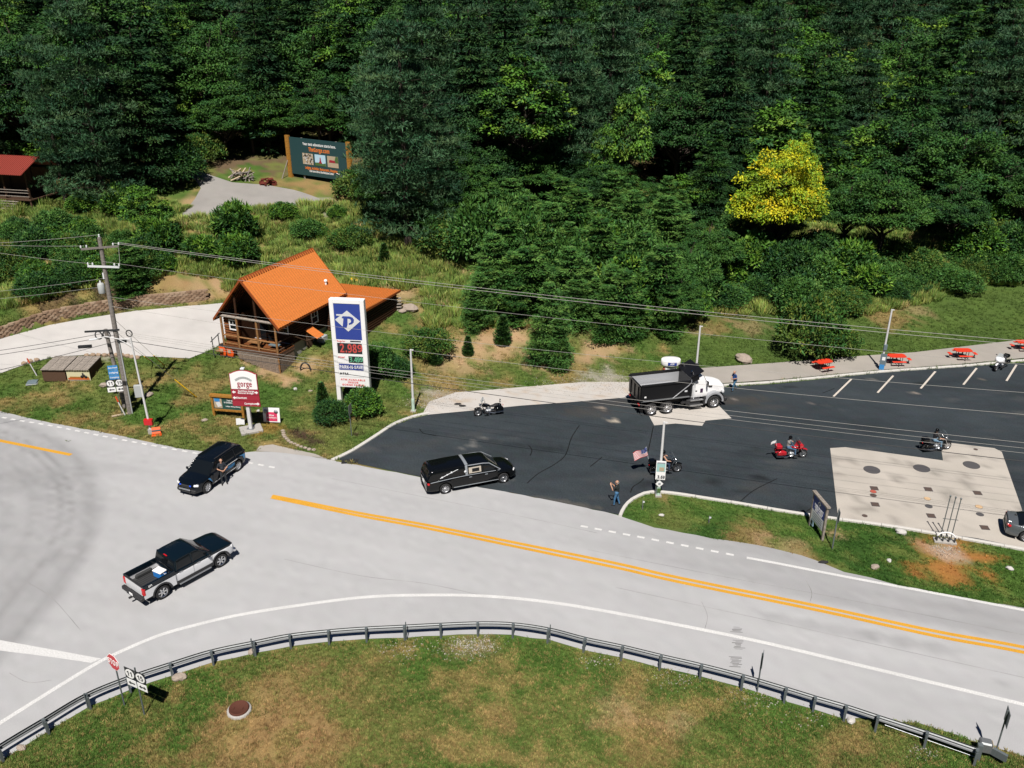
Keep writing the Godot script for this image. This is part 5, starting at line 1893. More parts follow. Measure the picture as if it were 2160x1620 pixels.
func greenhouse(parent: Node3D, prof: Array, belt: float, half: float, lean: float, paint: Material, pillars: Array, roof_from: float, roof_to: float) -> void:
	# prof: [x, y] of the roof line from the foot of the rear glass to the foot of the windscreen
	var x0: float = prof[0][0]
	var x1: float = prof[prof.size() - 1][0]
	var xs := span(x0, x1, 0.08)
	var s := tool_st()
	shell(s, xs, func(_x): return belt - 0.03, func(x): return soft(prof, x, 0.06), func(_x): return half, 0.12, 0.03, lean)
	obj("window_glass", s, M.glass_dark, parent)
	var rf := tool_st()
	shell(rf, span(roof_from, roof_to, 0.08), func(x): return soft(prof, x, 0.06) - 0.1, func(x): return soft(prof, x, 0.06) + 0.008, func(x): return half + 0.012 - lean * (soft(prof, x, 0.06) - 0.1 - belt + 0.03), 0.1, 0.034, lean)
	obj("roof", rf, paint, parent)
	for k in [-1.0, 1.0]:
		for p in pillars:
			var y0 := belt
			var y1: float = soft(prof, p[1], 0.06) - 0.05
			var w0 := half + 0.006
			var w1 := half + 0.006 - lean * (y1 - belt)
			one_tube("pillar", [Vector3(p[0], y0, k * w0), Vector3((p[0] + p[1]) * 0.5, (y0 + y1) * 0.5, k * (w0 + w1) * 0.5), Vector3(p[1], y1, k * w1)], p[2], paint, parent)


func seat_on_wheels(called: String, label: String, category: String, rear: Array, front: Array, half: float, near_side: float) -> Node3D:
	# the wheels on the side one sees touch the ground at these pixels
	var a := px(rear[0], rear[1])
	var b := px(front[0], front[1])
	var f := (b - a).normalized()
	var right := f.cross(Vector3.UP)
	var c := (a + b) * 0.5 - right * half * near_side
	return thing(called, label, category, Vector3(c.x, 0.026, c.z), atan2(-f.z, f.x))


func mirror_pair(t: Node3D, x: float, y: float, z: float, m: Material) -> void:
	for k in [-1.0, 1.0]:
		var s := tool_st()
		bevel_box(s, Vector3(x, y, k * (z + 0.14)), Vector3(0.12, 0.18, 0.22), 0.03)
		box(s, Vector3(x + 0.02, y - 0.05, k * (z + 0.02)), Vector3(0.06, 0.05, 0.1))
		obj("mirror", s, m, t)


func make_pickup() -> void:
	var t := seat_on_wheels("pickup_truck", "two-tone navy and silver crew cab pickup truck on the highway", "pickup truck", [343, 1264], [470, 1194], 0.93, 1.0)
	var ax := [-1.84, 1.84]
	var rr := 0.41
	var xs := body_xs(-0.98, 2.84, 0.12, [1.84], 0.52)
	var plan := [[-0.98, 1.0], [1.0, 1.0], [2.3, 0.99], [2.65, 0.93], [2.84, 0.8]]
	var s := tool_st()
	shell(s, xs, arch_low(0.46, [1.84], 0.52, 0.41), func(x): return soft([[-1, 1.04], [2.3, 1.04], [2.7, 0.98], [2.84, 0.9]], x), func(x): return soft(plan, x), 0.03, 0.0, 0.0, 0.015)
	obj("lower_body", s, M.paint_silver, t)
	s = tool_st()
	shell(s, span(-0.98, 2.78, 0.1), func(_x): return 1.03, func(x): return soft([[-1, 1.28], [1.1, 1.27], [1.4, 1.29], [2.2, 1.24], [2.6, 1.17], [2.78, 1.08]], x), func(x): return soft(plan, x) - 0.012, 0.11, 0.035, 0.06)
	obj("hood", s, M.paint_navy, t)
	greenhouse(t, [[-1.0, 1.28], [-0.84, 1.84], [-0.5, 1.88], [0.35, 1.885], [0.62, 1.83], [1.38, 1.27]], 1.26, 0.965, 0.22, M.paint_navy, [[-0.9, -0.78, 0.06], [0.14, 0.12, 0.05], [1.24, 0.6, 0.05]], -0.85, 0.66)
	# cargo bed, open at the top
	for k in [-1.0, 1.0]:
		var low := [[-2.86, 0.55], [-2.38, 0.55]]
		for i in 11:
			var a := PI - PI * i / 10.0
			low.append([-1.84 + 0.52 * cos(a), maxf(0.41 + 0.52 * sin(a), 0.5)])
		low.append_array([[-1.3, 0.46], [-0.985, 0.46], [-0.985, 1.04], [-2.86, 1.04]])
		s = tool_st()
		prism(s, low, 0.9, 1.0, Vector3.ZERO, Basis.from_scale(Vector3(1, 1, k)))
		obj("bed_side", s, M.paint_silver, t)
		s = tool_st()
		prism(s, [[-2.86, 1.042], [-0.985, 1.042], [-0.985, 1.33], [-2.86, 1.33]], 0.88, 0.985, Vector3.ZERO, Basis.from_scale(Vector3(1, 1, k)))
		obj("bed_rail", s, M.paint_navy, t)
		one_box("wheel_tub", Vector3(-1.84, 0.88, k * 0.78), Vector3(1.0, 0.28, 0.2), M.bed_liner, t, Basis(), 0.08)
		one_box("running_board", Vector3(0.15, 0.4, k * 1.02), Vector3(2.0, 0.06, 0.16), M.steel, t, Basis(), 0.02)
		one_box("tail_light", Vector3(-2.83, 0.98, k * 0.9), Vector3(0.14, 0.42, 0.22), M.lamp_red, t, Basis(), 0.03)
		one_box("headlight", Vector3(2.66, 0.95, k * 0.78), Vector3(0.2, 0.2, 0.34), M.lamp_clear, t, Basis(Vector3.UP, -k * 0.3), 0.04)
		one_box("rocker_panel", Vector3(0.15, 0.52, k * 1.006), Vector3(2.24, 0.2, 0.03), M.trim, t)
		for a in ax:
			var fl := tool_st()
			var ring := []
			for i in 13:
				var an := PI - PI * i / 12.0
				ring.append([a + 0.6 * cos(an), 0.42 + 0.6 * sin(an)])
			for i in 13:
				var an := PI * i / 12.0
				ring.append([a + 0.515 * cos(an), 0.42 + 0.515 * sin(an)])
			prism(fl, ring, 0.985, 1.03, Vector3.ZERO, Basis.from_scale(Vector3(1, 1, k)))
			obj("wheel_flare", fl, M.trim, t)
		for x in [-0.35, 0.75]:
			one_box("door_handle", Vector3(x - 0.3, 1.1, k * 1.0), Vector3(0.2, 0.04, 0.03), M.chrome, t)
		for x in [-0.97, 0.13, 1.3]:
			one_box("door_seam", Vector3(x, 0.85, k * 1.014), Vector3(0.012, 0.62, 0.006), M.trim, t)
	one_box("bed_floor", Vector3(-1.92, 0.74, 0), Vector3(1.88, 0.06, 1.8), M.bed_liner, t)
	for i in 8:
		one_box("bed_rib", Vector3(-1.92, 0.775, -0.6 + i * 0.17), Vector3(1.8, 0.012, 0.06), M.trim, t)
	one_box("tailgate", Vector3(-2.84, 0.97, 0), Vector3(0.08, 0.6, 1.6), M.paint_silver, t, Basis(), 0.02)
	one_box("tailgate_cap", Vector3(-2.84, 1.29, 0), Vector3(0.1, 0.06, 1.74), M.trim, t)
	one_box("rear_bumper", Vector3(-2.98, 0.58, 0), Vector3(0.22, 0.24, 1.96), M.trim, t, Basis(), 0.05)
	one_box("plate", Vector3(-3.1, 0.6, 0), Vector3(0.02, 0.14, 0.32), M.sign_white, t)
	one_box("hitch", Vector3(-3.12, 0.42, 0.0), Vector3(0.26, 0.08, 0.1), M.trim, t)
	one_box("grille", Vector3(2.8, 0.9, 0), Vector3(0.08, 0.34, 1.2), M.chrome, t, Basis(), 0.03)
	one_box("front_bumper", Vector3(2.86, 0.56, 0), Vector3(0.2, 0.26, 1.84), M.chrome, t, Basis(), 0.06)
	one_box("chassis", Vector3(0, 0.42, 0), Vector3(5.2, 0.26, 1.5), M.under, t)
	one_box("rear_window", Vector3(-0.955, 1.55, 0), Vector3(0.02, 0.3, 0.5), M.glass_dark, t, Basis(Vector3.BACK, -0.27))
	one_box("brake_lamp", Vector3(-0.84, 1.86, 0), Vector3(0.06, 0.03, 0.3), M.lamp_red, t)
	text("Z71", 0.1, Vector3(-2.45, 1.2, 0.992), Basis(), M.sign_white, t, "badge")
	mirror_pair(t, 1.02, 1.3, 0.95, M.paint_navy)
	for a in ax:
		for k in [-1.0, 1.0]:
			wheel(t, Vector3(a, rr, k * 0.86), rr, 0.28, k, M.chrome, 6)
	# the blue cooler in the bed
	var c := thing("cooler", "blue picnic cooler with a white lid in the pickup bed", "cooler", t.to_global(Vector3(-1.35, 0.775, 0.05)), t.rotation.y + 0.15)
	one_box("tub", Vector3(0, 0.17, 0), Vector3(0.42, 0.34, 0.62), M.cooler_blue, c, Basis(), 0.03)
	one_box("lid", Vector3(0, 0.38, 0), Vector3(0.46, 0.09, 0.66), M.white, c, Basis(), 0.03)
	one_tube("handle", [Vector3(0, 0.3, 0.33), Vector3(0, 0.26, 0.38), Vector3(0.1, 0.24, 0.38)], 0.015, M.white, c)


func make_police() -> void:
	var t := seat_on_wheels("police_car", "black police utility car with blue markings stopped across the lane", "police car", [504, 993], [438, 1040], 0.9, -1.0)
	var ax := [-1.55, 1.55]
	var rr := 0.39
	var xs := body_xs(-2.58, 2.48, 0.12, ax, 0.47)
	var plan := [[-2.58, 0.72], [-2.4, 0.9], [-2.0, 0.96], [1.6, 0.96], [2.1, 0.9], [2.48, 0.66]]
	var s := tool_st()
	shell(s, xs, arch_low(0.32, ax, 0.47, 0.39), func(x): return soft([[-2.58, 1.0], [-2.4, 1.16], [0.9, 1.12], [1.25, 1.1], [2.0, 1.04], [2.35, 0.92], [2.48, 0.76]], x), func(x): return soft(plan, x, 0.1), 0.1, 0.04, 0.02, 0.03)
	obj("body", s, M.paint_police, t)
	greenhouse(t, [[-2.5, 1.15], [-2.3, 1.62], [-2.05, 1.74], [-1.2, 1.8], [0.2, 1.78], [0.5, 1.7], [1.28, 1.1]], 1.11, 0.9, 0.24, M.paint_police, [[-2.35, -2.15, 0.06], [-1.45, -1.42, 0.05], [-0.3, -0.3, 0.045], [1.16, 0.48, 0.045]], -2.25, 0.55)
	one_box("chassis", Vector3(0, 0.4, 0), Vector3(4.6, 0.28, 1.4), M.under, t)
	one_box("grille", Vector3(2.43, 0.75, 0), Vector3(0.12, 0.22, 0.9), M.trim, t, Basis(), 0.03)
	one_box("front_bumper", Vector3(2.42, 0.48, 0), Vector3(0.22, 0.24, 1.5), M.trim, t, Basis(), 0.06)
	one_box("push_bar", Vector3(2.6, 0.62, 0), Vector3(0.06, 0.1, 0.9), M.steel, t, Basis(), 0.02)
	for k in [-1.0, 1.0]:
		one_box("push_bar_upright", Vector3(2.58, 0.6, k * 0.36), Vector3(0.06, 0.5, 0.06), M.trim, t)
		one_box("strobe", Vector3(2.5, 0.86, k * 0.4), Vector3(0.06, 0.09, 0.14), M.lamp_blue, t, Basis(), 0.015)
		one_box("headlight", Vector3(2.24, 0.84, k * 0.68), Vector3(0.3, 0.16, 0.34), M.lamp_clear, t, Basis(Vector3.UP, -k * 0.5), 0.05)
		one_box("fog_lamp", Vector3(2.4, 0.46, k * 0.62), Vector3(0.1, 0.12, 0.14), M.lamp_clear, t, Basis(), 0.03)
		one_box("tail_light", Vector3(-2.48, 0.98, k * 0.7), Vector3(0.12, 0.14, 0.4), M.lamp_red, t, Basis(Vector3.UP, k * 0.4), 0.03)
		one_box("side_stripe", Vector3(-0.7, 0.98, k * 0.992), Vector3(1.6, 0.045, 0.01), M.logo_grey, t)
		one_box("sill_stripe", Vector3(-0.2, 0.42, k * 0.962), Vector3(2.2, 0.04, 0.02), M.logo_grey, t)
		var d := tool_st()
		prism(d, [[-2.2, 0.62], [-2.05, 0.95], [-1.75, 1.06], [-2.35, 1.0]], 0.975, 0.985, Vector3.ZERO, Basis.from_scale(Vector3(1, 1, k)))
		prism(d, [[1.05, 0.55], [1.25, 0.95], [1.45, 0.98], [1.1, 0.6]], 0.99, 0.998, Vector3.ZERO, Basis.from_scale(Vector3(1, 1, k)))
		obj("side_decal", d, M.decal_blue, t)
		one_box("roof_rail", Vector3(-0.8, 1.83, k * 0.68), Vector3(2.2, 0.04, 0.05), M.trim, t)
		for x in [-0.32, 0.95, -1.3]:
			one_box("door_seam", Vector3(x, 0.75, k * 0.99), Vector3(0.012, 0.6, 0.008), M.under, t)
	text("SHERIFF", 0.2, Vector3(-0.65, 0.76, -0.997), Basis(Vector3.UP, PI), M.decal_blue, t, "lettering", 1.0, true, 1.2)
	text("SHERIFF", 0.2, Vector3(-0.65, 0.76, 0.997), Basis(), M.decal_blue, t, "lettering", 1.0, true, 1.2)
	one_box("rear_bumper", Vector3(-2.56, 0.55, 0), Vector3(0.14, 0.26, 1.5), M.trim, t, Basis(), 0.05)
	one_box("antenna_base", Vector3(-1.7, 1.83, 0), Vector3(0.12, 0.04, 0.06), M.trim, t)
	one_tube("antenna", [Vector3(-1.7, 1.83, 0), Vector3(-1.85, 2.25, 0)], 0.008, M.trim, t)
	mirror_pair(t, 1.0, 1.14, 0.92, M.paint_police)
	for a in ax:
		for k in [-1.0, 1.0]:
			wheel(t, Vector3(a, rr, k * 0.84), rr, 0.26, k, M.alloy, 7)


func make_hearse() -> void:
	var t := seat_on_wheels("hearse", "long black hearse with a grey roof band turning into the lot", "hearse", [940, 1042], [1062, 1019], 0.92, 1.0)
	var hw := 2.02
	var ax := [-hw, hw]
	var rr := 0.37
	var xs := body_xs(-3.25, 2.98, 0.13, ax, 0.45)
	var plan := [[-3.25, 0.74], [-3.05, 0.92], [-2.6, 0.97], [2.2, 0.97], [2.7, 0.88], [2.98, 0.62]]
	var s := tool_st()
	shell(s, xs, arch_low(0.3, ax, 0.45, 0.37), func(x): return soft([[-3.25, 0.92], [-3.1, 1.08], [-1.0, 1.1], [1.6, 1.06], [2.5, 0.98], [2.85, 0.86], [2.98, 0.72]], x), func(x): return soft(plan, x, 0.1), 0.11, 0.045, 0.02, 0.035)
	obj("body", s, M.paint_black, t)
	# rear coach part: closed panels, a vertical tail
	var prof := [[-3.16, 1.08], [-3.02, 1.62], [-2.8, 1.74], [-1.6, 1.78], [-0.2, 1.77], [0.8, 1.72], [1.05, 1.66], [1.85, 1.06]]
	greenhouse(t, prof, 1.06, 0.9, 0.2, M.paint_black, [[-0.42, -0.42, 0.05], [0.62, 0.6, 0.04], [1.72, 1.0, 0.04]], -3.06, 1.08)
	s = tool_st()
	shell(s, span(-3.14, -0.52, 0.08), func(_x): return 1.04, func(x): return soft(prof, x, 0.06) + 0.012, func(_x): return 0.93, 0.14, 0.034, 0.2)
	obj("coach_top", s, M.paint_black, t)
	s = tool_st()
	shell(s, span(-0.62, -0.4, 0.05), func(_x): return 1.02, func(x): return soft(prof, x, 0.06) + 0.03, func(_x): return 0.945, 0.14, 0.036, 0.2)
	obj("roof_band", s, M.band_grey, t)
	one_box("chassis", Vector3(0, 0.36, 0), Vector3(5.8, 0.24, 1.4), M.under, t)
	for k in [-1.0, 1.0]:
		var d := tool_st()
		tube(d, [Vector3(1.8, 1.1, k * 0.93), Vector3(1.05, 1.64, k * 0.8), Vector3(0.6, 1.7, k * 0.785), Vector3(-0.42, 1.72, k * 0.78)], 0.035)
		obj("window_trim", d, M.band_grey, t)
		d = tool_st()
		tube(d, [Vector3(1.75, 1.07, k * 0.955), Vector3(-0.5, 1.1, k * 0.955), Vector3(-1.6, 1.08, k * 0.97), Vector3(-3.0, 0.98, k * 0.94)], 0.022)
		obj("belt_trim", d, M.band_grey, t)
		one_box("sill_trim", Vector3(0.1, 0.38, k * 0.985), Vector3(3.1, 0.04, 0.02), M.band_grey, t)
		one_box("curtain", Vector3(0.05, 1.37, k * 0.865), Vector3(0.85, 0.4, 0.012), M.curtain, t, Basis(Vector3.RIGHT, -k * 0.2))
		one_box("inner_window", Vector3(0.1, 1.36, k * 0.872), Vector3(0.5, 0.24, 0.012), M.glass_dark, t, Basis(Vector3.RIGHT, -k * 0.2))
		# landau bar: a slanted rod with pale rosettes
		d = tool_st()
		tube(d, [Vector3(-1.1, 1.6, k * 0.85), Vector3(-1.7, 1.42, k * 0.89), Vector3(-2.35, 1.2, k * 0.93)], 0.02)
		for q in [[-1.55, 1.46, 0.07], [-1.85, 1.36, 0.055], [-2.2, 1.24, 0.06]]:
			lathe(d, [[0.0, -0.03], [q[2], -0.02], [q[2], 0.02], [0.0, 0.03]], Vector3(q[0], q[1], k * (0.94 - (q[1] - 1.1) * 0.2)), Basis(Vector3.RIGHT, PI / 2), 10)
		obj("landau_bar", d, M.porcelain, t)
		lathe_disc(t, "opera_lamp", Vector3(-0.62, 1.36, k * 0.9), 0.09, M.porcelain)
		one_box("headlight", Vector3(2.72, 0.8, k * 0.66), Vector3(0.32, 0.13, 0.3), M.lamp_clear, t, Basis(Vector3.UP, -k * 0.55), 0.04)
		one_box("tail_light", Vector3(-3.12, 0.86, k * 0.78), Vector3(0.14, 0.16, 0.26), M.lamp_red, t, Basis(Vector3.UP, k * 0.4), 0.03)
		for x in [0.62, -0.45, 1.6]:
			one_box("door_seam", Vector3(x, 0.75, k * 1.0), Vector3(0.012, 0.6, 0.008), M.under, t)
		for x in [0.3, -0.8]:
			one_box("door_handle", Vector3(x + 0.5, 0.96, k * 1.004), Vector3(0.18, 0.035, 0.03), M.band_grey, t)
		one_box("side_shine", Vector3(-3.2, 0.42, k * 0.6), Vector3(0.1, 0.06, 0.2), M.chrome, t)
	one_box("grille", Vector3(2.93, 0.68, 0), Vector3(0.1, 0.24, 0.8), M.chrome, t, Basis(), 0.03)
	one_box("plate", Vector3(-3.26, 0.75, 0), Vector3(0.02, 0.14, 0.32), M.sign_white, t)
	mirror_pair(t, 1.5, 1.1, 0.93, M.paint_black)
	for a in ax:
		for k in [-1.0, 1.0]:
			wheel(t, Vector3(a, rr, k * 0.85), rr, 0.24, k, M.alloy, 9)


func lathe_disc(t: Node3D, called: String, at: Vector3, r: float, m: Material) -> void:
	var s := tool_st()
	lathe(s, [[0.0, -0.03], [r, -0.02], [r, 0.02], [0.0, 0.03]], at, Basis(Vector3.RIGHT, PI / 2), 12)
	obj(called, s, m, t)


func make_sedan() -> void:
	var t := seat_on_wheels("grey_car", "dark grey sedan parked on the concrete fuel slab", "car", [2152, 1142], [2285, 1168], 0.86, 1.0)
	var ax := [-1.42, 1.42]
	var rr := 0.34
	var xs := body_xs(-2.5, 2.4, 0.12, ax, 0.42)
	var plan := [[-2.5, 0.68], [-2.3, 0.86], [-1.9, 0.93], [1.7, 0.93], [2.2, 0.82], [2.4, 0.6]]
	var s := tool_st()
	shell(s, xs, arch_low(0.26, ax, 0.42, 0.34), func(x): return soft([[-2.5, 0.9], [-2.42, 1.02], [-1.6, 1.04], [1.0, 0.98], [1.9, 0.86], [2.3, 0.74], [2.4, 0.6]], x), func(x): return soft(plan, x, 0.1), 0.12, 0.04, 0.02, 0.03)
	obj("body", s, M.paint_grey, t)
	greenhouse(t, [[-1.95, 1.02], [-1.2, 1.36], [-0.6, 1.45], [0.0, 1.46], [0.3, 1.41], [1.2, 0.97]], 1.0, 0.84, 0.3, M.paint_grey, [[-1.75, -1.1, 0.06], [-0.3, -0.3, 0.04], [1.05, 0.3, 0.04]], -1.25, 0.35)
	one_box("chassis", Vector3(0, 0.32, 0), Vector3(4.4, 0.2, 1.3), M.under, t)
	one_box("spoiler", Vector3(-2.38, 1.06, 0), Vector3(0.16, 0.04, 1.3), M.paint_grey, t, Basis(), 0.015)
	one_box("rear_bumper", Vector3(-2.46, 0.46, 0), Vector3(0.16, 0.26, 1.4), M.paint_grey, t, Basis(), 0.06)
	one_box("lamp_band", Vector3(-2.44, 0.86, 0), Vector3(0.12, 0.14, 1.5), M.lamp_red, t, Basis(), 0.04)
	for k in [-1.0, 1.0]:
		one_box("tail_light", Vector3(-2.34, 0.86, k * 0.74), Vector3(0.26, 0.15, 0.2), M.lamp_red, t, Basis(Vector3.UP, k * 0.6), 0.04)
		one_box("headlight", Vector3(2.2, 0.68, k * 0.6), Vector3(0.28, 0.12, 0.3), M.lamp_clear, t, Basis(Vector3.UP, -k * 0.55), 0.04)
		one_box("door_seam", Vector3(-0.3, 0.68, k * 0.962), Vector3(0.012, 0.55, 0.008), M.under, t)
	lathe_disc(t, "badge", Vector3(-2.0, 1.09, -0.25), 0.07, M.trim)
	mirror_pair(t, 0.85, 1.0, 0.87, M.paint_grey)
	for a in ax:
		for k in [-1.0, 1.0]:
			wheel(t, Vector3(a, rr, k * 0.81), rr, 0.23, k, M.alloy, 10)


func make_dump_truck() -> void:
	var t := seat_on_wheels("dump_truck", "white dump truck with a black open dump bed at the edge of the lot", "dump truck", [1373, 876], [1500, 861], 1.05, 1.0)
	var f := 2.72
	var rear := [-2.62, -1.27]
	var rr := 0.52
	# frame, axles, tank
	for k in [-1.0, 1.0]:
		one_box("frame_rail", Vector3(0.1, 0.92, k * 0.42), Vector3(6.9, 0.28, 0.1), M.trim, t)
	one_box("fuel_tank", Vector3(0.95, 0.75, 0.85), Vector3(1.25, 0.55, 0.55), M.trim, t, Basis(), 0.1)
	for y in [0.5, 0.92]:
		one_box("step", Vector3(1.15, y, 1.16), Vector3(1.1, 0.06, 0.22), M.alloy, t)
	one_box("underbody", Vector3(-1.2, 0.85, 0), Vector3(4.6, 0.5, 0.9), M.under, t)
	for a in rear:
		for k in [-1.0, 1.0]:
			wheel(t, Vector3(a, rr, k * 0.95), rr, 0.56, k, M.alloy, 10)
	for k in [-1.0, 1.0]:
		wheel(t, Vector3(f, rr, k * 1.0), rr, 0.32, k, M.alloy, 10)
	# dump bed: floor, sides with ribs, tailgate, headboard with cab shield
	var x0 := -3.55
	var x1 := 0.62
	var yb := 1.3
	var yt := 2.6
	one_box("bed_floor", Vector3((x0 + x1) * 0.5, yb + 0.06, 0), Vector3(x1 - x0, 0.12, 2.2), M.bed_silver, t)
	for k in [-1.0, 1.0]:
		var s := tool_st()
		prism(s, [[x0, yb], [x1, yb], [x1, yt + 0.12], [x1 - 0.5, yt], [x0, yt]], 1.14, 1.2, Vector3.ZERO, Basis.from_scale(Vector3(1, 1, k)))
		obj("bed_side", s, M.black_gloss, t)
		one_box("top_rail", Vector3((x0 + x1) * 0.5, yt, k * 1.19), Vector3(x1 - x0, 0.14, 0.16), M.black_gloss, t, Basis(), 0.02)
		one_box("bottom_rail", Vector3((x0 + x1) * 0.5, yb + 0.02, k * 1.22), Vector3(x1 - x0, 0.09, 0.1), M.steel, t)
		one_box("inner_wall", Vector3((x0 + x1) * 0.5, yb + 0.6, k * 1.11), Vector3(x1 - x0 - 0.1, 1.1, 0.04), M.bed_silver, t)
		for x in [x0 + 0.08, x1 - 0.08]:
			one_box("corner_post", Vector3(x, (yb + yt) * 0.5, k * 1.22), Vector3(0.16, yt - yb, 0.1), M.black_gloss, t)
		# tarpaulin arm
		one_tube("tarp_arm", [Vector3(-0.95, yb + 0.06, k * 1.3), Vector3(0.35, 2.32, k * 1.3), Vector3(0.55, 2.55, k * 1.28), Vector3(0.58, 2.72, k * 1.2)], 0.045, M.alloy, t)
		one_box("marker_plate", Vector3(x0 + 0.35, yb + 0.35, k * 1.215), Vector3(0.16, 0.12, 0.02), M.sign_white, t)
		one_box("marker_plate", Vector3(x1 - 0.45, yb + 0.5, k * 1.215), Vector3(0.22, 0.13, 0.02), M.porcelain, t)
		one_box("mud_flap", Vector3(x0 + 0.12, 0.72, k * 0.95), Vector3(0.03, 0.85, 0.65), M.rubber, t, Basis(Vector3.BACK, 0.12))
		one_box("tail_light", Vector3(x0 - 0.06, 0.98, k * 0.95), Vector3(0.06, 0.1, 0.3), M.lamp_red, t)
	one_box("headboard", Vector3(x1, (yb + yt) * 0.5 + 0.12, 0), Vector3(0.08, yt - yb + 0.25, 2.4), M.black_gloss, t)
	one_box("cab_shield", Vector3(x1 + 0.42, yt + 0.48, 0), Vector3(1.15, 0.08, 2.45), M.black_gloss, t, Basis(Vector3.BACK, 0.52))
	for k in [-1.0, 1.0]:
		one_box("shield_cheek", Vector3(x1 + 0.25, yt + 0.22, k * 1.2), Vector3(0.6, 0.5, 0.05), M.black_gloss, t, Basis(Vector3.BACK, 0.3))
	one_box("tailgate", Vector3(x0 - 0.03, (yb + yt) * 0.5 - 0.05, 0), Vector3(0.08, yt - yb + 0.05, 2.3), M.black_gloss, t)
	for z in [-0.75, 0.0, 0.75]:
		one_box("tailgate_rib", Vector3(x0 - 0.1, (yb + yt) * 0.5, z), Vector3(0.08, yt - yb, 0.12), M.black_gloss, t)
	one_box("tailgate_rail", Vector3(x0 - 0.1, yt - 0.02, 0), Vector3(0.14, 0.12, 2.3), M.black_gloss, t)
	one_box("load", Vector3((x0 + x1) * 0.5 - 0.1, yb + 0.3, 0), Vector3(x1 - x0 - 0.5, 0.36, 2.1), M.bed_silver, t, Basis(), 0.15)
	# cab
	var s := tool_st()
	var prof := [[0.85, 2.72], [1.1, 2.84], [1.5, 2.86], [1.75, 2.78], [2.12, 2.12]]
	shell(s, span(0.85, 2.12, 0.09), func(_x): return 1.05, func(x): return soft(prof, x, 0.05), func(_x): return 1.02, 0.14, 0.05, 0.06)
	obj("cab", s, M.truck_white, t)
	for k in [-1.0, 1.0]:
		s = tool_st()
		prism(s, [[1.08, 2.02], [1.98, 2.0], [1.7, 2.58], [1.12, 2.6]], 0.0, 0.02, Vector3(0, 0.12, k * 0.95), Basis(Vector3.RIGHT, -k * 0.06))
		obj("side_window", s, M.glass_dark, t)
		one_box("door_seam", Vector3(1.05, 1.75, k * 1.0), Vector3(0.015, 1.4, 0.02), M.band_grey, t)
		one_box("door_emblem", Vector3(1.6, 1.6, k * 1.012), Vector3(0.22, 0.34, 0.012), M.maroon_dark, t)
		one_box("door_handle", Vector3(1.15, 1.62, k * 1.02), Vector3(0.14, 0.06, 0.03), M.trim, t)
		one_box("grab_rail", Vector3(0.93, 1.75, k * 1.06), Vector3(0.05, 1.5, 0.05), M.porcelain, t)
		one_box("mirror", Vector3(1.95, 2.25, k * 1.28), Vector3(0.1, 0.42, 0.2), M.trim, t, Basis(), 0.02)
		one_tube("mirror_arm", [Vector3(1.9, 2.45, k * 1.0), Vector3(1.93, 2.4, k * 1.22)], 0.02, M.trim, t)
	s = tool_st()
	prism(s, [[-0.85, 0.0], [0.85, 0.0], [0.78, 0.62], [-0.78, 0.62]], 0.0, 0.03, Vector3(2.1, 2.18, 0), Basis(Vector3(0, 0, -1), Vector3(-0.5, 0.86, 0), Vector3(0.86, 0.5, 0)))
	obj("windscreen", s, M.glass_dark, t)
	# hood, fenders, grille
	s = tool_st()
	shell(s, span(1.95, 3.75, 0.09), arch_low(1.05, [f], 0.66, 0.5), func(x): return soft([[1.95, 2.16], [2.6, 2.1], [3.2, 1.98], [3.6, 1.82], [3.75, 1.6]], x), func(x): return soft([[1.95, 0.8], [2.8, 0.74], [3.75, 0.62]], x), 0.26, 0.06, 0.0)
	obj("hood", s, M.truck_white, t)
	for k in [-1.0, 1.0]:
		s = tool_st()
		var outer := []
		var inner := []
		for i in 13:
			var a := PI * 1.02 - PI * 1.04 * i / 12.0
			outer.append([f + 0.8 * cos(a), 0.58 + 0.8 * sin(a)])
			inner.append([f + 0.66 * cos(a), 0.56 + 0.66 * sin(a)])
		inner.reverse()
		prism(s, outer + inner, 0.72, 1.16, Vector3.ZERO, Basis.from_scale(Vector3(1, 1, k)))
		obj("fender", s, M.fender_grey, t)
		one_box("hood_vent", Vector3(2.45, 1.78, k * 0.79), Vector3(0.3, 0.14, 0.03), M.trim, t)
		one_box("headlight", Vector3(3.52, 1.3, k * 0.86), Vector3(0.16, 0.24, 0.3), M.lamp_clear, t, Basis(), 0.04)
		one_box("side_skirt", Vector3(1.9, 0.72, k * 0.98), Vector3(0.2, 0.6, 0.28), M.trim, t)
	one_box("grille", Vector3(3.78, 1.3, 0), Vector3(0.06, 0.75, 0.95), M.chrome, t, Basis(), 0.03)
	one_box("front_bumper", Vector3(3.72, 0.66, 0), Vector3(0.26, 0.36, 2.3), M.trim, t, Basis(), 0.08)
	for k in [-1.0, 1.0]:
		one_tube("exhaust_stack", [Vector3(0.82, 1.0, k * 0.85), Vector3(0.82, 3.15, k * 0.85), Vector3(0.7, 3.3, k * 0.85)], 0.075, M.chrome, t)
	one_box("air_tank", Vector3(0.2, 0.75, 0.8), Vector3(0.5, 0.35, 0.4), M.trim, t, Basis(), 0.08)


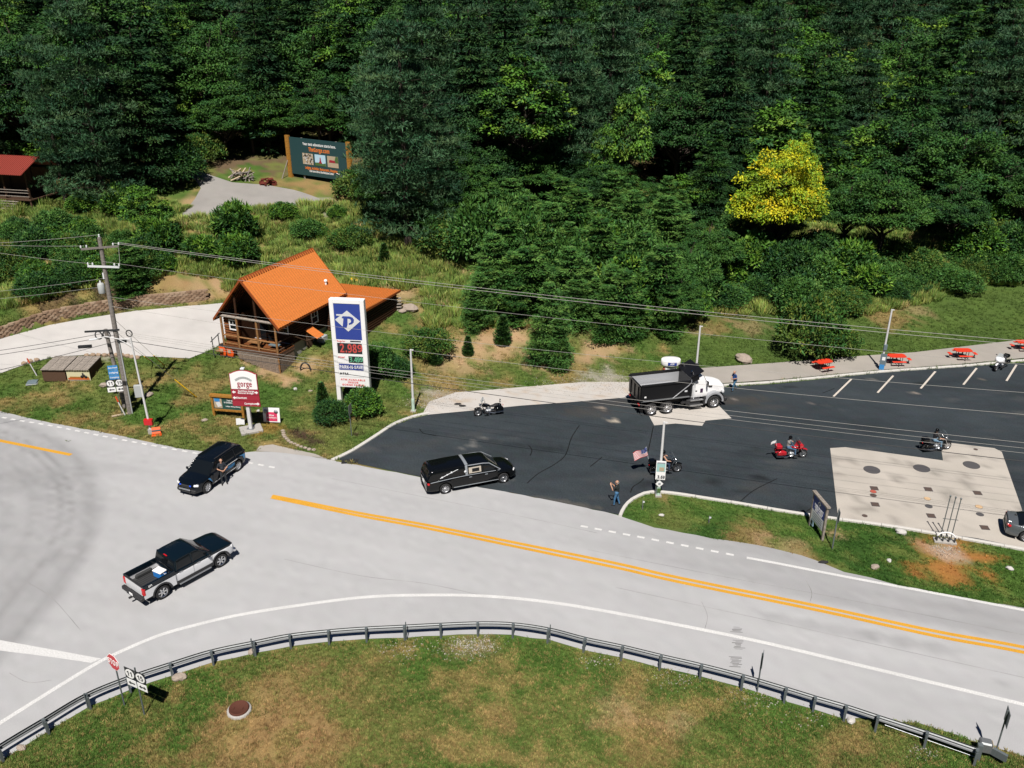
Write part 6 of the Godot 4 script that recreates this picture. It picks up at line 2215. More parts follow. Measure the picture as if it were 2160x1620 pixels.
func make_bike(called: String, label: String, rear: Array, front: Array, opt: Dictionary) -> Node3D:
	var a := px(rear[0], rear[1])
	var b := px(front[0], front[1])
	var f := (b - a).normalized()
	var c := (a + b) * 0.5
	var t := thing(called, label, "motorcycle", Vector3(c.x, 0.03, c.z), atan2(-f.z, f.x))
	var paint: Material = opt.paint
	var big: bool = opt.get("touring", false)
	var rr := 0.33
	wheel(t, Vector3(-0.82, rr, 0), rr, 0.17, 1.0, M.alloy, 9, "rear_wheel")
	wheel(t, Vector3(0.84, rr, 0), rr, 0.13, 1.0, M.alloy, 9, "front_wheel")
	for q in [[-0.82, 0.1, 0.4, PI * 0.85], [0.84, 0.08, PI * 0.25, PI * 0.8]]:
		var s := tool_st()
		var rows := []
		for i in 11:
			var an: float = lerpf(q[2], q[3], i / 10.0)
			var ring := []
			for k in [[-1.0, 0.36], [-0.9, 0.4], [0.0, 0.425], [0.9, 0.4], [1.0, 0.36]]:
				ring.append(Vector3(q[0] + cos(an) * k[1], rr + sin(an) * k[1], q[1] * k[0]))
			rows.append(ring)
		s.set_smooth_group(0)
		for i in 10:
			for k in 4:
				quad(s, rows[i][k], rows[i + 1][k], rows[i + 1][k + 1], rows[i][k + 1])
		obj("mudguard", s, paint, t)
	for k in [-1.0, 1.0]:
		one_tube("fork_leg", [Vector3(0.84, rr, k * 0.1), Vector3(0.5, 0.98, k * 0.1)], 0.028, M.chrome, t)
		one_tube("handlebar", [Vector3(0.5, 1.02, k * 0.06), Vector3(0.44, 1.14, k * 0.22), Vector3(0.26, 1.1, k * 0.4), Vector3(0.16, 1.08, k * 0.46)], 0.018, M.chrome, t)
		one_tube("exhaust", [Vector3(0.18, 0.45, k * 0.16), Vector3(0.1, 0.28, k * 0.22), Vector3(-0.4, 0.26, k * 0.25), Vector3(-1.15, 0.3, k * 0.25)], 0.035, M.chrome, t, 0.05)
		one_tube("mirror_stem", [Vector3(0.4, 1.14, k * 0.26), Vector3(0.36, 1.3, k * 0.36)], 0.012, M.chrome, t)
		one_box("mirror", Vector3(0.36, 1.32, k * 0.37), Vector3(0.03, 0.08, 0.13), M.chrome, t, Basis(), 0.01)
		one_box("footboard", Vector3(0.22, 0.32, k * 0.3), Vector3(0.34, 0.03, 0.14), M.trim, t)
		if opt.get("bags", true):
			var s := tool_st()
			shell(s, span(-1.12, -0.52, 0.06), func(x): return 0.42 + 0.03 * absf(x + 0.8), func(x): return soft([[-1.12, 0.66], [-0.95, 0.74], [-0.6, 0.74], [-0.52, 0.66]], x), func(x): return soft([[-1.12, 0.07], [-1.0, 0.11], [-0.6, 0.11], [-0.52, 0.06]], x), 0.05, 0.01)
			var o := obj("saddlebag", s, opt.get("bag_paint", paint), t)
			o.position.z = k * 0.32
	var eng := tool_st()
	for k in [-1.0, 1.0]:
		tube(eng, [Vector3(0.0, 0.4, 0), Vector3(k * 0.16, 0.72, 0)], 0.1, 0.09, 10)
	bevel_box(eng, Vector3(0, 0.38, 0), Vector3(0.5, 0.26, 0.3), 0.08)
	lathe(eng, [[0.0, -0.2], [0.12, -0.2], [0.13, 0.2], [0.0, 0.2]], Vector3(-0.1, 0.4, 0), Basis(Vector3.RIGHT, PI / 2), 12)
	obj("engine", eng, M.steel if opt.get("chrome", true) else M.dark_steel, t)
	one_tube("frame", [Vector3(0.5, 0.95, 0), Vector3(0.35, 0.35, 0), Vector3(-0.4, 0.28, 0), Vector3(-0.82, 0.36, 0)], 0.035, M.trim, t)
	one_tube("backbone", [Vector3(0.5, 0.9, 0), Vector3(-0.2, 0.76, 0), Vector3(-0.7, 0.62, 0)], 0.04, M.trim, t)
	var tank := tool_st()
	shell(tank, span(-0.12, 0.46, 0.05), func(_x): return 0.74, func(x): return soft([[-0.12, 0.82], [0.05, 0.94], [0.25, 0.99], [0.4, 0.97], [0.46, 0.9]], x), func(x): return soft([[-0.12, 0.08], [0.1, 0.16], [0.35, 0.17], [0.46, 0.1]], x), 0.09, 0.02)
	obj("fuel_tank", tank, paint, t)
	var seat := tool_st()
	shell(seat, span(-0.78, -0.08, 0.05), func(x): return soft([[-0.78, 0.72], [-0.3, 0.66], [-0.08, 0.7]], x), func(x): return soft([[-0.78, 0.86], [-0.52, 0.86], [-0.45, 0.8], [-0.25, 0.75], [-0.08, 0.8]], x), func(x): return soft([[-0.78, 0.1], [-0.55, 0.15], [-0.3, 0.17], [-0.08, 0.08]], x), 0.05, 0.01)
	obj("seat", seat, M.trim, t)
	var hl := tool_st()
	lathe(hl, [[0.0, -0.1], [0.06, -0.08], [0.095, 0.05], [0.09, 0.07], [0.0, 0.085]], Vector3(0.66, 0.95, 0), Basis(Vector3.BACK, -PI / 2), 12)
	obj("headlight", hl, M.chrome, t)
	lathe_disc_x(t, "tail_light", Vector3(-1.18, 0.72, 0), 0.05, M.lamp_red)
	if opt.get("fairing", false):
		var s := tool_st()
		shell(s, span(0.4, 0.82, 0.05), func(x): return soft([[0.4, 0.82], [0.82, 0.88]], x), func(x): return soft([[0.4, 1.22], [0.6, 1.2], [0.82, 1.0]], x), func(x): return soft([[0.4, 0.4], [0.6, 0.36], [0.75, 0.24], [0.82, 0.12]], x), 0.1, 0.02, 0.1)
		obj("fairing", s, paint, t)
	if opt.get("screen", false):
		var s := tool_st()
		prism(s, [[-0.26, 0.0], [0.26, 0.0], [0.2, 0.38], [0.0, 0.44], [-0.2, 0.38]], 0.0, 0.012, Vector3(0.56, 1.16, 0), Basis(Vector3(0, 0, -1), Vector3(-0.45, 0.89, 0), Vector3(0.89, 0.45, 0)))
		obj("windscreen", s, M.pane, t)
	if big:
		one_box("top_case", Vector3(-1.0, 0.98, 0), Vector3(0.42, 0.28, 0.5), opt.get("bag_paint", paint), t, Basis(), 0.06)
		one_box("backrest", Vector3(-0.78, 1.0, 0), Vector3(0.08, 0.26, 0.34), M.trim, t, Basis(), 0.03)
	elif opt.get("sissy", false):
		one_tube("sissy_bar", [Vector3(-0.85, 0.7, -0.12), Vector3(-0.98, 1.22, -0.1), Vector3(-0.98, 1.22, 0.1), Vector3(-0.85, 0.7, 0.12)], 0.014, M.chrome, t)
		one_box("backrest", Vector3(-0.95, 1.1, 0), Vector3(0.06, 0.24, 0.2), M.trim, t, Basis(), 0.02)
	return t


func lathe_disc_x(t: Node3D, called: String, at: Vector3, r: float, m: Material) -> void:
	var s := tool_st()
	lathe(s, [[0.0, -0.02], [r, -0.02], [r, 0.02], [0.0, 0.03]], at, Basis(Vector3.BACK, PI / 2), 10)
	obj(called, s, m, t)


var flag_bike: Node3D
var red_bike: Node3D
var black_bike: Node3D


func make_vehicles() -> void:
	mat("black_gloss", lin(0.009, 0.009, 0.01), 0.3)
	mat("fender_grey", lin(0.3, 0.31, 0.33), 0.5)
	mat("maroon_dark", lin(0.04, 0.015, 0.05), 0.5)
	make_pickup()
	make_police()
	make_hearse()
	make_sedan()
	make_dump_truck()
	var parked := make_bike("motorcycle", "black and chrome cruiser motorcycle parked at the gravel edge", [1051, 873], [1009, 878], {"paint": M.paint_black, "sissy": true, "screen": true})
	one_tube("side_stand", [Vector3(0.0, 0.25, -0.15), Vector3(-0.1, 0.0, -0.35)], 0.015, M.chrome, parked)
	flag_bike = make_bike("motorcycle", "black motorcycle with a flag ridden past the island post", [1380, 1000], [1426, 996], {"paint": M.paint_black, "touring": true, "chrome": false, "bag_paint": M.paint_black, "screen": true})
	red_bike = make_bike("motorcycle", "red touring motorcycle ridden across the dark lot", [1641, 968], [1694, 965], {"paint": M.paint_red, "touring": true, "fairing": true, "screen": true})
	black_bike = make_bike("motorcycle", "black touring motorcycle ridden onto the fuel slab", [1947, 953], [1999, 948], {"paint": M.paint_black, "touring": true, "screen": true, "fairing": false})
	make_bike("motorcycle", "white touring motorcycle parked against the picnic strip kerb", [2120, 771], [2096, 786], {"paint": M.paint_pearl, "touring": true, "fairing": true, "screen": true, "bag_paint": M.paint_black})
	# the flag on its staff behind the first rider
	var fp := flag_bike.to_global(Vector3(-1.12, 0.75, -0.25))
	var t := thing("flag", "stars and stripes flag flying from the black motorcycle", "flag", fp, flag_bike.rotation.y)
	one_tube("staff", [Vector3.ZERO, Vector3(-0.28, 1.25, 0)], 0.014, M.porcelain, t)
	var top := Vector3(-0.28, 1.25, 0)
	var rows := 13
	for r in rows:
		var s := tool_st()
		var from := 0 if r > 6 else 4
		for i in range(from, 10):
			var pts := []
			for q in [[i, r], [i + 1, r], [i + 1, r + 1], [i, r + 1]]:
				var u: float = q[0] / 10.0
				var v: float = q[1] / 13.0
				pts.append(top + Vector3(-u * 0.92 + v * 0.14, -v * 0.62 - u * 0.42 - 0.05 * sin(u * 5.0), 0.07 * sin(u * 7.0 + v * 1.5)))
			s.set_smooth_group(0)
			quad(s, pts[0], pts[1], pts[2], pts[3])
		obj("stripe", s, M.flag_red if r % 2 == 0 else M.flag_white, t)
	var can := tool_st()
	var st := tool_st()
	for r in 7:
		for i in 4:
			var pts := []
			for q in [[i, r], [i + 1, r], [i + 1, r + 1], [i, r + 1]]:
				var u: float = q[0] / 10.0
				var v: float = q[1] / 13.0
				pts.append(top + Vector3(-u * 0.92 + v * 0.14, -v * 0.62 - u * 0.42 - 0.05 * sin(u * 5.0), 0.07 * sin(u * 7.0 + v * 1.5)))
			can.set_smooth_group(0)
			quad(can, pts[0], pts[1], pts[2], pts[3])
			if (r + i) % 2 == 0:
				var mid: Vector3 = (pts[0] + pts[2]) * 0.5
				box(st, mid, Vector3(0.03, 0.025, 0.012))
	obj("canton", can, M.flag_blue, t)
	var so := obj("stars", st, M.flag_white, t)
	so.set_meta("kind", "stuff")


# ---------------------------------------------------------------- people
func blend_bones(bones: Array, cell: float, k: float) -> Array:
	# tapered capsules joined by a smooth minimum and meshed as surface nets; returns triangles and colours
	var lo := Vector3.INF
	var hi := -Vector3.INF
	for b in bones:
		var r: float = maxf(b[2], b[3]) + cell * 3.0
		lo = lo.min(b[0] - Vector3.ONE * r).min(b[1] - Vector3.ONE * r)
		hi = hi.max(b[0] + Vector3.ONE * r).max(b[1] + Vector3.ONE * r)
	var nx := int((hi.x - lo.x) / cell) + 2
	var ny := int((hi.y - lo.y) / cell) + 2
	var nz := int((hi.z - lo.z) / cell) + 2
	var f := PackedFloat32Array()
	f.resize(nx * ny * nz)
	f.fill(1.0)
	var near := PackedFloat32Array()
	near.resize(nx * ny * nz)
	near.fill(1.0)
	var who := PackedByteArray()
	who.resize(nx * ny * nz)
	for bi in bones.size():
		var b: Array = bones[bi]
		var a: Vector3 = b[0]
		var d: Vector3 = b[1] - b[0]
		var dd := maxf(d.length_squared(), 1e-9)
		var ra: float = b[2]
		var rb: float = b[3]
		var reach := maxf(ra, rb) + k + cell * 2.0
		var l: Vector3 = (a.min(b[1]) - Vector3.ONE * reach - lo) / cell
		var h: Vector3 = (a.max(b[1]) + Vector3.ONE * reach - lo) / cell
		for z in range(maxi(int(l.z), 0), mini(int(h.z) + 1, nz - 1) + 1):
			for y in range(maxi(int(l.y), 0), mini(int(h.y) + 1, ny - 1) + 1):
				var row := (z * ny + y) * nx
				for x in range(maxi(int(l.x), 0), mini(int(h.x) + 1, nx - 1) + 1):
					var p := lo + Vector3(x, y, z) * cell
					var t := clampf((p - a).dot(d) / dd, 0.0, 1.0)
					var dist := (p - a - d * t).length() - lerpf(ra, rb, t)
					var i := row + x
					var o := f[i]
					if dist < near[i]:
						near[i] = dist
						who[i] = bi
					var m := maxf(k - absf(o - dist), 0.0) / k
					f[i] = minf(o, dist) - m * m * k * 0.25
	var ids := {}
	var pos := PackedVector3Array()
	var col := PackedColorArray()
	var tris := PackedInt32Array()
	var corner := [0, 1, nx, nx + 1, nx * ny, nx * ny + 1, nx * ny + nx, nx * ny + nx + 1]
	var edges := [[0, 1], [2, 3], [4, 5], [6, 7], [0, 2], [1, 3], [4, 6], [5, 7], [0, 4], [1, 5], [2, 6], [3, 7]]
	for z in nz - 1:
		for y in ny - 1:
			for x in nx - 1:
				var i := (z * ny + y) * nx + x
				var s := f[i] < 0.0
				if s == (f[i + 1] < 0.0) and s == (f[i + nx] < 0.0) and s == (f[i + nx + 1] < 0.0):
					var j := i + nx * ny
					if s == (f[j] < 0.0) and s == (f[j + 1] < 0.0) and s == (f[j + nx] < 0.0) and s == (f[j + nx + 1] < 0.0):
						continue
				var sum := Vector3.ZERO
				var n := 0
				for e in edges:
					var a: float = f[i + corner[e[0]]]
					var c: float = f[i + corner[e[1]]]
					if (a < 0.0) != (c < 0.0):
						var t := a / (a - c)
						var pa := Vector3(e[0] & 1, (e[0] >> 1) & 1, e[0] >> 2)
						var pb := Vector3(e[1] & 1, (e[1] >> 1) & 1, e[1] >> 2)
						sum += pa.lerp(pb, t)
						n += 1
				ids[i] = pos.size()
				pos.append(lo + (Vector3(x, y, z) + sum / n) * cell)
				col.append(bones[who[i]][4])
	for i in ids:
		var x: int = i % nx
		var y: int = (i / nx) % ny
		var z: int = i / (nx * ny)
		var axes := [[1, nx, nx * ny, y, z], [nx, nx * ny, 1, z, x], [nx * ny, 1, nx, x, y]]
		for a in axes:
			if a[3] == 0 or a[4] == 0:
				continue
			var s0 := f[i] < 0.0
			if s0 == (f[i + a[0]] < 0.0):
				continue
			var q0: int = i
			var q1: int = i - a[1]
			var q2: int = i - a[1] - a[2]
			var q3: int = i - a[2]
			if ids.has(q1) and ids.has(q2) and ids.has(q3):
				if s0:
					tris.append_array([ids[q0], ids[q2], ids[q1], ids[q0], ids[q3], ids[q2]])
				else:
					tris.append_array([ids[q0], ids[q1], ids[q2], ids[q0], ids[q2], ids[q3]])
	return [pos, col, tris]


func pour(s: SurfaceTool, made: Array, t := Transform3D(), tint := Color.WHITE) -> void:
	s.set_smooth_group(0)
	var pos: PackedVector3Array = made[0]
	var col: PackedColorArray = made[1]
	for i in made[2]:
		s.set_color(col[i] * tint)
		s.add_vertex(t * pos[i])


var head_made := []
var hand_open := []
var hand_grip := []
const SKIN := Color(0.43, 0.24, 0.16)


func ready_heads_and_hands() -> void:
	var e := Color(0.05, 0.04, 0.04)
	var lip := Color(0.33, 0.13, 0.1)
	# the face looks to +x; the neck joint is the origin
	var hb := [
		[Vector3(-0.015, 0.15, 0), Vector3(0.005, 0.14, 0), 0.092, 0.088, SKIN], [Vector3(0.03, 0.08, 0), Vector3(0.06, 0.045, 0), 0.062, 0.042, SKIN], [Vector3(0.0, 0.04, 0), Vector3(0.0, -0.05, 0), 0.058, 0.06, SKIN],
		[Vector3(0.088, 0.12, 0), Vector3(0.112, 0.09, 0), 0.012, 0.017, SKIN], [Vector3(0.07, 0.142, -0.05), Vector3(0.07, 0.142, 0.05), 0.022, 0.022, SKIN],
		[Vector3(0.0, 0.1, 0.088), Vector3(-0.01, 0.135, 0.096), 0.013, 0.016, SKIN], [Vector3(0.0, 0.1, -0.088), Vector3(-0.01, 0.135, -0.096), 0.013, 0.016, SKIN],
		[Vector3(0.086, 0.118, 0.032), Vector3(0.086, 0.118, 0.036), 0.011, 0.011, e], [Vector3(0.086, 0.118, -0.032), Vector3(0.086, 0.118, -0.036), 0.011, 0.011, e],
		[Vector3(0.098, 0.058, -0.018), Vector3(0.098, 0.058, 0.018), 0.009, 0.009, lip]]
	head_made = blend_bones(hb, 0.0085, 0.02)
	# fingers point to +x, the palm faces -y, the thumb leaves the side (+z)
	for grip in 2:
		var c := 0.75 if grip == 1 else 0.25
		var bones := [[Vector3(0.0, 0, -0.022), Vector3(0.075, 0, -0.03), 0.017, 0.015, SKIN], [Vector3(0.0, 0, 0.016), Vector3(0.075, 0, 0.024), 0.018, 0.015, SKIN], [Vector3(0.0, 0, 0), Vector3(0.07, 0, 0), 0.02, 0.016, SKIN]]
		var lens := [0.078, 0.088, 0.082, 0.062]
		for i in 4:
			var z := 0.03 - i * 0.0205
			var p := Vector3(0.078, 0, z)
			var a := 0.0
			for j in 3:
				a -= c * (0.6 if j == 0 else 1.0)
				var l: float = lens[i] * [0.45, 0.3, 0.25][j]
				var q := p + Vector3(cos(a), sin(a), 0) * l
				bones.append([p, q, 0.0092 - j * 0.0008, 0.0086 - j * 0.0008, SKIN])
				p = q
		bones.append([Vector3(0.012, -0.004, 0.028), Vector3(0.045, -0.012, 0.056), 0.013, 0.0105, SKIN])
		bones.append([Vector3(0.045, -0.012, 0.056), Vector3(0.075, -0.026 - 0.012 * grip, 0.058 - 0.015 * grip), 0.0105, 0.009, SKIN])
		var made := blend_bones(bones, 0.006, 0.008)
		if grip == 0:
			hand_open = made
		else:
			hand_grip = made


func aim(at: Vector3, along_: Vector3, palm: Vector3) -> Transform3D:
	var x := along_.normalized()
	var z := x.cross(-palm).normalized()
	var y := z.cross(x)
	return Transform3D(Basis(x, y, z), at)


func person(label: String, at: Vector3, turn: float, j: Dictionary, look: Dictionary) -> Node3D:
	var t := thing("person", label, "person", at, turn)
	var shirt: Color = look.shirt
	var legs: Color = look.legs
	var shoe: Color = look.get("shoe", Color(0.02, 0.018, 0.016))
	var sleeve: Color = look.get("sleeve", shirt)
	var fore: Color = look.get("fore", SKIN)
	var belly: float = look.get("belly", 0.0)
	var hip: Vector3 = j.hip
	var chest: Vector3 = j.chest
	var neck: Vector3 = j.neck
	var side := Vector3(0, 0, 1)
	var bones := []
	bones.append([hip + side * 0.075, hip - side * 0.075, 0.125, 0.125, legs])
	bones.append([hip.lerp(chest, 0.25), chest, 0.125 + belly, 0.145, shirt])
	bones.append([chest + side * 0.1, chest - side * 0.1, 0.11, 0.11, shirt])
	bones.append([neck + side * 0.13 - Vector3(0, 0.07, 0), neck - side * 0.13 - Vector3(0, 0.07, 0), 0.07, 0.07, shirt])
	bones.append([neck - Vector3(0, 0.05, 0), neck + Vector3(0, 0.03, 0), 0.062, 0.055, SKIN])
	if belly > 0.0:
		bones.append([hip.lerp(chest, 0.4) + Vector3(0.05, 0, 0), hip.lerp(chest, 0.5) + Vector3(0.05, 0, 0), 0.12 + belly, 0.12 + belly, shirt])
	for k in [-1.0, 1.0]:
		var n := "r" if k > 0 else "l"
		var sh := neck + Vector3(-0.005, -0.085, k * 0.195)
		var el: Vector3 = j["elbow_" + n]
		var wr: Vector3 = j["wrist_" + n]
		bones.append([sh, sh.lerp(el, 0.75), 0.062, 0.052, sleeve])
		bones.append([sh.lerp(el, 0.75), el, 0.048, 0.043, fore])
		bones.append([el, wr, 0.044, 0.031, fore])
		var kn: Vector3 = j["knee_" + n]
		var an: Vector3 = j["ankle_" + n]
		bones.append([hip + Vector3(0, -0.03, k * 0.095), kn, 0.098, 0.066, legs])
		bones.append([kn, an, 0.066, 0.05, legs])
		var toe: Vector3 = j.get("toe_" + n, an + Vector3(0.15, -0.05, k * 0.02))
		bones.append([an + Vector3(-0.03, -0.045, 0), toe, 0.045, 0.04, shoe])
	var s := tool_st()
	pour(s, blend_bones(bones, 0.022, 0.045))
	var skin_tint: Color = look.get("tint", Color.WHITE)
	var ht := Transform3D(Basis(Vector3.UP, j.get("head_turn", 0.0)) * Basis(Vector3.BACK, j.get("head_nod", 0.0)), neck + Vector3(0.01, 0.04, 0))
	pour(s, head_made, ht, skin_tint)
	for n in ["l", "r"]:
		var el: Vector3 = j["elbow_" + n]
		var wr: Vector3 = j["wrist_" + n]
		var grip: bool = j.get("grip", false)
		var dir: Vector3 = j.get("hand_dir_" + n, wr - el)
		var palm: Vector3 = j.get("palm_" + n, Vector3(0, -1, 0) if grip else Vector3(0, 0, 1.0 if n == "l" else -1.0))
		pour(s, hand_grip if grip else hand_open, aim(wr, dir, palm), skin_tint)
	obj("body", s, M.skin_cloth, t)
	# hair or helmet
	var h := tool_st()
	if look.get("helmet", false):
		lathe(h, [[0.125, 0.07], [0.132, 0.12], [0.125, 0.18], [0.095, 0.235], [0.05, 0.262], [0.0, 0.268]], ht.origin - Vector3(0.015, 0.0, 0), ht.basis, 16)
		obj("helmet", h, look.get("helmet_mat", M.paint_black), t)
		if look.get("glasses", true):
			one_box("glasses", ht * Vector3(0.1, 0.12, 0), Vector3(0.02, 0.035, 0.14), M.black, t, ht.basis)
	else:
		lathe(h, [[0.1, 0.115], [0.104, 0.15], [0.092, 0.2], [0.065, 0.235], [0.03, 0.252], [0.0, 0.255]] if not look.get("bald", false) else [[0.1, 0.09], [0.102, 0.12], [0.098, 0.15]], ht.origin + ht.basis * Vector3(-0.018, 0.0, 0), ht.basis * Basis(Vector3.BACK, 0.3), 16)
		obj("hair", h, look.get("hair", M.hair), t)
	return t


func rider_pose(lean := 0.06, reach := 0.0) -> Dictionary:
	var hip := Vector3(-0.3, 0.9, 0)
	return {"hip": hip, "chest": hip + Vector3(lean, 0.36, 0), "neck": hip + Vector3(lean + 0.04, 0.56, 0), "elbow_l": Vector3(-0.08, 1.12, -0.34), "elbow_r": Vector3(-0.08, 1.12, 0.34), "wrist_l": Vector3(0.12, 1.12, -0.43), "wrist_r": Vector3(0.12, 1.12, 0.43),
		"knee_l": Vector3(0.14, 0.8, -0.24), "knee_r": Vector3(0.14, 0.8, 0.24), "ankle_l": Vector3(0.16, 0.42, -0.28), "ankle_r": Vector3(0.16, 0.42, 0.28), "toe_l": Vector3(0.33, 0.38, -0.3), "toe_r": Vector3(0.33, 0.38, 0.3), "grip": true, "hand_dir_l": Vector3(0.5, -0.15, 0.3), "hand_dir_r": Vector3(0.5, -0.15, -0.3)}


func make_people() -> void:
	ready_heads_and_hands()
	var denim := Color(0.05, 0.14, 0.26)
	var dark := Color(0.012, 0.016, 0.024)
	# officer leaning back on the police car, hands folded in front
	var p := px(474, 1021)
	var v := px(520, 1115)
	var turn := atan2(-(v.z - p.z), v.x - p.x)
	person("officer in dark uniform leaning on the police car with hands folded", Vector3(p.x, 0.03, p.z), turn, {
		"hip": Vector3(-0.17, 0.93, 0), "chest": Vector3(-0.22, 1.3, 0), "neck": Vector3(-0.2, 1.5, 0), "elbow_l": Vector3(-0.16, 1.12, -0.33), "elbow_r": Vector3(-0.16, 1.12, 0.33), "wrist_l": Vector3(0.06, 1.0, -0.08), "wrist_r": Vector3(0.07, 1.03, 0.08),
		"knee_l": Vector3(0.0, 0.5, -0.12), "knee_r": Vector3(0.0, 0.5, 0.14), "ankle_l": Vector3(0.02, 0.09, -0.14), "ankle_r": Vector3(0.04, 0.09, 0.17), "hand_dir_l": Vector3(0.1, -0.2, 0.6), "hand_dir_r": Vector3(0.1, -0.2, -0.6), "palm_l": Vector3(-1, 0, 0), "palm_r": Vector3(-1, 0, 0)},
		{"shirt": dark, "legs": Color(0.01, 0.012, 0.018), "belly": 0.02})
	# man who photographs the procession with a phone
	p = px(1300, 1066)
	v = px(1075, 1020)
	turn = atan2(-(v.z - p.z), v.x - p.x)
	var man := person("man in black shirt and jeans holding up a phone at the lot edge", Vector3(p.x, 0.03, p.z), turn, {
		"hip": Vector3(0.0, 0.95, 0), "chest": Vector3(0.0, 1.32, 0), "neck": Vector3(0.02, 1.52, 0), "elbow_l": Vector3(0.22, 1.2, -0.24), "elbow_r": Vector3(0.22, 1.2, 0.24), "wrist_l": Vector3(0.4, 1.44, -0.1), "wrist_r": Vector3(0.4, 1.44, 0.1),
		"knee_l": Vector3(0.1, 0.5, -0.12), "knee_r": Vector3(-0.04, 0.5, 0.12), "ankle_l": Vector3(0.12, 0.09, -0.13), "ankle_r": Vector3(-0.16, 0.1, 0.13), "hand_dir_l": Vector3(0.2, 0.6, 0.3), "hand_dir_r": Vector3(0.2, 0.6, -0.3), "palm_l": Vector3(0.3, 0, 1), "palm_r": Vector3(0.3, 0, -1), "head_nod": -0.05},
		{"shirt": Color(0.015, 0.016, 0.018), "legs": denim, "hair": M.hair_grey, "bald": true, "belly": 0.02})
	var ph := thing("phone", "black phone held up by the man at the lot edge", "phone", man.to_global(Vector3(0.47, 1.55, 0)), turn)
	one_box("case", Vector3.ZERO, Vector3(0.012, 0.08, 0.16), M.black, ph, Basis(), 0.003)
	one_box("screen", Vector3(-0.0075, 0, 0), Vector3(0.003, 0.07, 0.148), M.glass_dark, ph)
	# man walking along the kerb
	p = px(1548, 824)
	person("man in blue shirt and jeans walking along the picnic strip kerb", Vector3(p.x, 0.03, p.z), PI + 0.45, {
		"hip": Vector3(0.0, 0.95, 0), "chest": Vector3(0.05, 1.3, 0), "neck": Vector3(0.1, 1.5, 0), "elbow_l": Vector3(0.12, 1.18, -0.27), "elbow_r": Vector3(0.1, 1.18, 0.27), "wrist_l": Vector3(0.32, 1.12, -0.12), "wrist_r": Vector3(0.32, 1.14, 0.12),
		"knee_l": Vector3(0.2, 0.54, -0.1), "knee_r": Vector3(-0.06, 0.5, 0.1), "ankle_l": Vector3(0.24, 0.1, -0.11), "ankle_r": Vector3(-0.36, 0.16, 0.11), "toe_r": Vector3(-0.26, 0.05, 0.12), "head_nod": -0.35},
		{"shirt": Color(0.015, 0.05, 0.17), "legs": Color(0.05, 0.13, 0.22), "hair": M.hair_grey, "bald": true, "belly": 0.05})
	# riders
	var b := flag_bike
	person("rider in black vest with bare arms on the flag motorcycle", b.position, b.rotation.y, rider_pose(0.04), {"shirt": Color(0.012, 0.012, 0.014), "sleeve": SKIN, "legs": Color(0.02, 0.04, 0.09), "helmet": true})
	b = red_bike
	person("rider in pale vest and denim on the red motorcycle", b.position, b.rotation.y, rider_pose(0.05), {"shirt": Color(0.25, 0.24, 0.23), "sleeve": Color(0.03, 0.06, 0.1), "fore": Color(0.03, 0.06, 0.1), "legs": Color(0.06, 0.12, 0.2), "helmet": true})
	var fl := thing("flag", "small pale pennant flag on the red motorcycle", "flag", b.to_global(Vector3(-1.2, 1.05, 0.1)), b.rotation.y)
	one_tube("staff", [Vector3.ZERO, Vector3(-0.1, 0.5, 0)], 0.01, M.porcelain, fl)
	var s := tool_st()
	for i in 5:
		var q := []
		for c in [[i, 0], [i + 1, 0], [i + 1, 1], [i, 1]]:
			q.append(Vector3(-0.1 - c[0] * 0.07, 0.5 - c[0] * 0.03 - c[1] * 0.2, 0.03 * sin(c[0] * 1.6)))
		s.set_smooth_group(0)
		quad(s, q[0], q[1], q[2], q[3])
	obj("cloth", s, M.flag_white, fl)
	b = black_bike
	person("rider in black vest and pale jeans on the black touring motorcycle", b.position, b.rotation.y, rider_pose(0.06), {"shirt": Color(0.014, 0.015, 0.016), "sleeve": Color(0.05, 0.05, 0.05), "legs": Color(0.12, 0.2, 0.28), "helmet": true})


# ---------------------------------------------------------------- street furniture and small things
func lump(s: SurfaceTool, at: Vector3, size: Vector3, seed_: int, n := 8) -> void:
	# an uneven stone
	var g := FastNoiseLite.new()
	g.seed = seed_
	g.frequency = 0.9
	var rows := []
	for i in n + 1:
		var ring := []
		var a := PI * i / n
		for k in n * 2:
			var b := TAU * k / (n * 2)
			var d := Vector3(sin(a) * cos(b), cos(a), sin(a) * sin(b))
			ring.append(at + d * size * 0.5 * (1.0 + 0.35 * g.get_noise_3dv(d * 1.6)))
		rows.append(ring)
	s.set_smooth_group(-1)
	for i in n:
		for k in n * 2:
			var l := (k + 1) % (n * 2)
			quad(s, rows[i][k], rows[i][l], rows[i + 1][l], rows[i + 1][k])


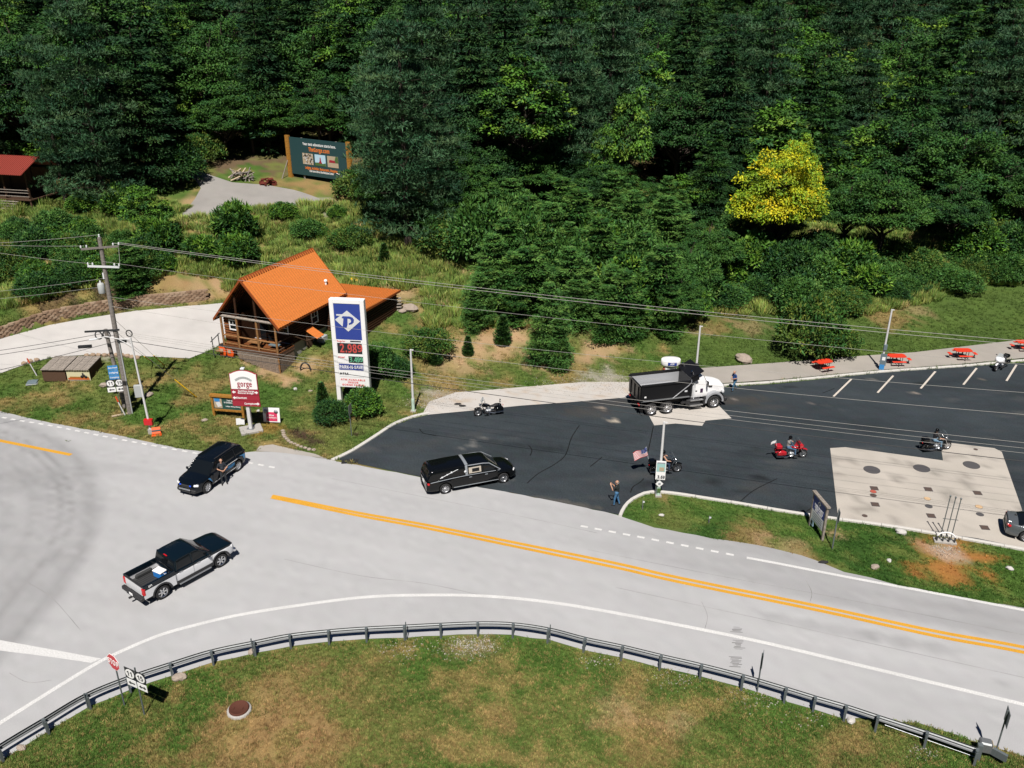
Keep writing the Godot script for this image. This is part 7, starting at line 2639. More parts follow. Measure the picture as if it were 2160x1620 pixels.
func make_table(label: String, u: float, v: float, turn: float, kind := 0) -> void:
	var p := px(u, v, 0.1)
	var t := thing("picnic_table", label, "picnic table", p, turn, "red picnic tables on the paved strip")
	var w := 1.5
	var d := 0.85
	var s := tool_st()
	# the top has cut corners and a turned-down rim
	var o := [[-w * 0.5 + 0.16, -d * 0.5], [w * 0.5 - 0.16, -d * 0.5], [w * 0.5, -d * 0.5 + 0.16], [w * 0.5, d * 0.5 - 0.16], [w * 0.5 - 0.16, d * 0.5], [-w * 0.5 + 0.16, d * 0.5], [-w * 0.5, d * 0.5 - 0.16], [-w * 0.5, -d * 0.5 + 0.16]]
	prism(s, o, -0.025, 0.025, Vector3(0, 0.76, 0), Basis(Vector3.RIGHT, PI / 2))
	obj("tabletop", s, M.table_red, t)
	var seats := [[Vector3(0, 0.45, 0.72), Vector3(1.2, 0.05, 0.28)], [Vector3(0, 0.45, -0.72), Vector3(1.2, 0.05, 0.28)]]
	if kind == 0:
		seats.append_array([[Vector3(1.12, 0.45, 0), Vector3(0.3, 0.05, 0.55)], [Vector3(-1.12, 0.45, 0), Vector3(0.3, 0.05, 0.55)]])
	for q in seats:
		one_box("seat", q[0], q[1], M.table_red, t, Basis(), 0.02)
		var dir: Vector3 = Vector3(q[0].x, 0, q[0].z).normalized()
		one_tube("seat_arm", [q[0] - Vector3(0, 0.03, 0), Vector3(q[0].x * 0.95, 0.2, q[0].z * 0.95), dir * 0.2 + Vector3(0, 0.2, 0)], 0.03, M.trim, t)
		one_tube("leg", [q[0] - Vector3(0, 0.03, 0), Vector3(q[0].x * 1.02, 0.0, q[0].z * 1.02)], 0.028, M.trim, t)
	one_tube("pedestal", [Vector3(0, 0, 0), Vector3(0, 0.74, 0)], 0.06, M.trim, t)
	for k in [-1.0, 1.0]:
		one_tube("leg", [Vector3(k * 0.45, 0, 0.25), Vector3(k * 0.45, 0.73, 0.2)], 0.028, M.trim, t)
		one_tube("leg", [Vector3(k * 0.45, 0, -0.25), Vector3(k * 0.45, 0.73, -0.2)], 0.028, M.trim, t)


func disc(label: String, u: float, v: float, r: float, m: Material) -> void:
	var t := thing("tank_lid", label, "lid", px(u, v, 0.033))
	var s := tool_st()
	lathe(s, [[r * 1.06, 0.0], [r * 1.06, 0.012], [r * 0.99, 0.012]], Vector3.ZERO, Basis(), 28, false)
	obj("ring", s, M.lid, t)
	s = tool_st()
	lathe(s, [[r * 0.985, 0.0], [r * 0.985, 0.016], [r * 0.6, 0.02], [0.0, 0.021]], Vector3.ZERO, Basis(), 28, false)
	obj("cover", s, m, t)


func make_small_things() -> void:
	make_table("red picnic table with an empty bench turned end-on to the kerb, beside the round bush", 1735, 779, 0.35, 1)
	make_table("red picnic table standing next to the post with dark posters", 1889, 767, -0.02)
	make_table("red picnic table standing between the poster post and the white motorcycle", 2028, 755, -0.03)
	make_table("red picnic table standing beyond the white motorcycle", 2158, 737, -0.03)
	# lids of the buried tanks
	for q in [[1839, 991, 0.52, "large round tank lid on the slab in line with the red fill cap"], [1944, 988, 0.52, "large round tank lid at the middle of the slab"], [2049, 981, 0.52, "large round tank lid on the slab towards the grey car"]]:
		disc(q[3], q[0], q[1], q[2], M.lid)
	for q in [[1842, 1037, 0.2, M.lid_red, "small red fill cap on the slab"], [1842, 1045, 0.2, M.lid_brown, "small brown fill cap next to the red one"], [1959, 1068, 0.22, M.lid, "small black fill cap near the vent pipes"], [1956, 1052, 0.2, M.lid_tan, "small yellow-tan fill cap on the slab"], [2065, 1069, 0.22, M.lid_tan, "small cream fill cap on the slab near the grey car"], [2067, 1085, 0.22, M.lid, "small black fill cap on the slab near the grey car"], [1824, 1088, 0.16, M.lid_brown, "tiny brown cap near the slab corner"], [2058, 948, 0.14, M.lid_brown, "tiny brown cap at the far edge of the slab"]]:
		disc(q[4], q[0], q[1], q[2], q[3])
	for q in [[1844, 1030, "square steel hatch above the red fill cap"], [1846, 1064, "square steel hatch below the red fill cap"], [1958, 1032, "square steel hatch under the middle tank lid"], [1964, 1088, "square steel hatch beside the vent pipe bow"], [2062, 1040, "square steel hatch under the last tank lid"], [2077, 1113, "square steel hatch near the grey car"]]:
		var t := thing("hatch", q[2], "hatch", px(q[0], q[1], 0.033), -0.15)
		one_box("cover", Vector3(0, 0.008, 0), Vector3(0.42, 0.02, 0.42), M.lid_brown, t)
		one_box("frame", Vector3(0, 0.004, 0), Vector3(0.5, 0.014, 0.5), M.lid, t)
	# vent pipes with a white protecting bow on a footing
	var b := px(1992, 1142)
	var t := thing("vent_pipes", "three tall grey vent pipes behind a white steel bow on the island", "pipes", b, -0.22)
	one_box("footing", Vector3(0.0, 0.05, 0.05), Vector3(1.25, 0.16, 0.5), M.cast_concrete, t, Basis(), 0.02)
	for k in 3:
		var x := -0.28 + k * 0.3
		one_tube("pipe", [Vector3(x, 0.1, 0), Vector3(x + 0.05, 3.05 - 0.05 * k, -0.05)], 0.03, M.galv_post, t)
		var cap := tool_st()
		lathe(cap, [[0.0, 0.0], [0.055, 0.0], [0.055, 0.08], [0.0, 0.1]], Vector3(x + 0.05, 3.05 - 0.05 * k, -0.05), Basis(), 8)
		obj("cap", cap, M.galv_post, t)
	one_box("tie_bar", Vector3(0.06, 1.55, -0.02), Vector3(0.85, 0.03, 0.03), M.galv_post, t)
	var bow := []
	for i in 13:
		var a := PI - PI * i / 12.0
		bow.append(Vector3(0.52 * cos(a), 0.1 + 0.62 * pow(maxf(sin(a), 0.0), 0.6), 0.14))
	one_tube("bow", bow, 0.045, M.white, t)
	for k in 4:
		one_tube("bollard", [Vector3(-0.5 + k * 0.33, 0.0, 0.2), Vector3(-0.5 + k * 0.33, 0.45, 0.2)], 0.05, M.dark_steel, t)
	# air machine behind the truck
	b = px(1412, 800)
	t = thing("air_machine", "white rounded tyre air machine with a blue label behind the dump truck", "machine", b)
	var s := tool_st()
	lathe(s, [[0.0, 0.0], [0.62, 0.0], [0.66, 0.06], [0.66, 0.5], [0.6, 0.58], [0.0, 0.62]], Vector3(0, 1.35, 0), Basis.from_scale(Vector3(1.25, 1, 0.8)), 20)
	obj("canopy", s, M.white, t)
	one_box("cabinet", Vector3(0, 0.68, 0), Vector3(0.95, 1.35, 0.6), M.white, t, Basis(), 0.03)
	one_box("label", Vector3(0.05, 1.62, 0.535), Vector3(0.75, 0.26, 0.03), M.sign_blue, t)
	text("AIR", 0.15, Vector3(0.05, 1.62, 0.552), Basis(), M.sign_white, t)
	one_box("panel", Vector3(0, 0.9, 0.31), Vector3(0.6, 0.6, 0.02), M.logo_grey, t)
	one_box("hose_reel", Vector3(-0.55, 0.8, 0.05), Vector3(0.12, 0.6, 0.4), M.lid_red, t, Basis(), 0.03)
	# manhole riser in the near grass
	b = px(505, 1500)
	t = thing("manhole", "rusty manhole cover on a concrete riser in the dry grass", "manhole", b)
	s = tool_st()
	lathe(s, [[0.55, -0.1], [0.55, 0.1], [0.52, 0.13], [0.4, 0.13]], Vector3.ZERO, Basis(), 24)
	obj("riser", s, M.cast_concrete, t)
	s = tool_st()
	lathe(s, [[0.45, 0.13], [0.45, 0.22], [0.42, 0.25], [0.41, 0.24], [0.0, 0.28]], Vector3(0.0, 0, 0), Basis(Vector3.RIGHT, 0.03), 24)
	obj("cover", s, M.rust, t)
	for k in 2:
		one_box("lift_lug", Vector3(-0.2 + k * 0.4, 0.28, 0.1), Vector3(0.06, 0.03, 0.12), M.rust, t)
	# marker posts and the slab beside the well boxes
	for q in [[78, 793, -0.32, "red-tipped white marker post leaning by the slate slab"], [264, 876, -0.3, "red-tipped white marker post leaning by the pole foot"]]:
		t = thing("marker_post", q[3], "marker", on(q[0], q[1]))
		one_tube("post", [Vector3.ZERO, Vector3(q[2] * 1.1, 1.15, 0)], 0.045, M.pole_white, t)
		one_tube("tip", [Vector3(q[2] * 1.1, 1.15, 0), Vector3(q[2] * 1.5, 1.6, 0)], 0.055, M.lid_orange, t)
	t = thing("slab", "flat slate-grey cover slab lying on the lawn", "slab", on(69, 808), 0.25)
	one_box("cover", Vector3(0, 0.1, 0), Vector3(0.8, 0.12, 0.8), M.slate, t, Basis(), 0.02)
	one_box("rim", Vector3(0, 0.03, 0), Vector3(0.88, 0.08, 0.88), M.box_grey, t, Basis(), 0.01)
	t = thing("plank", "pale plank lying at the foot of the utility pole", "plank", on(255, 876), 0.5)
	one_box("board", Vector3(0, 0.06, 0), Vector3(1.3, 0.06, 0.2), M.tan, t)
	# orange barricade lying by the street lamp
	t = thing("barricade", "orange folded barricade lying by the street lamp", "barricade", on(331, 917), 0.3)
	one_box("panel", Vector3(0, 0.35, 0), Vector3(0.62, 0.5, 0.06), M.bin_orange, t, Basis(Vector3.RIGHT, -0.5), 0.02)
	one_box("stripe", Vector3(0, 0.36, 0.045), Vector3(0.6, 0.12, 0.02), M.sign_black, t, Basis(Vector3.RIGHT, -0.5))
	one_box("foot", Vector3(0, 0.06, 0.15), Vector3(0.7, 0.08, 0.4), M.bin_orange, t)
	# orange bins at the cabin deck
	for k in 2:
		var q := px(475.0 + k * 15.5, 748.0 + k * 1.5, 1.35)
		t = thing("bin", ["orange lidded bin nearest the cabin steps", "orange lidded bin nearest the lattice skirt"][k], "bin", Vector3(q.x, height(q.x, q.z), q.z), -0.4, "orange bins by the porch")
		var sb := tool_st()
		shell(sb, span(-0.28, 0.28, 0.07), func(_x): return 0.0, func(_x): return 0.95, func(_x): return 0.28, 0.04, 0.0, -0.05)
		obj("tub", sb, M.bin_orange, t)
		one_box("lid", Vector3(0, 1.0, 0), Vector3(0.66, 0.08, 0.72), M.sign_black, t, Basis(), 0.03)
		one_box("label", Vector3(0.0, 0.6, 0.34), Vector3(0.3, 0.3, 0.015), M.tan, t)
		one_box("base", Vector3(0, 0.05, 0.0), Vector3(0.6, 0.14, 0.66), M.sign_black, t)
	# black hose arch and rail by the lawn
	t = thing("culvert_hose", "black flexible drain hose arching out of the lawn below the porch", "hose", on(645, 782))
	var pts := []
	for i in 10:
		var a := PI * 0.95 * (1.0 - i / 9.0)
		pts.append(Vector3(0.45 * cos(a), 0.75 * sin(a), 0.1 * i / 9.0))
	one_tube("hose", pts, 0.07, M.rubber, t)
	# stones
	var stones := [[220, 815, 0.6, "tan stone on the lawn below the well boxes"], [315, 835, 0.6, "flat tan stone beside the street lamp"], [865, 655, 1.3, "large pale boulder behind the cabin wing"], [850, 659, 0.7, "small pale rock leaning on the boulder"], [1568, 763, 1.4, "flat pinkish boulder on the lawn behind the walking man"], [378, 1432, 0.55, "tan rock below the guardrail"], [530, 1377, 0.35, "pale stone under the delineator"], [45, 1580, 0.35, "pale stone under the guardrail corner"], [1795, 1522, 0.4, "white stone under the guardrail"], [1900, 1125, 0.55, "white rock at the island kerb"], [432, 888, 0.4, "pale pink stone on the lawn near the visitor board"], [545, 868, 0.3, "white stone behind the yard sign"], [1395, 1088, 0.28, "white scrap stone on the island grass"], [1875, 1184, 0.3, "white scrap on the island near the road"], [2130, 1201, 0.35, "white scrap in the island grass past the vents"], [1845, 1198, 0.45, "tan flat stone in the island grass"], [623, 822, 0.35, "white stone on the cabin lawn"], [655, 826, 0.3, "tan stone on the cabin lawn"], [1650, 800, 0.3, "grey stone on the picnic strip edge"]]
	for i in stones.size():
		var q = stones[i]
		var at := on(q[0], q[1])
		s = tool_st()
		lump(s, Vector3(0, q[2] * 0.2, 0), Vector3(q[2] * 1.3, q[2] * 0.6, q[2] * 0.9), i + 3, 6)
		var o := obj("rock", s, M.white_rock if q[3].begins_with("white") else M.rock, self)
		o.position = at
		o.rotation.y = i * 1.3
		tag(o, q[3], "rock")
	# dark tyre scraps on the shoulder
	for q in [[1737, 1187, "black tyre scrap on the road shoulder"], [966, 853, "dark tyre scrap on the gravel"], [975, 857, "small dark tyre scrap on the gravel"]]:
		s = tool_st()
		lump(s, Vector3(0, 0.05, 0), Vector3(0.6, 0.14, 0.25), int(q[0]), 5)
		var o := obj("tyre_scrap", s, M.rubber, self)
		o.position = px(q[0], q[1], 0.02)
		tag(o, q[2], "debris")
	# edging stones of the flower bed and along the drive
	var row := grounded([[596, 908], [600, 922], [612, 934], [632, 943], [652, 949], [667, 951]])
	var bed := thing("bed_edging", "curved row of pale edging stones round the mulch bed", "edging")
	var n := int(length_of(row) / 0.36)
	for i in n:
		var c := along(row, (i + 0.5) * length_of(row) / n)
		s = tool_st()
		lump(s, Vector3(c.x, height(c.x, c.y) + 0.06, c.y), Vector3(0.34, 0.22, 0.26), i + 40, 5)
		obj("stone", s, M.rock, bed)
	row = grounded([[45, 772], [60, 765], [80, 762], [95, 759]])
	row.append_array(grounded([[190, 752], [215, 752], [240, 751], [265, 753], [295, 758]]))
	bed = thing("drive_edging", "row of rough stones between the driveway and the well boxes", "edging")
	n = int(length_of(row) / 0.5)
	for i in n:
		var c := along(row, (i + 0.5) * length_of(row) / n)
		if c.x > px(100, 757, 0.8).x and c.x < px(186, 752, 0.8).x:
			continue
		s = tool_st()
		lump(s, Vector3(c.x, height(c.x, c.y) + 0.12, c.y), Vector3(0.5, 0.4, 0.4), i + 80, 5)
		obj("stone", s, M.block_pale, bed)
	# storm drain grate, debris pile, rusty machine on the upper drive
	t = thing("drain_grate", "black drain grate where the lot meets the highway", "grate", px(738, 973, 0.032), 0.1)
	for i in 9:
		one_box("bar", Vector3(-0.5 + i * 0.125, 0.01, 0), Vector3(0.05, 0.03, 0.5), M.sign_black, t)
	one_box("pan", Vector3(0, 0.0, 0), Vector3(1.15, 0.012, 0.6), M.under, t)
	b = on(508, 380)
	t = thing("log_pile", "tangled pile of grey cut branches at the end of the upper drive", "log pile", b)
	for i in 26:
		var c := Vector3(rng.randf_range(-1.3, 1.3), rng.randf_range(0.1, 1.1), rng.randf_range(-0.6, 0.6))
		var d := Vector3(rng.randf_range(-1, 1), rng.randf_range(-0.35, 0.35), rng.randf_range(-0.6, 0.6)).normalized() * rng.randf_range(0.5, 1.0)
		one_tube("branch", [c - d, c + d], rng.randf_range(0.05, 0.11), [M.grey_wood, M.pole_wood, M.tan][i % 3], t)
	b = on(566, 392)
	t = thing("rusty_machine", "rusty red abandoned machine frame in the grass below the billboard", "machine", b)
	for i in 9:
		var a := i * 0.7
		one_box("bent_plate", Vector3(cos(a) * 0.55, 0.55 + 0.3 * sin(a * 2.0), sin(a) * 0.35), Vector3(0.65, 0.14, 0.3), M.rust_red, t, Basis(Vector3.UP, a) * Basis(Vector3.RIGHT, a * 0.8))
	one_tube("axle", [Vector3(-0.7, 0.3, 0), Vector3(0.7, 0.4, 0)], 0.08, M.rust_red, t)
	for k in [-1.0, 1.0]:
		one_tube("wheel_rim", [Vector3(k * 0.75, 0.35, -0.05), Vector3(k * 0.75, 0.35, 0.05)], 0.35, M.rust_red, t)
	# yellow plastic drum behind the cabin wing
	t = thing("barrel", "yellow tarpaulin roll behind the cabin wing", "tarpaulin", on(758, 598))
	one_tube("roll", [Vector3(-0.8, 0.3, 0), Vector3(0.8, 0.3, 0.1)], 0.3, M.yellow, t, 0.22)
	one_tube("strap", [Vector3(0.0, 0.3, 0.05), Vector3(0.12, 0.3, 0.06)], 0.3, M.sign_black, t)


# ---------------------------------------------------------------- trees
var LV := PackedVector3Array()
var LN := PackedVector3Array()
var LC := PackedColorArray()


func leaf_start() -> void:
	LV = PackedVector3Array()
	LN = PackedVector3Array()
	LC = PackedColorArray()


func leaf(at: Vector3, along_: Vector3, face: Vector3, long: float, wide: float, c: Color) -> void:
	# one pointed leaf or spray: two triangles, slightly folded
	var x := along_.normalized()
	var z := x.cross(face)
	if z.length_squared() < 1e-6:
		z = x.cross(Vector3(0.3, 1, 0.2))
	z = z.normalized()
	var n := z.cross(x).normalized()
	if n.y < 0.0:
		n = -n
		z = -z
	var a := at
	var b := at + x * long * 0.45 + z * wide * 0.5 - n * wide * 0.15
	var d := at + x * long * 0.45 - z * wide * 0.5 - n * wide * 0.15
	var e := at + x * long
	LV.append_array([a, e, b, a, d, e])
	var n1 := -(e - a).cross(b - a).normalized()
	var n2 := -(d - a).cross(e - a).normalized()
	LN.append_array([n1, n1, n1, n2, n2, n2])
	LC.append_array([c, c, c, c, c, c])


func shade_of(c: Color, vary: float) -> Color:
	var k := 1.0 + rng.randf_range(-vary, vary)
	var w := rng.randf_range(-vary, vary) * 0.4
	return Color(c.r * k * (1.0 + w), c.g * k, c.b * k * (1.0 - w))


func any_dir() -> Vector3:
	var y := rng.randf_range(-1, 1)
	var a := rng.randf() * TAU
	var r := sqrt(1.0 - y * y)
	return Vector3(r * cos(a), y, r * sin(a))


func limb(s: SurfaceTool, a: Vector3, b: Vector3, r0: float, r1: float, wob := 0.06) -> void:
	var m := a.lerp(b, 0.5) + any_dir() * a.distance_to(b) * wob
	tube(s, [a, a.lerp(m, 0.6), m, b], r0, r1, 5, false)


var protos := {}


func proto(called: String, wood: SurfaceTool) -> void:
	wood.generate_normals()
	protos[called] = [wood.commit(), array_mesh(LV, LN, LC)]


func broadleaf(called: String, h: float, r: float, clumps: int, per: int, size: float, cols: Array, seed_: int, low := 0.3, squash := 1.0) -> void:
	rng.seed = seed_
	leaf_start()
	var w := tool_st()
	var lean := Vector3(rng.randf_range(-0.4, 0.4), 0, rng.randf_range(-0.4, 0.4))
	tube(w, [Vector3(0, -0.5, 0), Vector3(0, h * 0.25, 0) + lean * 0.3, Vector3(0, h * 0.55, 0) + lean * 0.7, Vector3(0, h * 0.9, 0) + lean], h * 0.022, h * 0.006, 8, false)
	var g := FastNoiseLite.new()
	g.seed = seed_
	g.frequency = 0.7
	for i in clumps:
		var d := any_dir()
		d.y = lerpf(d.y, absf(d.y), 0.55)
		d = d.normalized()
		var lobe := 1.0 + 0.42 * g.get_noise_3dv(d * 1.6)
		var depth := pow(rng.randf_range(0.22, 1.0), 0.5)
		var y0 := h * (low + (1.0 - low) * 0.42)
		var c := Vector3(d.x * r * lobe * depth, y0 + d.y * h * (1.0 - low) * 0.55 * lobe * depth * squash, d.z * r * lobe * depth) + lean * 0.7
		if c.y < h * low * 0.75:
			c = Vector3(c.x * 0.75, h * low * rng.randf_range(0.7, 2.2), c.z * 0.75)
		var base := Vector3(0, clampf(c.y - r * rng.randf_range(0.3, 0.8), h * low * 0.5, h * 0.85), 0) + lean * 0.5
		if i % 3 == 0:
			limb(w, base, c, h * 0.007, h * 0.002)
		var cr := r * rng.randf_range(0.16, 0.3)
		var tone: Color = cols[rng.randi() % cols.size()]
		tone = shade_of(tone, 0.18)
		var out := (c - Vector3(0, y0, 0)).normalized()
		for k in per:
			var q := any_dir()
			q = (q + out * 0.55 + Vector3(0, 0.35, 0)).normalized()
			var rr := cr * pow(rng.randf(), 0.4)
			var p := c + Vector3(q.x * rr, q.y * rr * 0.62, q.z * rr)
			var f := (q * 0.7 + Vector3(0, 0.7, 0) + any_dir() * 0.6).normalized()
			var al := (Vector3(q.x, -0.25, q.z) + any_dir() * 0.6)
			leaf(p, al, f, size * rng.randf_range(0.7, 1.3), size * rng.randf_range(0.45, 0.75), shade_of(tone, 0.22))
	proto(called, w)


func conifer(called: String, h: float, r: float, whorls: int, arms: int, per: int, size: float, cols: Array, seed_: int, droop: float, low: float, ragged: float, wide := 0.3, power := 0.72, tufts := false, stems := [[0.0, 0.0, 1.0]]) -> void:
	rng.seed = seed_
	leaf_start()
	var w := tool_st()
	for stem in stems:
		var foot := Vector3(stem[0], 0, stem[1])
		var lean := Vector3(rng.randf_range(-0.03, 0.03), 0, rng.randf_range(-0.03, 0.03)) * h
		var first := LV.size()
		var part := tool_st()
		tube(part, [Vector3(0, -0.5, 0), Vector3(rng.randf_range(-0.1, 0.1), h * 0.5, rng.randf_range(-0.1, 0.1)), Vector3(0, h * 0.97, 0)], h * 0.017, h * 0.003, 8, false)
		for i in whorls:
			var t := (i + rng.randf_range(0.0, 0.8)) / whorls
			var y := lerpf(h * low, h * 0.97, t)
			var reach := r * pow(1.0 - t, power) * rng.randf_range(1.0 - ragged, 1.0 + ragged * 0.5) + r * 0.07
			if t < 0.15:
				reach *= 0.75 + t
			var turn := rng.randf() * TAU
			for k in arms:
				var a := turn + TAU * k / arms + rng.randf_range(-0.35, 0.35)
				var l := reach * rng.randf_range(1.0 - ragged, 1.0)
				var dir := Vector3(cos(a), 0, sin(a))
				var sidev := Vector3(-sin(a), 0, cos(a))
				var rise := l * rng.randf_range(0.02, 0.22)
				var tip := dir * l + Vector3(0, y + rise - droop * l * 0.5, 0)
				var root := Vector3(0, y, 0)
				if l > 0.5 and (i + k) % 2 == 0:
					limb(part, root, tip, 0.012 * l + 0.015, 0.008, 0.03)
				var tone: Color = shade_of(cols[rng.randi() % cols.size()], 0.16)
				var m := int(per * (0.35 + 0.65 * l / r))
				for q in m:
					var s := pow(rng.randf(), 0.62)
					if tufts:
						s = ceilf(s * 4.0) / 4.0 - 0.05 * (k % 3)
					var spread := (1.0 - s * 0.55) * l * wide * sin(minf(s * 4.0, PI * 0.5))
					var p := root.lerp(tip, s) + Vector3(0, (rise + droop * l * 0.1) * sin(s * PI) * 0.6, 0)
					var o := rng.randf_range(-1, 1)
					if tufts:
						# needles stand in tufts at the twig ends
						o = roundf(o * 2.0) / 2.0 + 0.25 * sin(s * 40.0 + k)
						var hub := p + sidev * o * spread + Vector3(0, 0.1 * sin(s * 23.0 + o * 9.0 + k) * l * 0.4, 0)
						var needle := (any_dir() + Vector3(0, 0.55, 0) + dir * 0.35)
						leaf(hub + any_dir() * Vector3(0.42, 0.2, 0.42) * rng.randf(), needle, Vector3(0, 0.6, 0) + any_dir(), size * rng.randf_range(0.8, 1.4), size * 0.24, shade_of(tone, 0.25))
						continue
					p += sidev * o * spread + Vector3(0, rng.randf_range(-0.06, 0.1) * l - absf(o) * droop * spread * 0.6, 0)
					var al := dir * 0.8 + sidev * o * 0.9 + Vector3(0, rng.randf_range(-0.25, 0.4) - droop, 0) + any_dir() * 0.3
					var f := Vector3(0, 1, 0) + any_dir() * 0.55
					leaf(p, al, f, size * rng.randf_range(0.7, 1.35), size * rng.randf_range(0.22, 0.4), shade_of(tone, 0.25))
		var fit := Transform3D(Basis.from_scale(Vector3.ONE * float(stem[2])), foot)
		for q in range(first, LV.size()):
			var bend := LV[q].y / h
			LV[q] = fit * (LV[q] + lean * bend * bend)
		part.generate_normals()
		w.append_from(part.commit(), 0, fit)
	proto(called, w)


func dome(called: String, h: float, r: float, n: int, size: float, cols: Array, seed_: int, narrow := 0.5) -> void:
	# a shrub: leaves in uneven bunches down to the ground
	rng.seed = seed_
	leaf_start()
	var w := tool_st()
	for i in 7:
		var d := any_dir()
		limb(w, Vector3(0, -0.15, 0), Vector3(d.x * r * 0.7, h * rng.randf_range(0.4, 0.8), d.z * r * 0.7), 0.03 * h * 0.5, 0.008)
	var bunch := int(n / 26.0)
	for i in bunch:
		var d := any_dir()
		d.y = absf(d.y) * 1.1 - 0.12
		var depth := pow(rng.randf_range(0.25, 1.0), 0.45)
		var c := Vector3(d.x * r * depth, maxf(h * (0.36 + d.y * 0.6 * depth), 0.1), d.z * r * depth)
		var tone := shade_of(cols[rng.randi() % cols.size()], 0.2)
		var cr := r * rng.randf_range(0.14, 0.26)
		for k in 26:
			var q := (any_dir() + d * 0.5 + Vector3(0, 0.3, 0)).normalized()
			var p := c + q * cr * pow(rng.randf(), 0.45)
			p.y = maxf(p.y, 0.02)
			leaf(p, q + any_dir() * 0.7, Vector3(0, 0.7, 0) + q * 0.6 + any_dir() * 0.5, size * rng.randf_range(0.7, 1.35), size * narrow * rng.randf_range(0.7, 1.3), shade_of(tone, 0.25))
	proto(called, w)


func weeds(called: String, h: float, r: float, n: int, cols: Array, seed_: int) -> void:
	rng.seed = seed_
	leaf_start()
	var w := tool_st()
	limb(w, Vector3(0, -0.1, 0), Vector3(0.05, h * 0.6, 0.0), 0.012, 0.004)
	for i in n:
		var a := rng.randf() * TAU
		var q := sqrt(rng.randf()) * r
		var p := Vector3(cos(a) * q, 0, sin(a) * q)
		var l := h * rng.randf_range(0.5, 1.1)
		var d := Vector3(cos(a) * 0.3, 1.0, sin(a) * 0.3) + any_dir() * 0.35
		leaf(p, d, Vector3(cos(a), 0.4, sin(a)) + any_dir() * 0.4, l, l * rng.randf_range(0.06, 0.14), shade_of(cols[rng.randi() % cols.size()], 0.3))
	proto(called, w)


func plant(kind: String, called: String, label: String, category: String, at: Vector3, sxz: float, sy: float, turn: float, group: String) -> Node3D:
	var t := thing(called, label, category, at, turn, group)
	t.scale = Vector3(sxz, sy, sxz)
	obj("trunk" if category == "tree" else "stem", protos[kind][0], M.bark, t)
	obj("crown" if category == "tree" else "foliage", protos[kind][1], M.leaf, t)
	return t


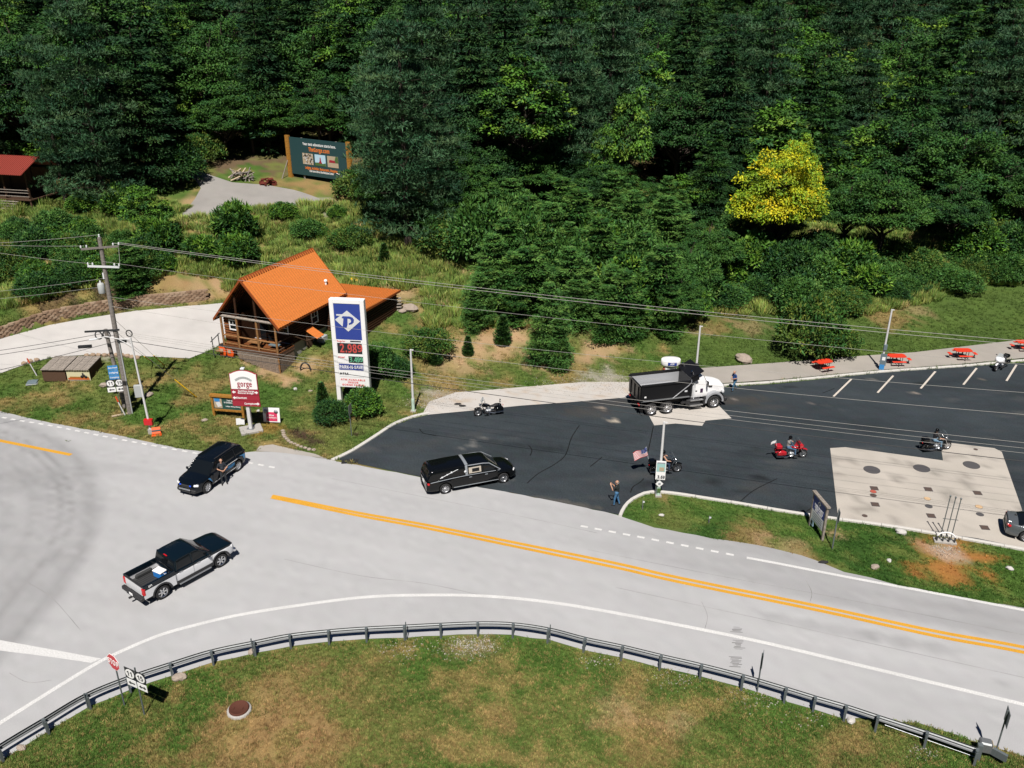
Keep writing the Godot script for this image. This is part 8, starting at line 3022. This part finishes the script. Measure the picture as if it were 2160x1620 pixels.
func make_protos() -> void:
	var dk := [Color(0.022, 0.066, 0.018), Color(0.03, 0.078, 0.02), Color(0.018, 0.056, 0.02)]
	var md := [Color(0.036, 0.1, 0.02), Color(0.048, 0.115, 0.021), Color(0.029, 0.084, 0.021)]
	var bright := [Color(0.085, 0.19, 0.022), Color(0.065, 0.16, 0.02), Color(0.12, 0.215, 0.028)]
	var gold := [Color(0.44, 0.42, 0.014), Color(0.36, 0.38, 0.016), Color(0.26, 0.34, 0.018), Color(0.46, 0.4, 0.016), Color(0.17, 0.27, 0.02)]
	var pine := [Color(0.026, 0.072, 0.032), Color(0.033, 0.084, 0.035), Color(0.021, 0.06, 0.028)]
	var grey := [Color(0.05, 0.108, 0.048), Color(0.062, 0.12, 0.052), Color(0.038, 0.088, 0.04)]
	var hem := [Color(0.024, 0.066, 0.022), Color(0.036, 0.082, 0.024), Color(0.02, 0.056, 0.022)]
	var ced := [Color(0.07, 0.165, 0.036), Color(0.1, 0.195, 0.042), Color(0.052, 0.135, 0.032)]
	var oli := [Color(0.085, 0.14, 0.022), Color(0.07, 0.12, 0.024), Color(0.11, 0.15, 0.03)]
	broadleaf("oak_dark", 15, 4.8, 210, 84, 0.32, dk + dk + md, 101, 0.18)
	broadleaf("oak_mid", 14, 4.8, 210, 84, 0.32, md, 102, 0.16)
	broadleaf("poplar", 17, 4.0, 210, 80, 0.33, dk + md + bright, 103, 0.16)
	broadleaf("beech", 18, 5.6, 260, 84, 0.34, dk + dk + md, 121, 0.14)
	broadleaf("maple_bright", 11, 3.8, 160, 60, 0.38, bright + md, 104, 0.12)
	broadleaf("maple_gold", 9.8, 4.0, 340, 80, 0.25, gold + [Color(0.15, 0.26, 0.02), Color(0.22, 0.31, 0.02)], 128, 0.14, 1.0)
	conifer("white_pine", 21, 5.4, 22, 6, 185, 0.4, pine + grey, 106, 0.02, 0.14, 0.5, 0.45, 0.55, true)
	conifer("old_pine", 20, 6.4, 20, 7, 220, 0.4, grey + pine, 107, 0.06, 0.06, 0.6, 0.55, 0.42, true)
	conifer("hemlock", 20, 5.2, 28, 6, 130, 0.44, hem, 108, 0.28, 0.05, 0.45, 0.5, 0.62)
	conifer("hemlock_b", 18, 5.2, 22, 6, 150, 0.44, hem + md, 109, 0.2, 0.06, 0.55, 0.5, 0.45)
	conifer("cedar", 9, 2.6, 20, 7, 84, 0.3, ced, 110, 0.02, 0.0, 0.6, 0.6, 0.5, false, [[0.0, 0.0, 1.0], [1.5, 0.7, 0.72], [-1.2, 0.9, 0.62], [0.3, -1.4, 0.8]])
	conifer("cedar_b", 8, 2.6, 18, 7, 88, 0.3, ced + md, 111, 0.08, 0.0, 0.65, 0.6, 0.42, false, [[0.0, 0.0, 1.0], [-1.5, -0.5, 0.82], [1.3, 0.8, 0.6]])
	conifer("juniper", 3.6, 0.95, 26, 7, 34, 0.22, dk + ced, 112, -0.5, 0.0, 0.2, 0.6)
	dome("shrub_green", 2.6, 1.7, 6200, 0.2, md + ced, 113)
	dome("shrub_bright", 2.6, 1.6, 5600, 0.22, bright + md, 114)
	dome("shrub_olive", 2.4, 1.8, 6200, 0.18, oli + md, 115)
	dome("shrub_dark", 2.6, 1.8, 6200, 0.2, dk + md, 116)
	dome("sumac", 3.0, 1.8, 4200, 0.42, bright + md, 117, 0.32)
	weeds("weed_green", 0.95, 0.75, 260, [Color(0.15, 0.22, 0.05), Color(0.11, 0.19, 0.035), Color(0.2, 0.24, 0.07)], 118)
	weeds("weed_dry", 0.85, 0.7, 220, [Color(0.36, 0.28, 0.12), Color(0.22, 0.21, 0.07), Color(0.42, 0.33, 0.16)], 119)
	weeds("weed_olive", 1.05, 0.8, 260, [Color(0.16, 0.235, 0.05), Color(0.19, 0.25, 0.055), Color(0.25, 0.26, 0.08)], 120)


func make_trees() -> void:
	make_protos()
	rng.seed = 55
	var word := {"oak_dark": "dark green broadleaf tree", "oak_mid": "mid green broadleaf tree", "poplar": "tall slender green tree", "beech": "big rounded fresh green tree", "maple_bright": "bright green leafy tree", "maple_gold": "golden yellow tree", "white_pine": "tall blue-green pine", "old_pine": "broad grey-green pine", "hemlock": "dark drooping hemlock", "hemlock_b": "shaggy dark hemlock", "cedar": "feathery green cedar", "cedar_b": "ragged green cedar", "juniper": "narrow dark juniper"}
	# trees one can point to: kind, foot pixel, height in metres, width factor, label
	var marked := [
		["maple_gold", 1628, 558, 12.6, 0.84, "golden yellow maple standing out of the green forest edge"],
		["maple_gold", 1660, 505, 11.5, 0.55, "smaller yellow-green maple behind the golden maple"],
		["old_pine", 862, 525, 23.5, 1.1, "huge grey-green pine to the right of the billboard"],
		["old_pine", 800, 470, 17.0, 0.8, "grey-green pine squeezed between the billboard and the huge pine"],
		["old_pine", 930, 520, 15.0, 0.85, "low spreading pine at the foot of the huge pine"],
		["old_pine", 225, 445, 23.0, 1.0, "huge dark pine between the red-roofed pavilion and the upper drive"],
		["old_pine", 140, 430, 19.0, 0.75, "dark pine overhanging the red pavilion roof"],
		["hemlock", 330, 405, 19.0, 1.1, "dark hemlock behind the upper drive"],
		["maple_bright", 322, 520, 7.0, 1.0, "bright green sapling below the upper drive"],
		["cedar", 1160, 770, 8.0, 0.95, "feathery cedar standing forward on the bare bank"],
		["cedar", 1010, 690, 5.6, 1.1, "small round cedar on the bank beside the bare soil"],
		["juniper", 1060, 726, 3.0, 1.2, "narrow young juniper on the bare bank"],
		["juniper", 987, 748, 2.0, 1.2, "tiny juniper on the bare bank"],
		["cedar_b", 280, 620, 5.6, 1.3, "dark round cedar above the retaining wall behind the utility pole"],
		["juniper", 812, 560, 2.6, 1.2, "small dark juniper on the slope behind the cabin"],
		["cedar_b", 1395, 690, 8.5, 1.3, "rounded cedar above the lot lawn behind the dump truck"],
		["cedar_b", 1310, 715, 7.0, 1.2, "lower cedar beside the rounded cedar above the lawn"],
		["oak_mid", 1850, 560, 11.0, 1.1, "broad olive green tree to the right of the golden maple"],
		["oak_mid", 1770, 540, 9.0, 1.0, "bushy green tree close behind the golden maple"],
		["oak_dark", 2000, 540, 9.0, 1.1, "low dark tree above the end of the picnic lawn"],
		["oak_mid", 965, 470, 9.0, 0.9, "leafy green tree between the huge pine and the cedar block"],
		["oak_dark", 1010, 440, 11.0, 0.9, "dark leafy tree behind the upper corner of the cedar block"],
		["hemlock_b", 1490, 480, 13.0, 1.0, "shaggy hemlock to the left of the golden maple"],
		["hemlock", 1550, 455, 13.0, 1.0, "drooping hemlock close behind the golden maple"],
		["oak_dark", 2085, 490, 10.0, 1.0, "dark leafy tree high above the white motorcycle"],
		["oak_mid", 2150, 505, 9.0, 1.0, "leafy tree at the far end of the picnic lawn bank"],
		["oak_mid", 1960, 470, 12.0, 1.0, "rounded green tree high above the picnic lawn"]]
	for m in marked:
		var p := on(m[1], m[2])
		var base: float = {"oak_dark": 15.0, "oak_mid": 14.0, "poplar": 16.0, "maple_bright": 11.0, "maple_gold": 9.8, "beech": 18.0, "white_pine": 21.0, "old_pine": 20.0, "hemlock": 20.0, "hemlock_b": 18.0, "cedar": 9.0, "cedar_b": 8.0, "juniper": 3.6}[m[0]]
		var sy: float = m[3] / base
		plant(m[0], "yellow_maple" if m[0] == "maple_gold" else "juniper_tree" if m[0] == "juniper" else "cedar_tree" if m[0].begins_with("cedar") else "pine_tree" if m[0].ends_with("pine") else "hemlock_tree" if m[0].begins_with("hemlock") else "broadleaf_tree", m[5], "tree", p - Vector3(0, 0.2, 0), sy * m[4], sy, rng.randf() * TAU, "")
	# the block of cedars that fills the middle of the bank
	for c in [[1035, 650, 7.5], [1120, 665, 8.0], [1210, 670, 7.5], [1075, 600, 8.0], [1165, 605, 8.8], [1260, 612, 8.6], [1345, 622, 8.2], [1020, 555, 6.5], [1120, 540, 8.0], [1225, 545, 8.6], [1320, 552, 8.2], [1410, 565, 8.0], [1290, 690, 6.5], [1080, 490, 6.5], [1400, 500, 7.5], [1180, 490, 7.5], [1300, 500, 7.5]]:
		var p := on(c[0] + rng.randf_range(-10, 10), c[1] + rng.randf_range(-8, 8))
		var k := "cedar" if rng.randf() < 0.55 else "cedar_b"
		plant(k, "cedar_tree", "feathery green cedar in the dense block of cedars on the bank", "tree", p - Vector3(0, 0.2, 0), c[2] / 9.0 * rng.randf_range(1.25, 1.6), c[2] / 9.0, rng.randf() * TAU, "cedars packed on the bank above the gravel")
	for i in 16:
		var p := on(rng.randf_range(1010, 1470), rng.randf_range(500, 670))
		var s := rng.randf_range(1.2, 2.0)
		plant("shrub_green" if i % 3 else "shrub_bright", "bank_bush", "leafy bush filling the gaps of the cedar block", "shrub", p - Vector3(0, 0.1, 0), s, s * rng.randf_range(1.0, 1.5), rng.randf() * TAU, "bushes between the cedars")
	for c in [[1450, 640, 6.5, "leafy green tree at the right end of the cedar block"], [1490, 600, 7.0, "leafy tree between the cedar block and the golden maple"], [1430, 690, 5.5, "low leafy tree above the dump truck lawn"], [1180, 700, 4.0, "leafy sapling among the front cedars of the bank"]]:
		var p := on(c[0], c[1])
		plant("oak_mid", "broadleaf_tree", c[3], "tree", p - Vector3(0, 0.2, 0), c[2] / 14.0 * 1.15, c[2] / 14.0, rng.randf() * TAU, "")
	# the forest on the hill
	var made := 0
	var z := -104.0
	while z > -192.0:
		var gap := 6.2 if z > -135.0 else 7.5
		var x := -92.0 + rng.randf_range(0, gap)
		while x < 92.0:
			var q := Vector3(x + rng.randf_range(-1.6, 1.6), 0, z + rng.randf_range(-2.2, 2.2))
			x += gap * rng.randf_range(0.8, 1.2)
			if absf(q.x) > -q.z * 0.64 + 5.0:
				continue
			var edge := line_z(forest_edge, q.x)
			if q.z > edge - 3.0:
				continue
			# keep the billboard and the upper drive in view
			if q.x > -46.0 and q.x < -15.0 and q.z > -117.0:
				continue
			var n := noise.get_noise_2d(q.x * 0.35 + 200.0, q.z * 0.35)
			var roll := rng.randf()
			var k := "hemlock"
			if n > 0.12:
				k = ["beech", "oak_mid", "poplar", "hemlock_b", "maple_bright"][int(roll * 5.0) % 5]
			elif n > -0.08:
				k = ["hemlock", "white_pine", "hemlock_b", "oak_dark", "poplar", "old_pine"][int(roll * 6.0) % 6]
			else:
				k = ["hemlock", "white_pine", "old_pine", "hemlock_b", "oak_mid", "white_pine"][int(roll * 6.0) % 6]
			var s := rng.randf_range(0.85, 1.2)
			if k == "maple_bright":
				s *= 1.2
			q.y = height(q.x, q.z) - 0.3
			var where := "above the cabin" if q.x < -14.0 else "above the block of cedars" if q.x < 16.0 else "above the golden maple"
			var group: String = word[k] + "s on the hillside " + where
			plant(k, "forest_tree", word[k] + " massed on the hillside " + where, "tree", q, s * rng.randf_range(0.95, 1.15), s, rng.randf() * TAU, group)
			made += 1
		z -= 6.6 if z > -135.0 else 9.0
	# saplings behind the billboard and the upper drive
	for i in 9:
		var q := Vector3(-47.0 + i * 4.2 + rng.randf_range(-1, 1), 0, -118.5 + rng.randf_range(-1.5, 1.0))
		q.y = height(q.x, q.z) - 0.2
		var s := rng.randf_range(0.5, 0.85)
		plant(["oak_mid", "maple_bright", "oak_dark"][i % 3], "sapling", "leafy sapling in the shade behind the billboard and the upper drive", "tree", q, s, s, rng.randf() * TAU, "saplings behind the billboard")
	# yellowing crowns scattered in the forest
	for c in [[1315, 450, 15.0, 0.55], [1075, 445, 5.0, 0.8], [1265, 455, 11.0, 0.5]]:
		var p := on(c[0], c[1])
		plant("maple_bright", "maple_tree", "yellow-green maple rising behind the block of cedars", "tree", p, c[2] / 11.0 * c[3], c[2] / 11.0, rng.randf() * TAU, "maples behind the cedar block")
	# leafy young growth that closes the forest edge down to the ground
	var ex := -66.0
	while ex < 70.0:
		var q := Vector3(ex + rng.randf_range(-1.2, 1.2), 0, 0)
		ex += rng.randf_range(3.0, 4.4)
		q.z = line_z(forest_edge, q.x) - rng.randf_range(1.5, 5.0)
		if q.x > -48.0 and q.x < -17.0:
			q.z = minf(q.z, -116.5 - rng.randf_range(0.0, 2.5))
		if q.x < -47.0:
			q.z = minf(q.z, -109.0)
		q.y = height(q.x, q.z) - 0.2
		var s := rng.randf_range(0.36, 0.6)
		plant(["oak_mid", "oak_dark", "oak_mid", "maple_bright"][rng.randi() % 4], "sapling", "leafy young tree in the hedge of growth at the forest edge", "tree", q, s * 1.25, s, rng.randf() * TAU, "young growth at the forest edge")
	# understorey along the forest edge
	for c in [[775, 420], [430, 345], [380, 385], [250, 450], [180, 455], [950, 540], [985, 500], [1500, 560], [1480, 520], [1540, 500], [1580, 540], [1720, 560], [1700, 600], [1900, 560], [1940, 570], [2050, 550], [2110, 540], [2150, 560], [2070, 500], [1460, 470], [1600, 590], [840, 470]]:
		var p := on(c[0] + rng.randf_range(-15, 15), c[1] + rng.randf_range(-8, 8))
		var k: String = ["shrub_green", "shrub_dark", "shrub_bright", "shrub_olive"][rng.randi() % 4]
		var s := rng.randf_range(1.0, 1.9)
		plant(k, "forest_shrub", "leafy undergrowth shrub at the foot of the forest", "shrub", p - Vector3(0, 0.1, 0), s, s * rng.randf_range(0.85, 1.15), rng.randf() * TAU, "undergrowth along the forest edge")


func make_plants() -> void:
	rng.seed = 77
	# shrubs one can point to: kind, foot pixel, scale, height factor, label
	for m in [
		["shrub_bright", 768, 874, 0.85, 1.0, "round green shrub at the right leg of the price sign"],
		["shrub_dark", 700, 890, 0.72, 0.95, "dark green shrub in front of the left leg of the price sign"],
		["juniper", 683, 862, 0.7, 0.95, "narrow dark conifer shrub beside the price sign leg"],
		["shrub_olive", 1705, 752, 1.65, 1.35, "large round olive bush on the lawn behind the picnic tables"],
		["shrub_olive", 1765, 748, 1.1, 1.0, "smaller olive bush leaning on the large round bush"],
		["shrub_green", 800, 790, 0.9, 1.2, "leafy green bush behind the price sign"],
		["shrub_dark", 838, 790, 0.7, 0.9, "dark bush between the price sign and the kerb post"],
		["shrub_olive", 905, 745, 1.2, 0.8, "scruffy olive bush on the bank above the kerb post"],
		["juniper", 918, 768, 0.75, 0.6, "small pointed evergreen on the bank above the kerb post"],
		["sumac", 505, 560, 1.1, 1.0, "dark spreading sumac behind the cabin roof"],
		["sumac", 500, 510, 1.2, 1.2, "tall sumac beside the upper drive"],
		["sumac", 425, 545, 1.0, 0.8, "sumac bush below the upper drive"],
		["sumac", 340, 540, 1.2, 1.1, "sumac bush at the foot of the bright sapling"],
		["shrub_green", 650, 500, 1.1, 0.7, "green bush on the slope above the cabin"],
		["shrub_olive", 740, 520, 1.3, 0.7, "olive bush on the slope above the cabin"],
		["shrub_bright", 600, 460, 1.0, 0.7, "bright green bush at the lip of the upper drive"],
		["shrub_green", 1680, 660, 1.4, 1.0, "green bush on the bank above the olive bushes"],
		["shrub_dark", 1660, 610, 1.6, 1.2, "dark bush under the golden maple"],
		["sumac", 1790, 590, 1.4, 1.0, "pale green sumac below the olive tree"],
		["sumac", 1830, 620, 1.2, 0.9, "sumac on the bank above the picnic lawn"]]:
		var p := on(m[1], m[2])
		plant(m[0], "shrub", m[5], "shrub", p - Vector3(0, 0.05, 0), m[3], m[3] * m[4], rng.randf() * TAU, "")
	# the thicket on the bank above the retaining wall
	for i in 34:
		var p := on(rng.randf_range(-20, 330), rng.randf_range(490, 640))
		if p.z > line_z(wall_line, p.x) - 2.4:
			p.z = line_z(wall_line, p.x) - rng.randf_range(2.4, 5.0)
			p.y = height(p.x, p.z)
		var k: String = ["shrub_green", "shrub_olive", "shrub_bright", "shrub_dark"][rng.randi() % 4]
		var s := rng.randf_range(0.8, 1.3)
		plant(k, "thicket_shrub", "leafy shrub in the thicket above the retaining wall", "shrub", p - Vector3(0, 0.1, 0), s, s * rng.randf_range(0.7, 1.0), rng.randf() * TAU, "thicket above the retaining wall")
	# scrub between the lawn and the forest on the right
	for i in 46:
		var u := rng.randf_range(1500, 2200)
		var v := rng.randf_range(0, 1)
		var top := 560.0
		var low: float = table([[1500, 650], [1650, 650], [1800, 660], [1900, 640], [2050, 610], [2200, 590]], u)
		var p := on(u, lerpf(top, low, v))
		var k: String = ["shrub_green", "shrub_olive", "shrub_dark", "shrub_green", "sumac"][rng.randi() % 5]
		var s := rng.randf_range(0.7, 1.35)
		plant(k, "bank_shrub", "scrubby shrub on the bank between the picnic lawn and the forest", "shrub", p - Vector3(0, 0.1, 0), s, s * rng.randf_range(0.6, 0.95), rng.randf() * TAU, "scrub on the bank above the picnic lawn")
	for i in 9:
		var p := on(rng.randf_range(540, 960), rng.randf_range(450, 600))
		if Vector2(p.x + 17.0, p.z + 76.0).length() < 9.0:
			continue
		var k: String = ["shrub_bright", "shrub_olive", "shrub_bright"][rng.randi() % 3]
		var s := rng.randf_range(0.35, 0.75)
		plant(k, "slope_shrub", "small scrubby shrub on the weedy slope above the cabin", "shrub", p - Vector3(0, 0.05, 0), s, s * rng.randf_range(0.7, 1.0), rng.randf() * TAU, "scrub on the slope above the cabin")
	scatter_gravel()
	scatter_weeds()
	scatter_grass()


func paved(x: float, z: float) -> bool:
	var p := Vector2(x, z)
	for poly in keep_out:
		if Geometry2D.is_point_in_polygon(p, poly):
			return true
	return false


func field(called: String, label: String, category: String, kind: Mesh, places: Array, cols: PackedColorArray, m: Material = null) -> void:
	var mm := MultiMesh.new()
	mm.transform_format = MultiMesh.TRANSFORM_3D
	mm.use_colors = true
	mm.mesh = kind
	mm.instance_count = places.size()
	for i in places.size():
		mm.set_instance_transform(i, places[i])
		mm.set_instance_color(i, cols[i])
	var o := MultiMeshInstance3D.new()
	o.multimesh = mm
	o.material_override = m if m else M.grass
	o.name = numbered(called)
	add_child(o)
	o.set_meta("kind", "stuff")
	tag(o, label, category)


func scatter_gravel() -> void:
	var s := tool_st()
	s.set_color(Color.WHITE)
	lump(s, Vector3.ZERO, Vector3(0.1, 0.06, 0.08), 5, 3)
	s.generate_normals()
	var stone := s.commit()
	for q in [[[[980, 1366, 1.2, 420], [1015, 1358, 0.9, 240], [850, 1370, 1.2, 120], [1262, 1394, 0.8, 70], [1430, 1430, 1.2, 110], [1592, 1474, 1.3, 130], [1700, 1512, 1.0, 60], [1945, 1588, 0.6, 80]], "pale gravel spilled behind the guardrail"], [[[905, 850, 2.0, 420], [930, 832, 2.2, 380], [1280, 803, 2.8, 520], [1180, 812, 3.0, 300], [1310, 822, 1.6, 260]], "stones along the back of the gravel apron"], [[[1990, 1160, 0.8, 130]], "white stones round the vent pipe footing"]]:
		var places := []
		var cols := PackedColorArray()
		for c in q[0]:
			var mid := on(c[0], c[1])
			for i in c[3]:
				var a := rng.randf() * TAU
				var r: float = c[2] * sqrt(rng.randf()) * rng.randf_range(0.4, 1.2)
				var x := mid.x + cos(a) * r * 1.3
				var z := mid.z + sin(a) * r * 0.8
				var k := rng.randf_range(0.3, 0.9)
				places.append(Transform3D(Basis(Vector3.UP, rng.randf() * TAU).scaled(Vector3.ONE * k), Vector3(x, height(x, z) + 0.03, z)))
				var v := rng.randf_range(0.22, 0.5)
				cols.append(Color(v, v * 0.92, v * 0.82))
		field("gravel", q[1], "gravel", stone, places, cols, M.stone)


func scatter_weeds() -> void:
	for kind in ["weed_green", "weed_dry", "weed_olive"]:
		var places := []
		var cols := PackedColorArray()
		rng.seed = hash(kind)
		var tries: int = {"weed_green": 3600, "weed_dry": 700, "weed_olive": 2800}[kind]
		for i in tries:
			var u := rng.randf_range(-40, 2200)
			var v := rng.randf_range(430, 720)
			var p := on(u, v)
			if p.z < -118.0 or paved(p.x, p.z):
				continue
			var lawn := false
			if u > 1400.0 and v > table([[1400, 690], [1500, 665], [1800, 668], [1900, 650], [2050, 612], [2200, 596]], u):
				lawn = true
			if u > 850.0 and u < 1400.0 and v > 690.0:
				lawn = true
			if u < 480.0 and v > table([[0, 650], [200, 640], [480, 600]], u):
				lawn = true
			if u >= 480.0 and u <= 900.0 and v > 610.0:
				lawn = true
			if p.z < line_z(wall_line, p.x) and p.z > line_z(wall_line, p.x) - 2.6 and u < 480.0:
				continue
			if lawn or Vector2(p.x + 18.5, p.z + 76.0).length() < 7.5:
				continue
			var s := rng.randf_range(0.5, 1.05)
			places.append(Transform3D(Basis(Vector3.UP, rng.randf() * TAU).scaled(Vector3(s, s * rng.randf_range(0.7, 1.2), s)), p - Vector3(0, 0.03, 0)))
			var w := rng.randf_range(1.0, 1.5)
			cols.append(Color(w, w, w))
		field("weeds", {"weed_green": "tall green weeds covering the bank", "weed_dry": "dry straw-coloured weeds scattered on the bank", "weed_olive": "olive brown weeds covering the bank"}[kind], "weeds", protos[kind][1], places, cols)


func scatter_grass() -> void:
	# tufts that take the colour of the ground they grow from
	var meshes := []
	for k in 2:
		rng.seed = 300 + k
		leaf_start()
		for i in 9:
			var a := rng.randf() * TAU
			var q := rng.randf() * 0.1
			var l := rng.randf_range(0.07, 0.15)
			leaf(Vector3(cos(a) * q, 0, sin(a) * q), Vector3(cos(a) * 0.55, 1.0, sin(a) * 0.55) + any_dir() * 0.5, Vector3(cos(a), 0.5, sin(a)), l, 0.024, Color(1, 1, 1) * rng.randf_range(0.7, 1.25))
		meshes.append(array_mesh(LV, LN, LC))
	for zone in 3:
		for k in 2:
			var places := []
			var cols := PackedColorArray()
			rng.seed = 900 + zone * 10 + k
			var n: int = [34000, 9000, 26000][zone]
			for i in n:
				var p := Vector3.ZERO
				if zone == 0:
					p = px(rng.randf_range(-60, 2220), lerpf(1330.0, 1690.0, rng.randf()))
					if not verge(p.x, p.z - 0.05) or Geometry2D.is_point_in_polygon(Vector2(p.x, p.z), road_poly):
						continue
				elif zone == 1:
					p = px(rng.randf_range(1300, 2230), rng.randf_range(1035, 1300))
					if not Geometry2D.is_point_in_polygon(Vector2(p.x, p.z), island_poly) or Geometry2D.is_point_in_polygon(Vector2(p.x, p.z), road_poly):
						continue
				else:
					p = on(rng.randf_range(-40, 2220), rng.randf_range(610, 980))
					if paved(p.x, p.z):
						continue
				var c := ground_colour(p.x, p.z)
				if c.r > 0.3 and rng.randf() < 0.75:
					continue
				if c.r > c.g * 1.35 and rng.randf() < 0.35:
					continue
				var s := rng.randf_range(0.7, 1.5) * (1.0 if zone < 2 else 1.5)
				places.append(Transform3D(Basis(Vector3.UP, rng.randf() * TAU).scaled(Vector3(s, s * rng.randf_range(0.6, 1.2), s)), p))
				var mix := rng.randf()
				if zone == 0 and mix < 0.22:
					c = c.lerp(DRY, 0.55)
				elif mix > 0.82:
					c = c.lerp(LUSH, 0.5)
				cols.append(c * rng.randf_range(0.85, 1.5))
			field("grass", [["short mown grass of the verge behind the guardrail", "longer tufts in the verge behind the guardrail"], ["short grass of the roadside island", "longer tufts of the roadside island"], ["lawn grass round the cabin and the picnic strip", "longer lawn tufts round the cabin and the picnic strip"]][zone][k], "grass", meshes[k], places, cols)
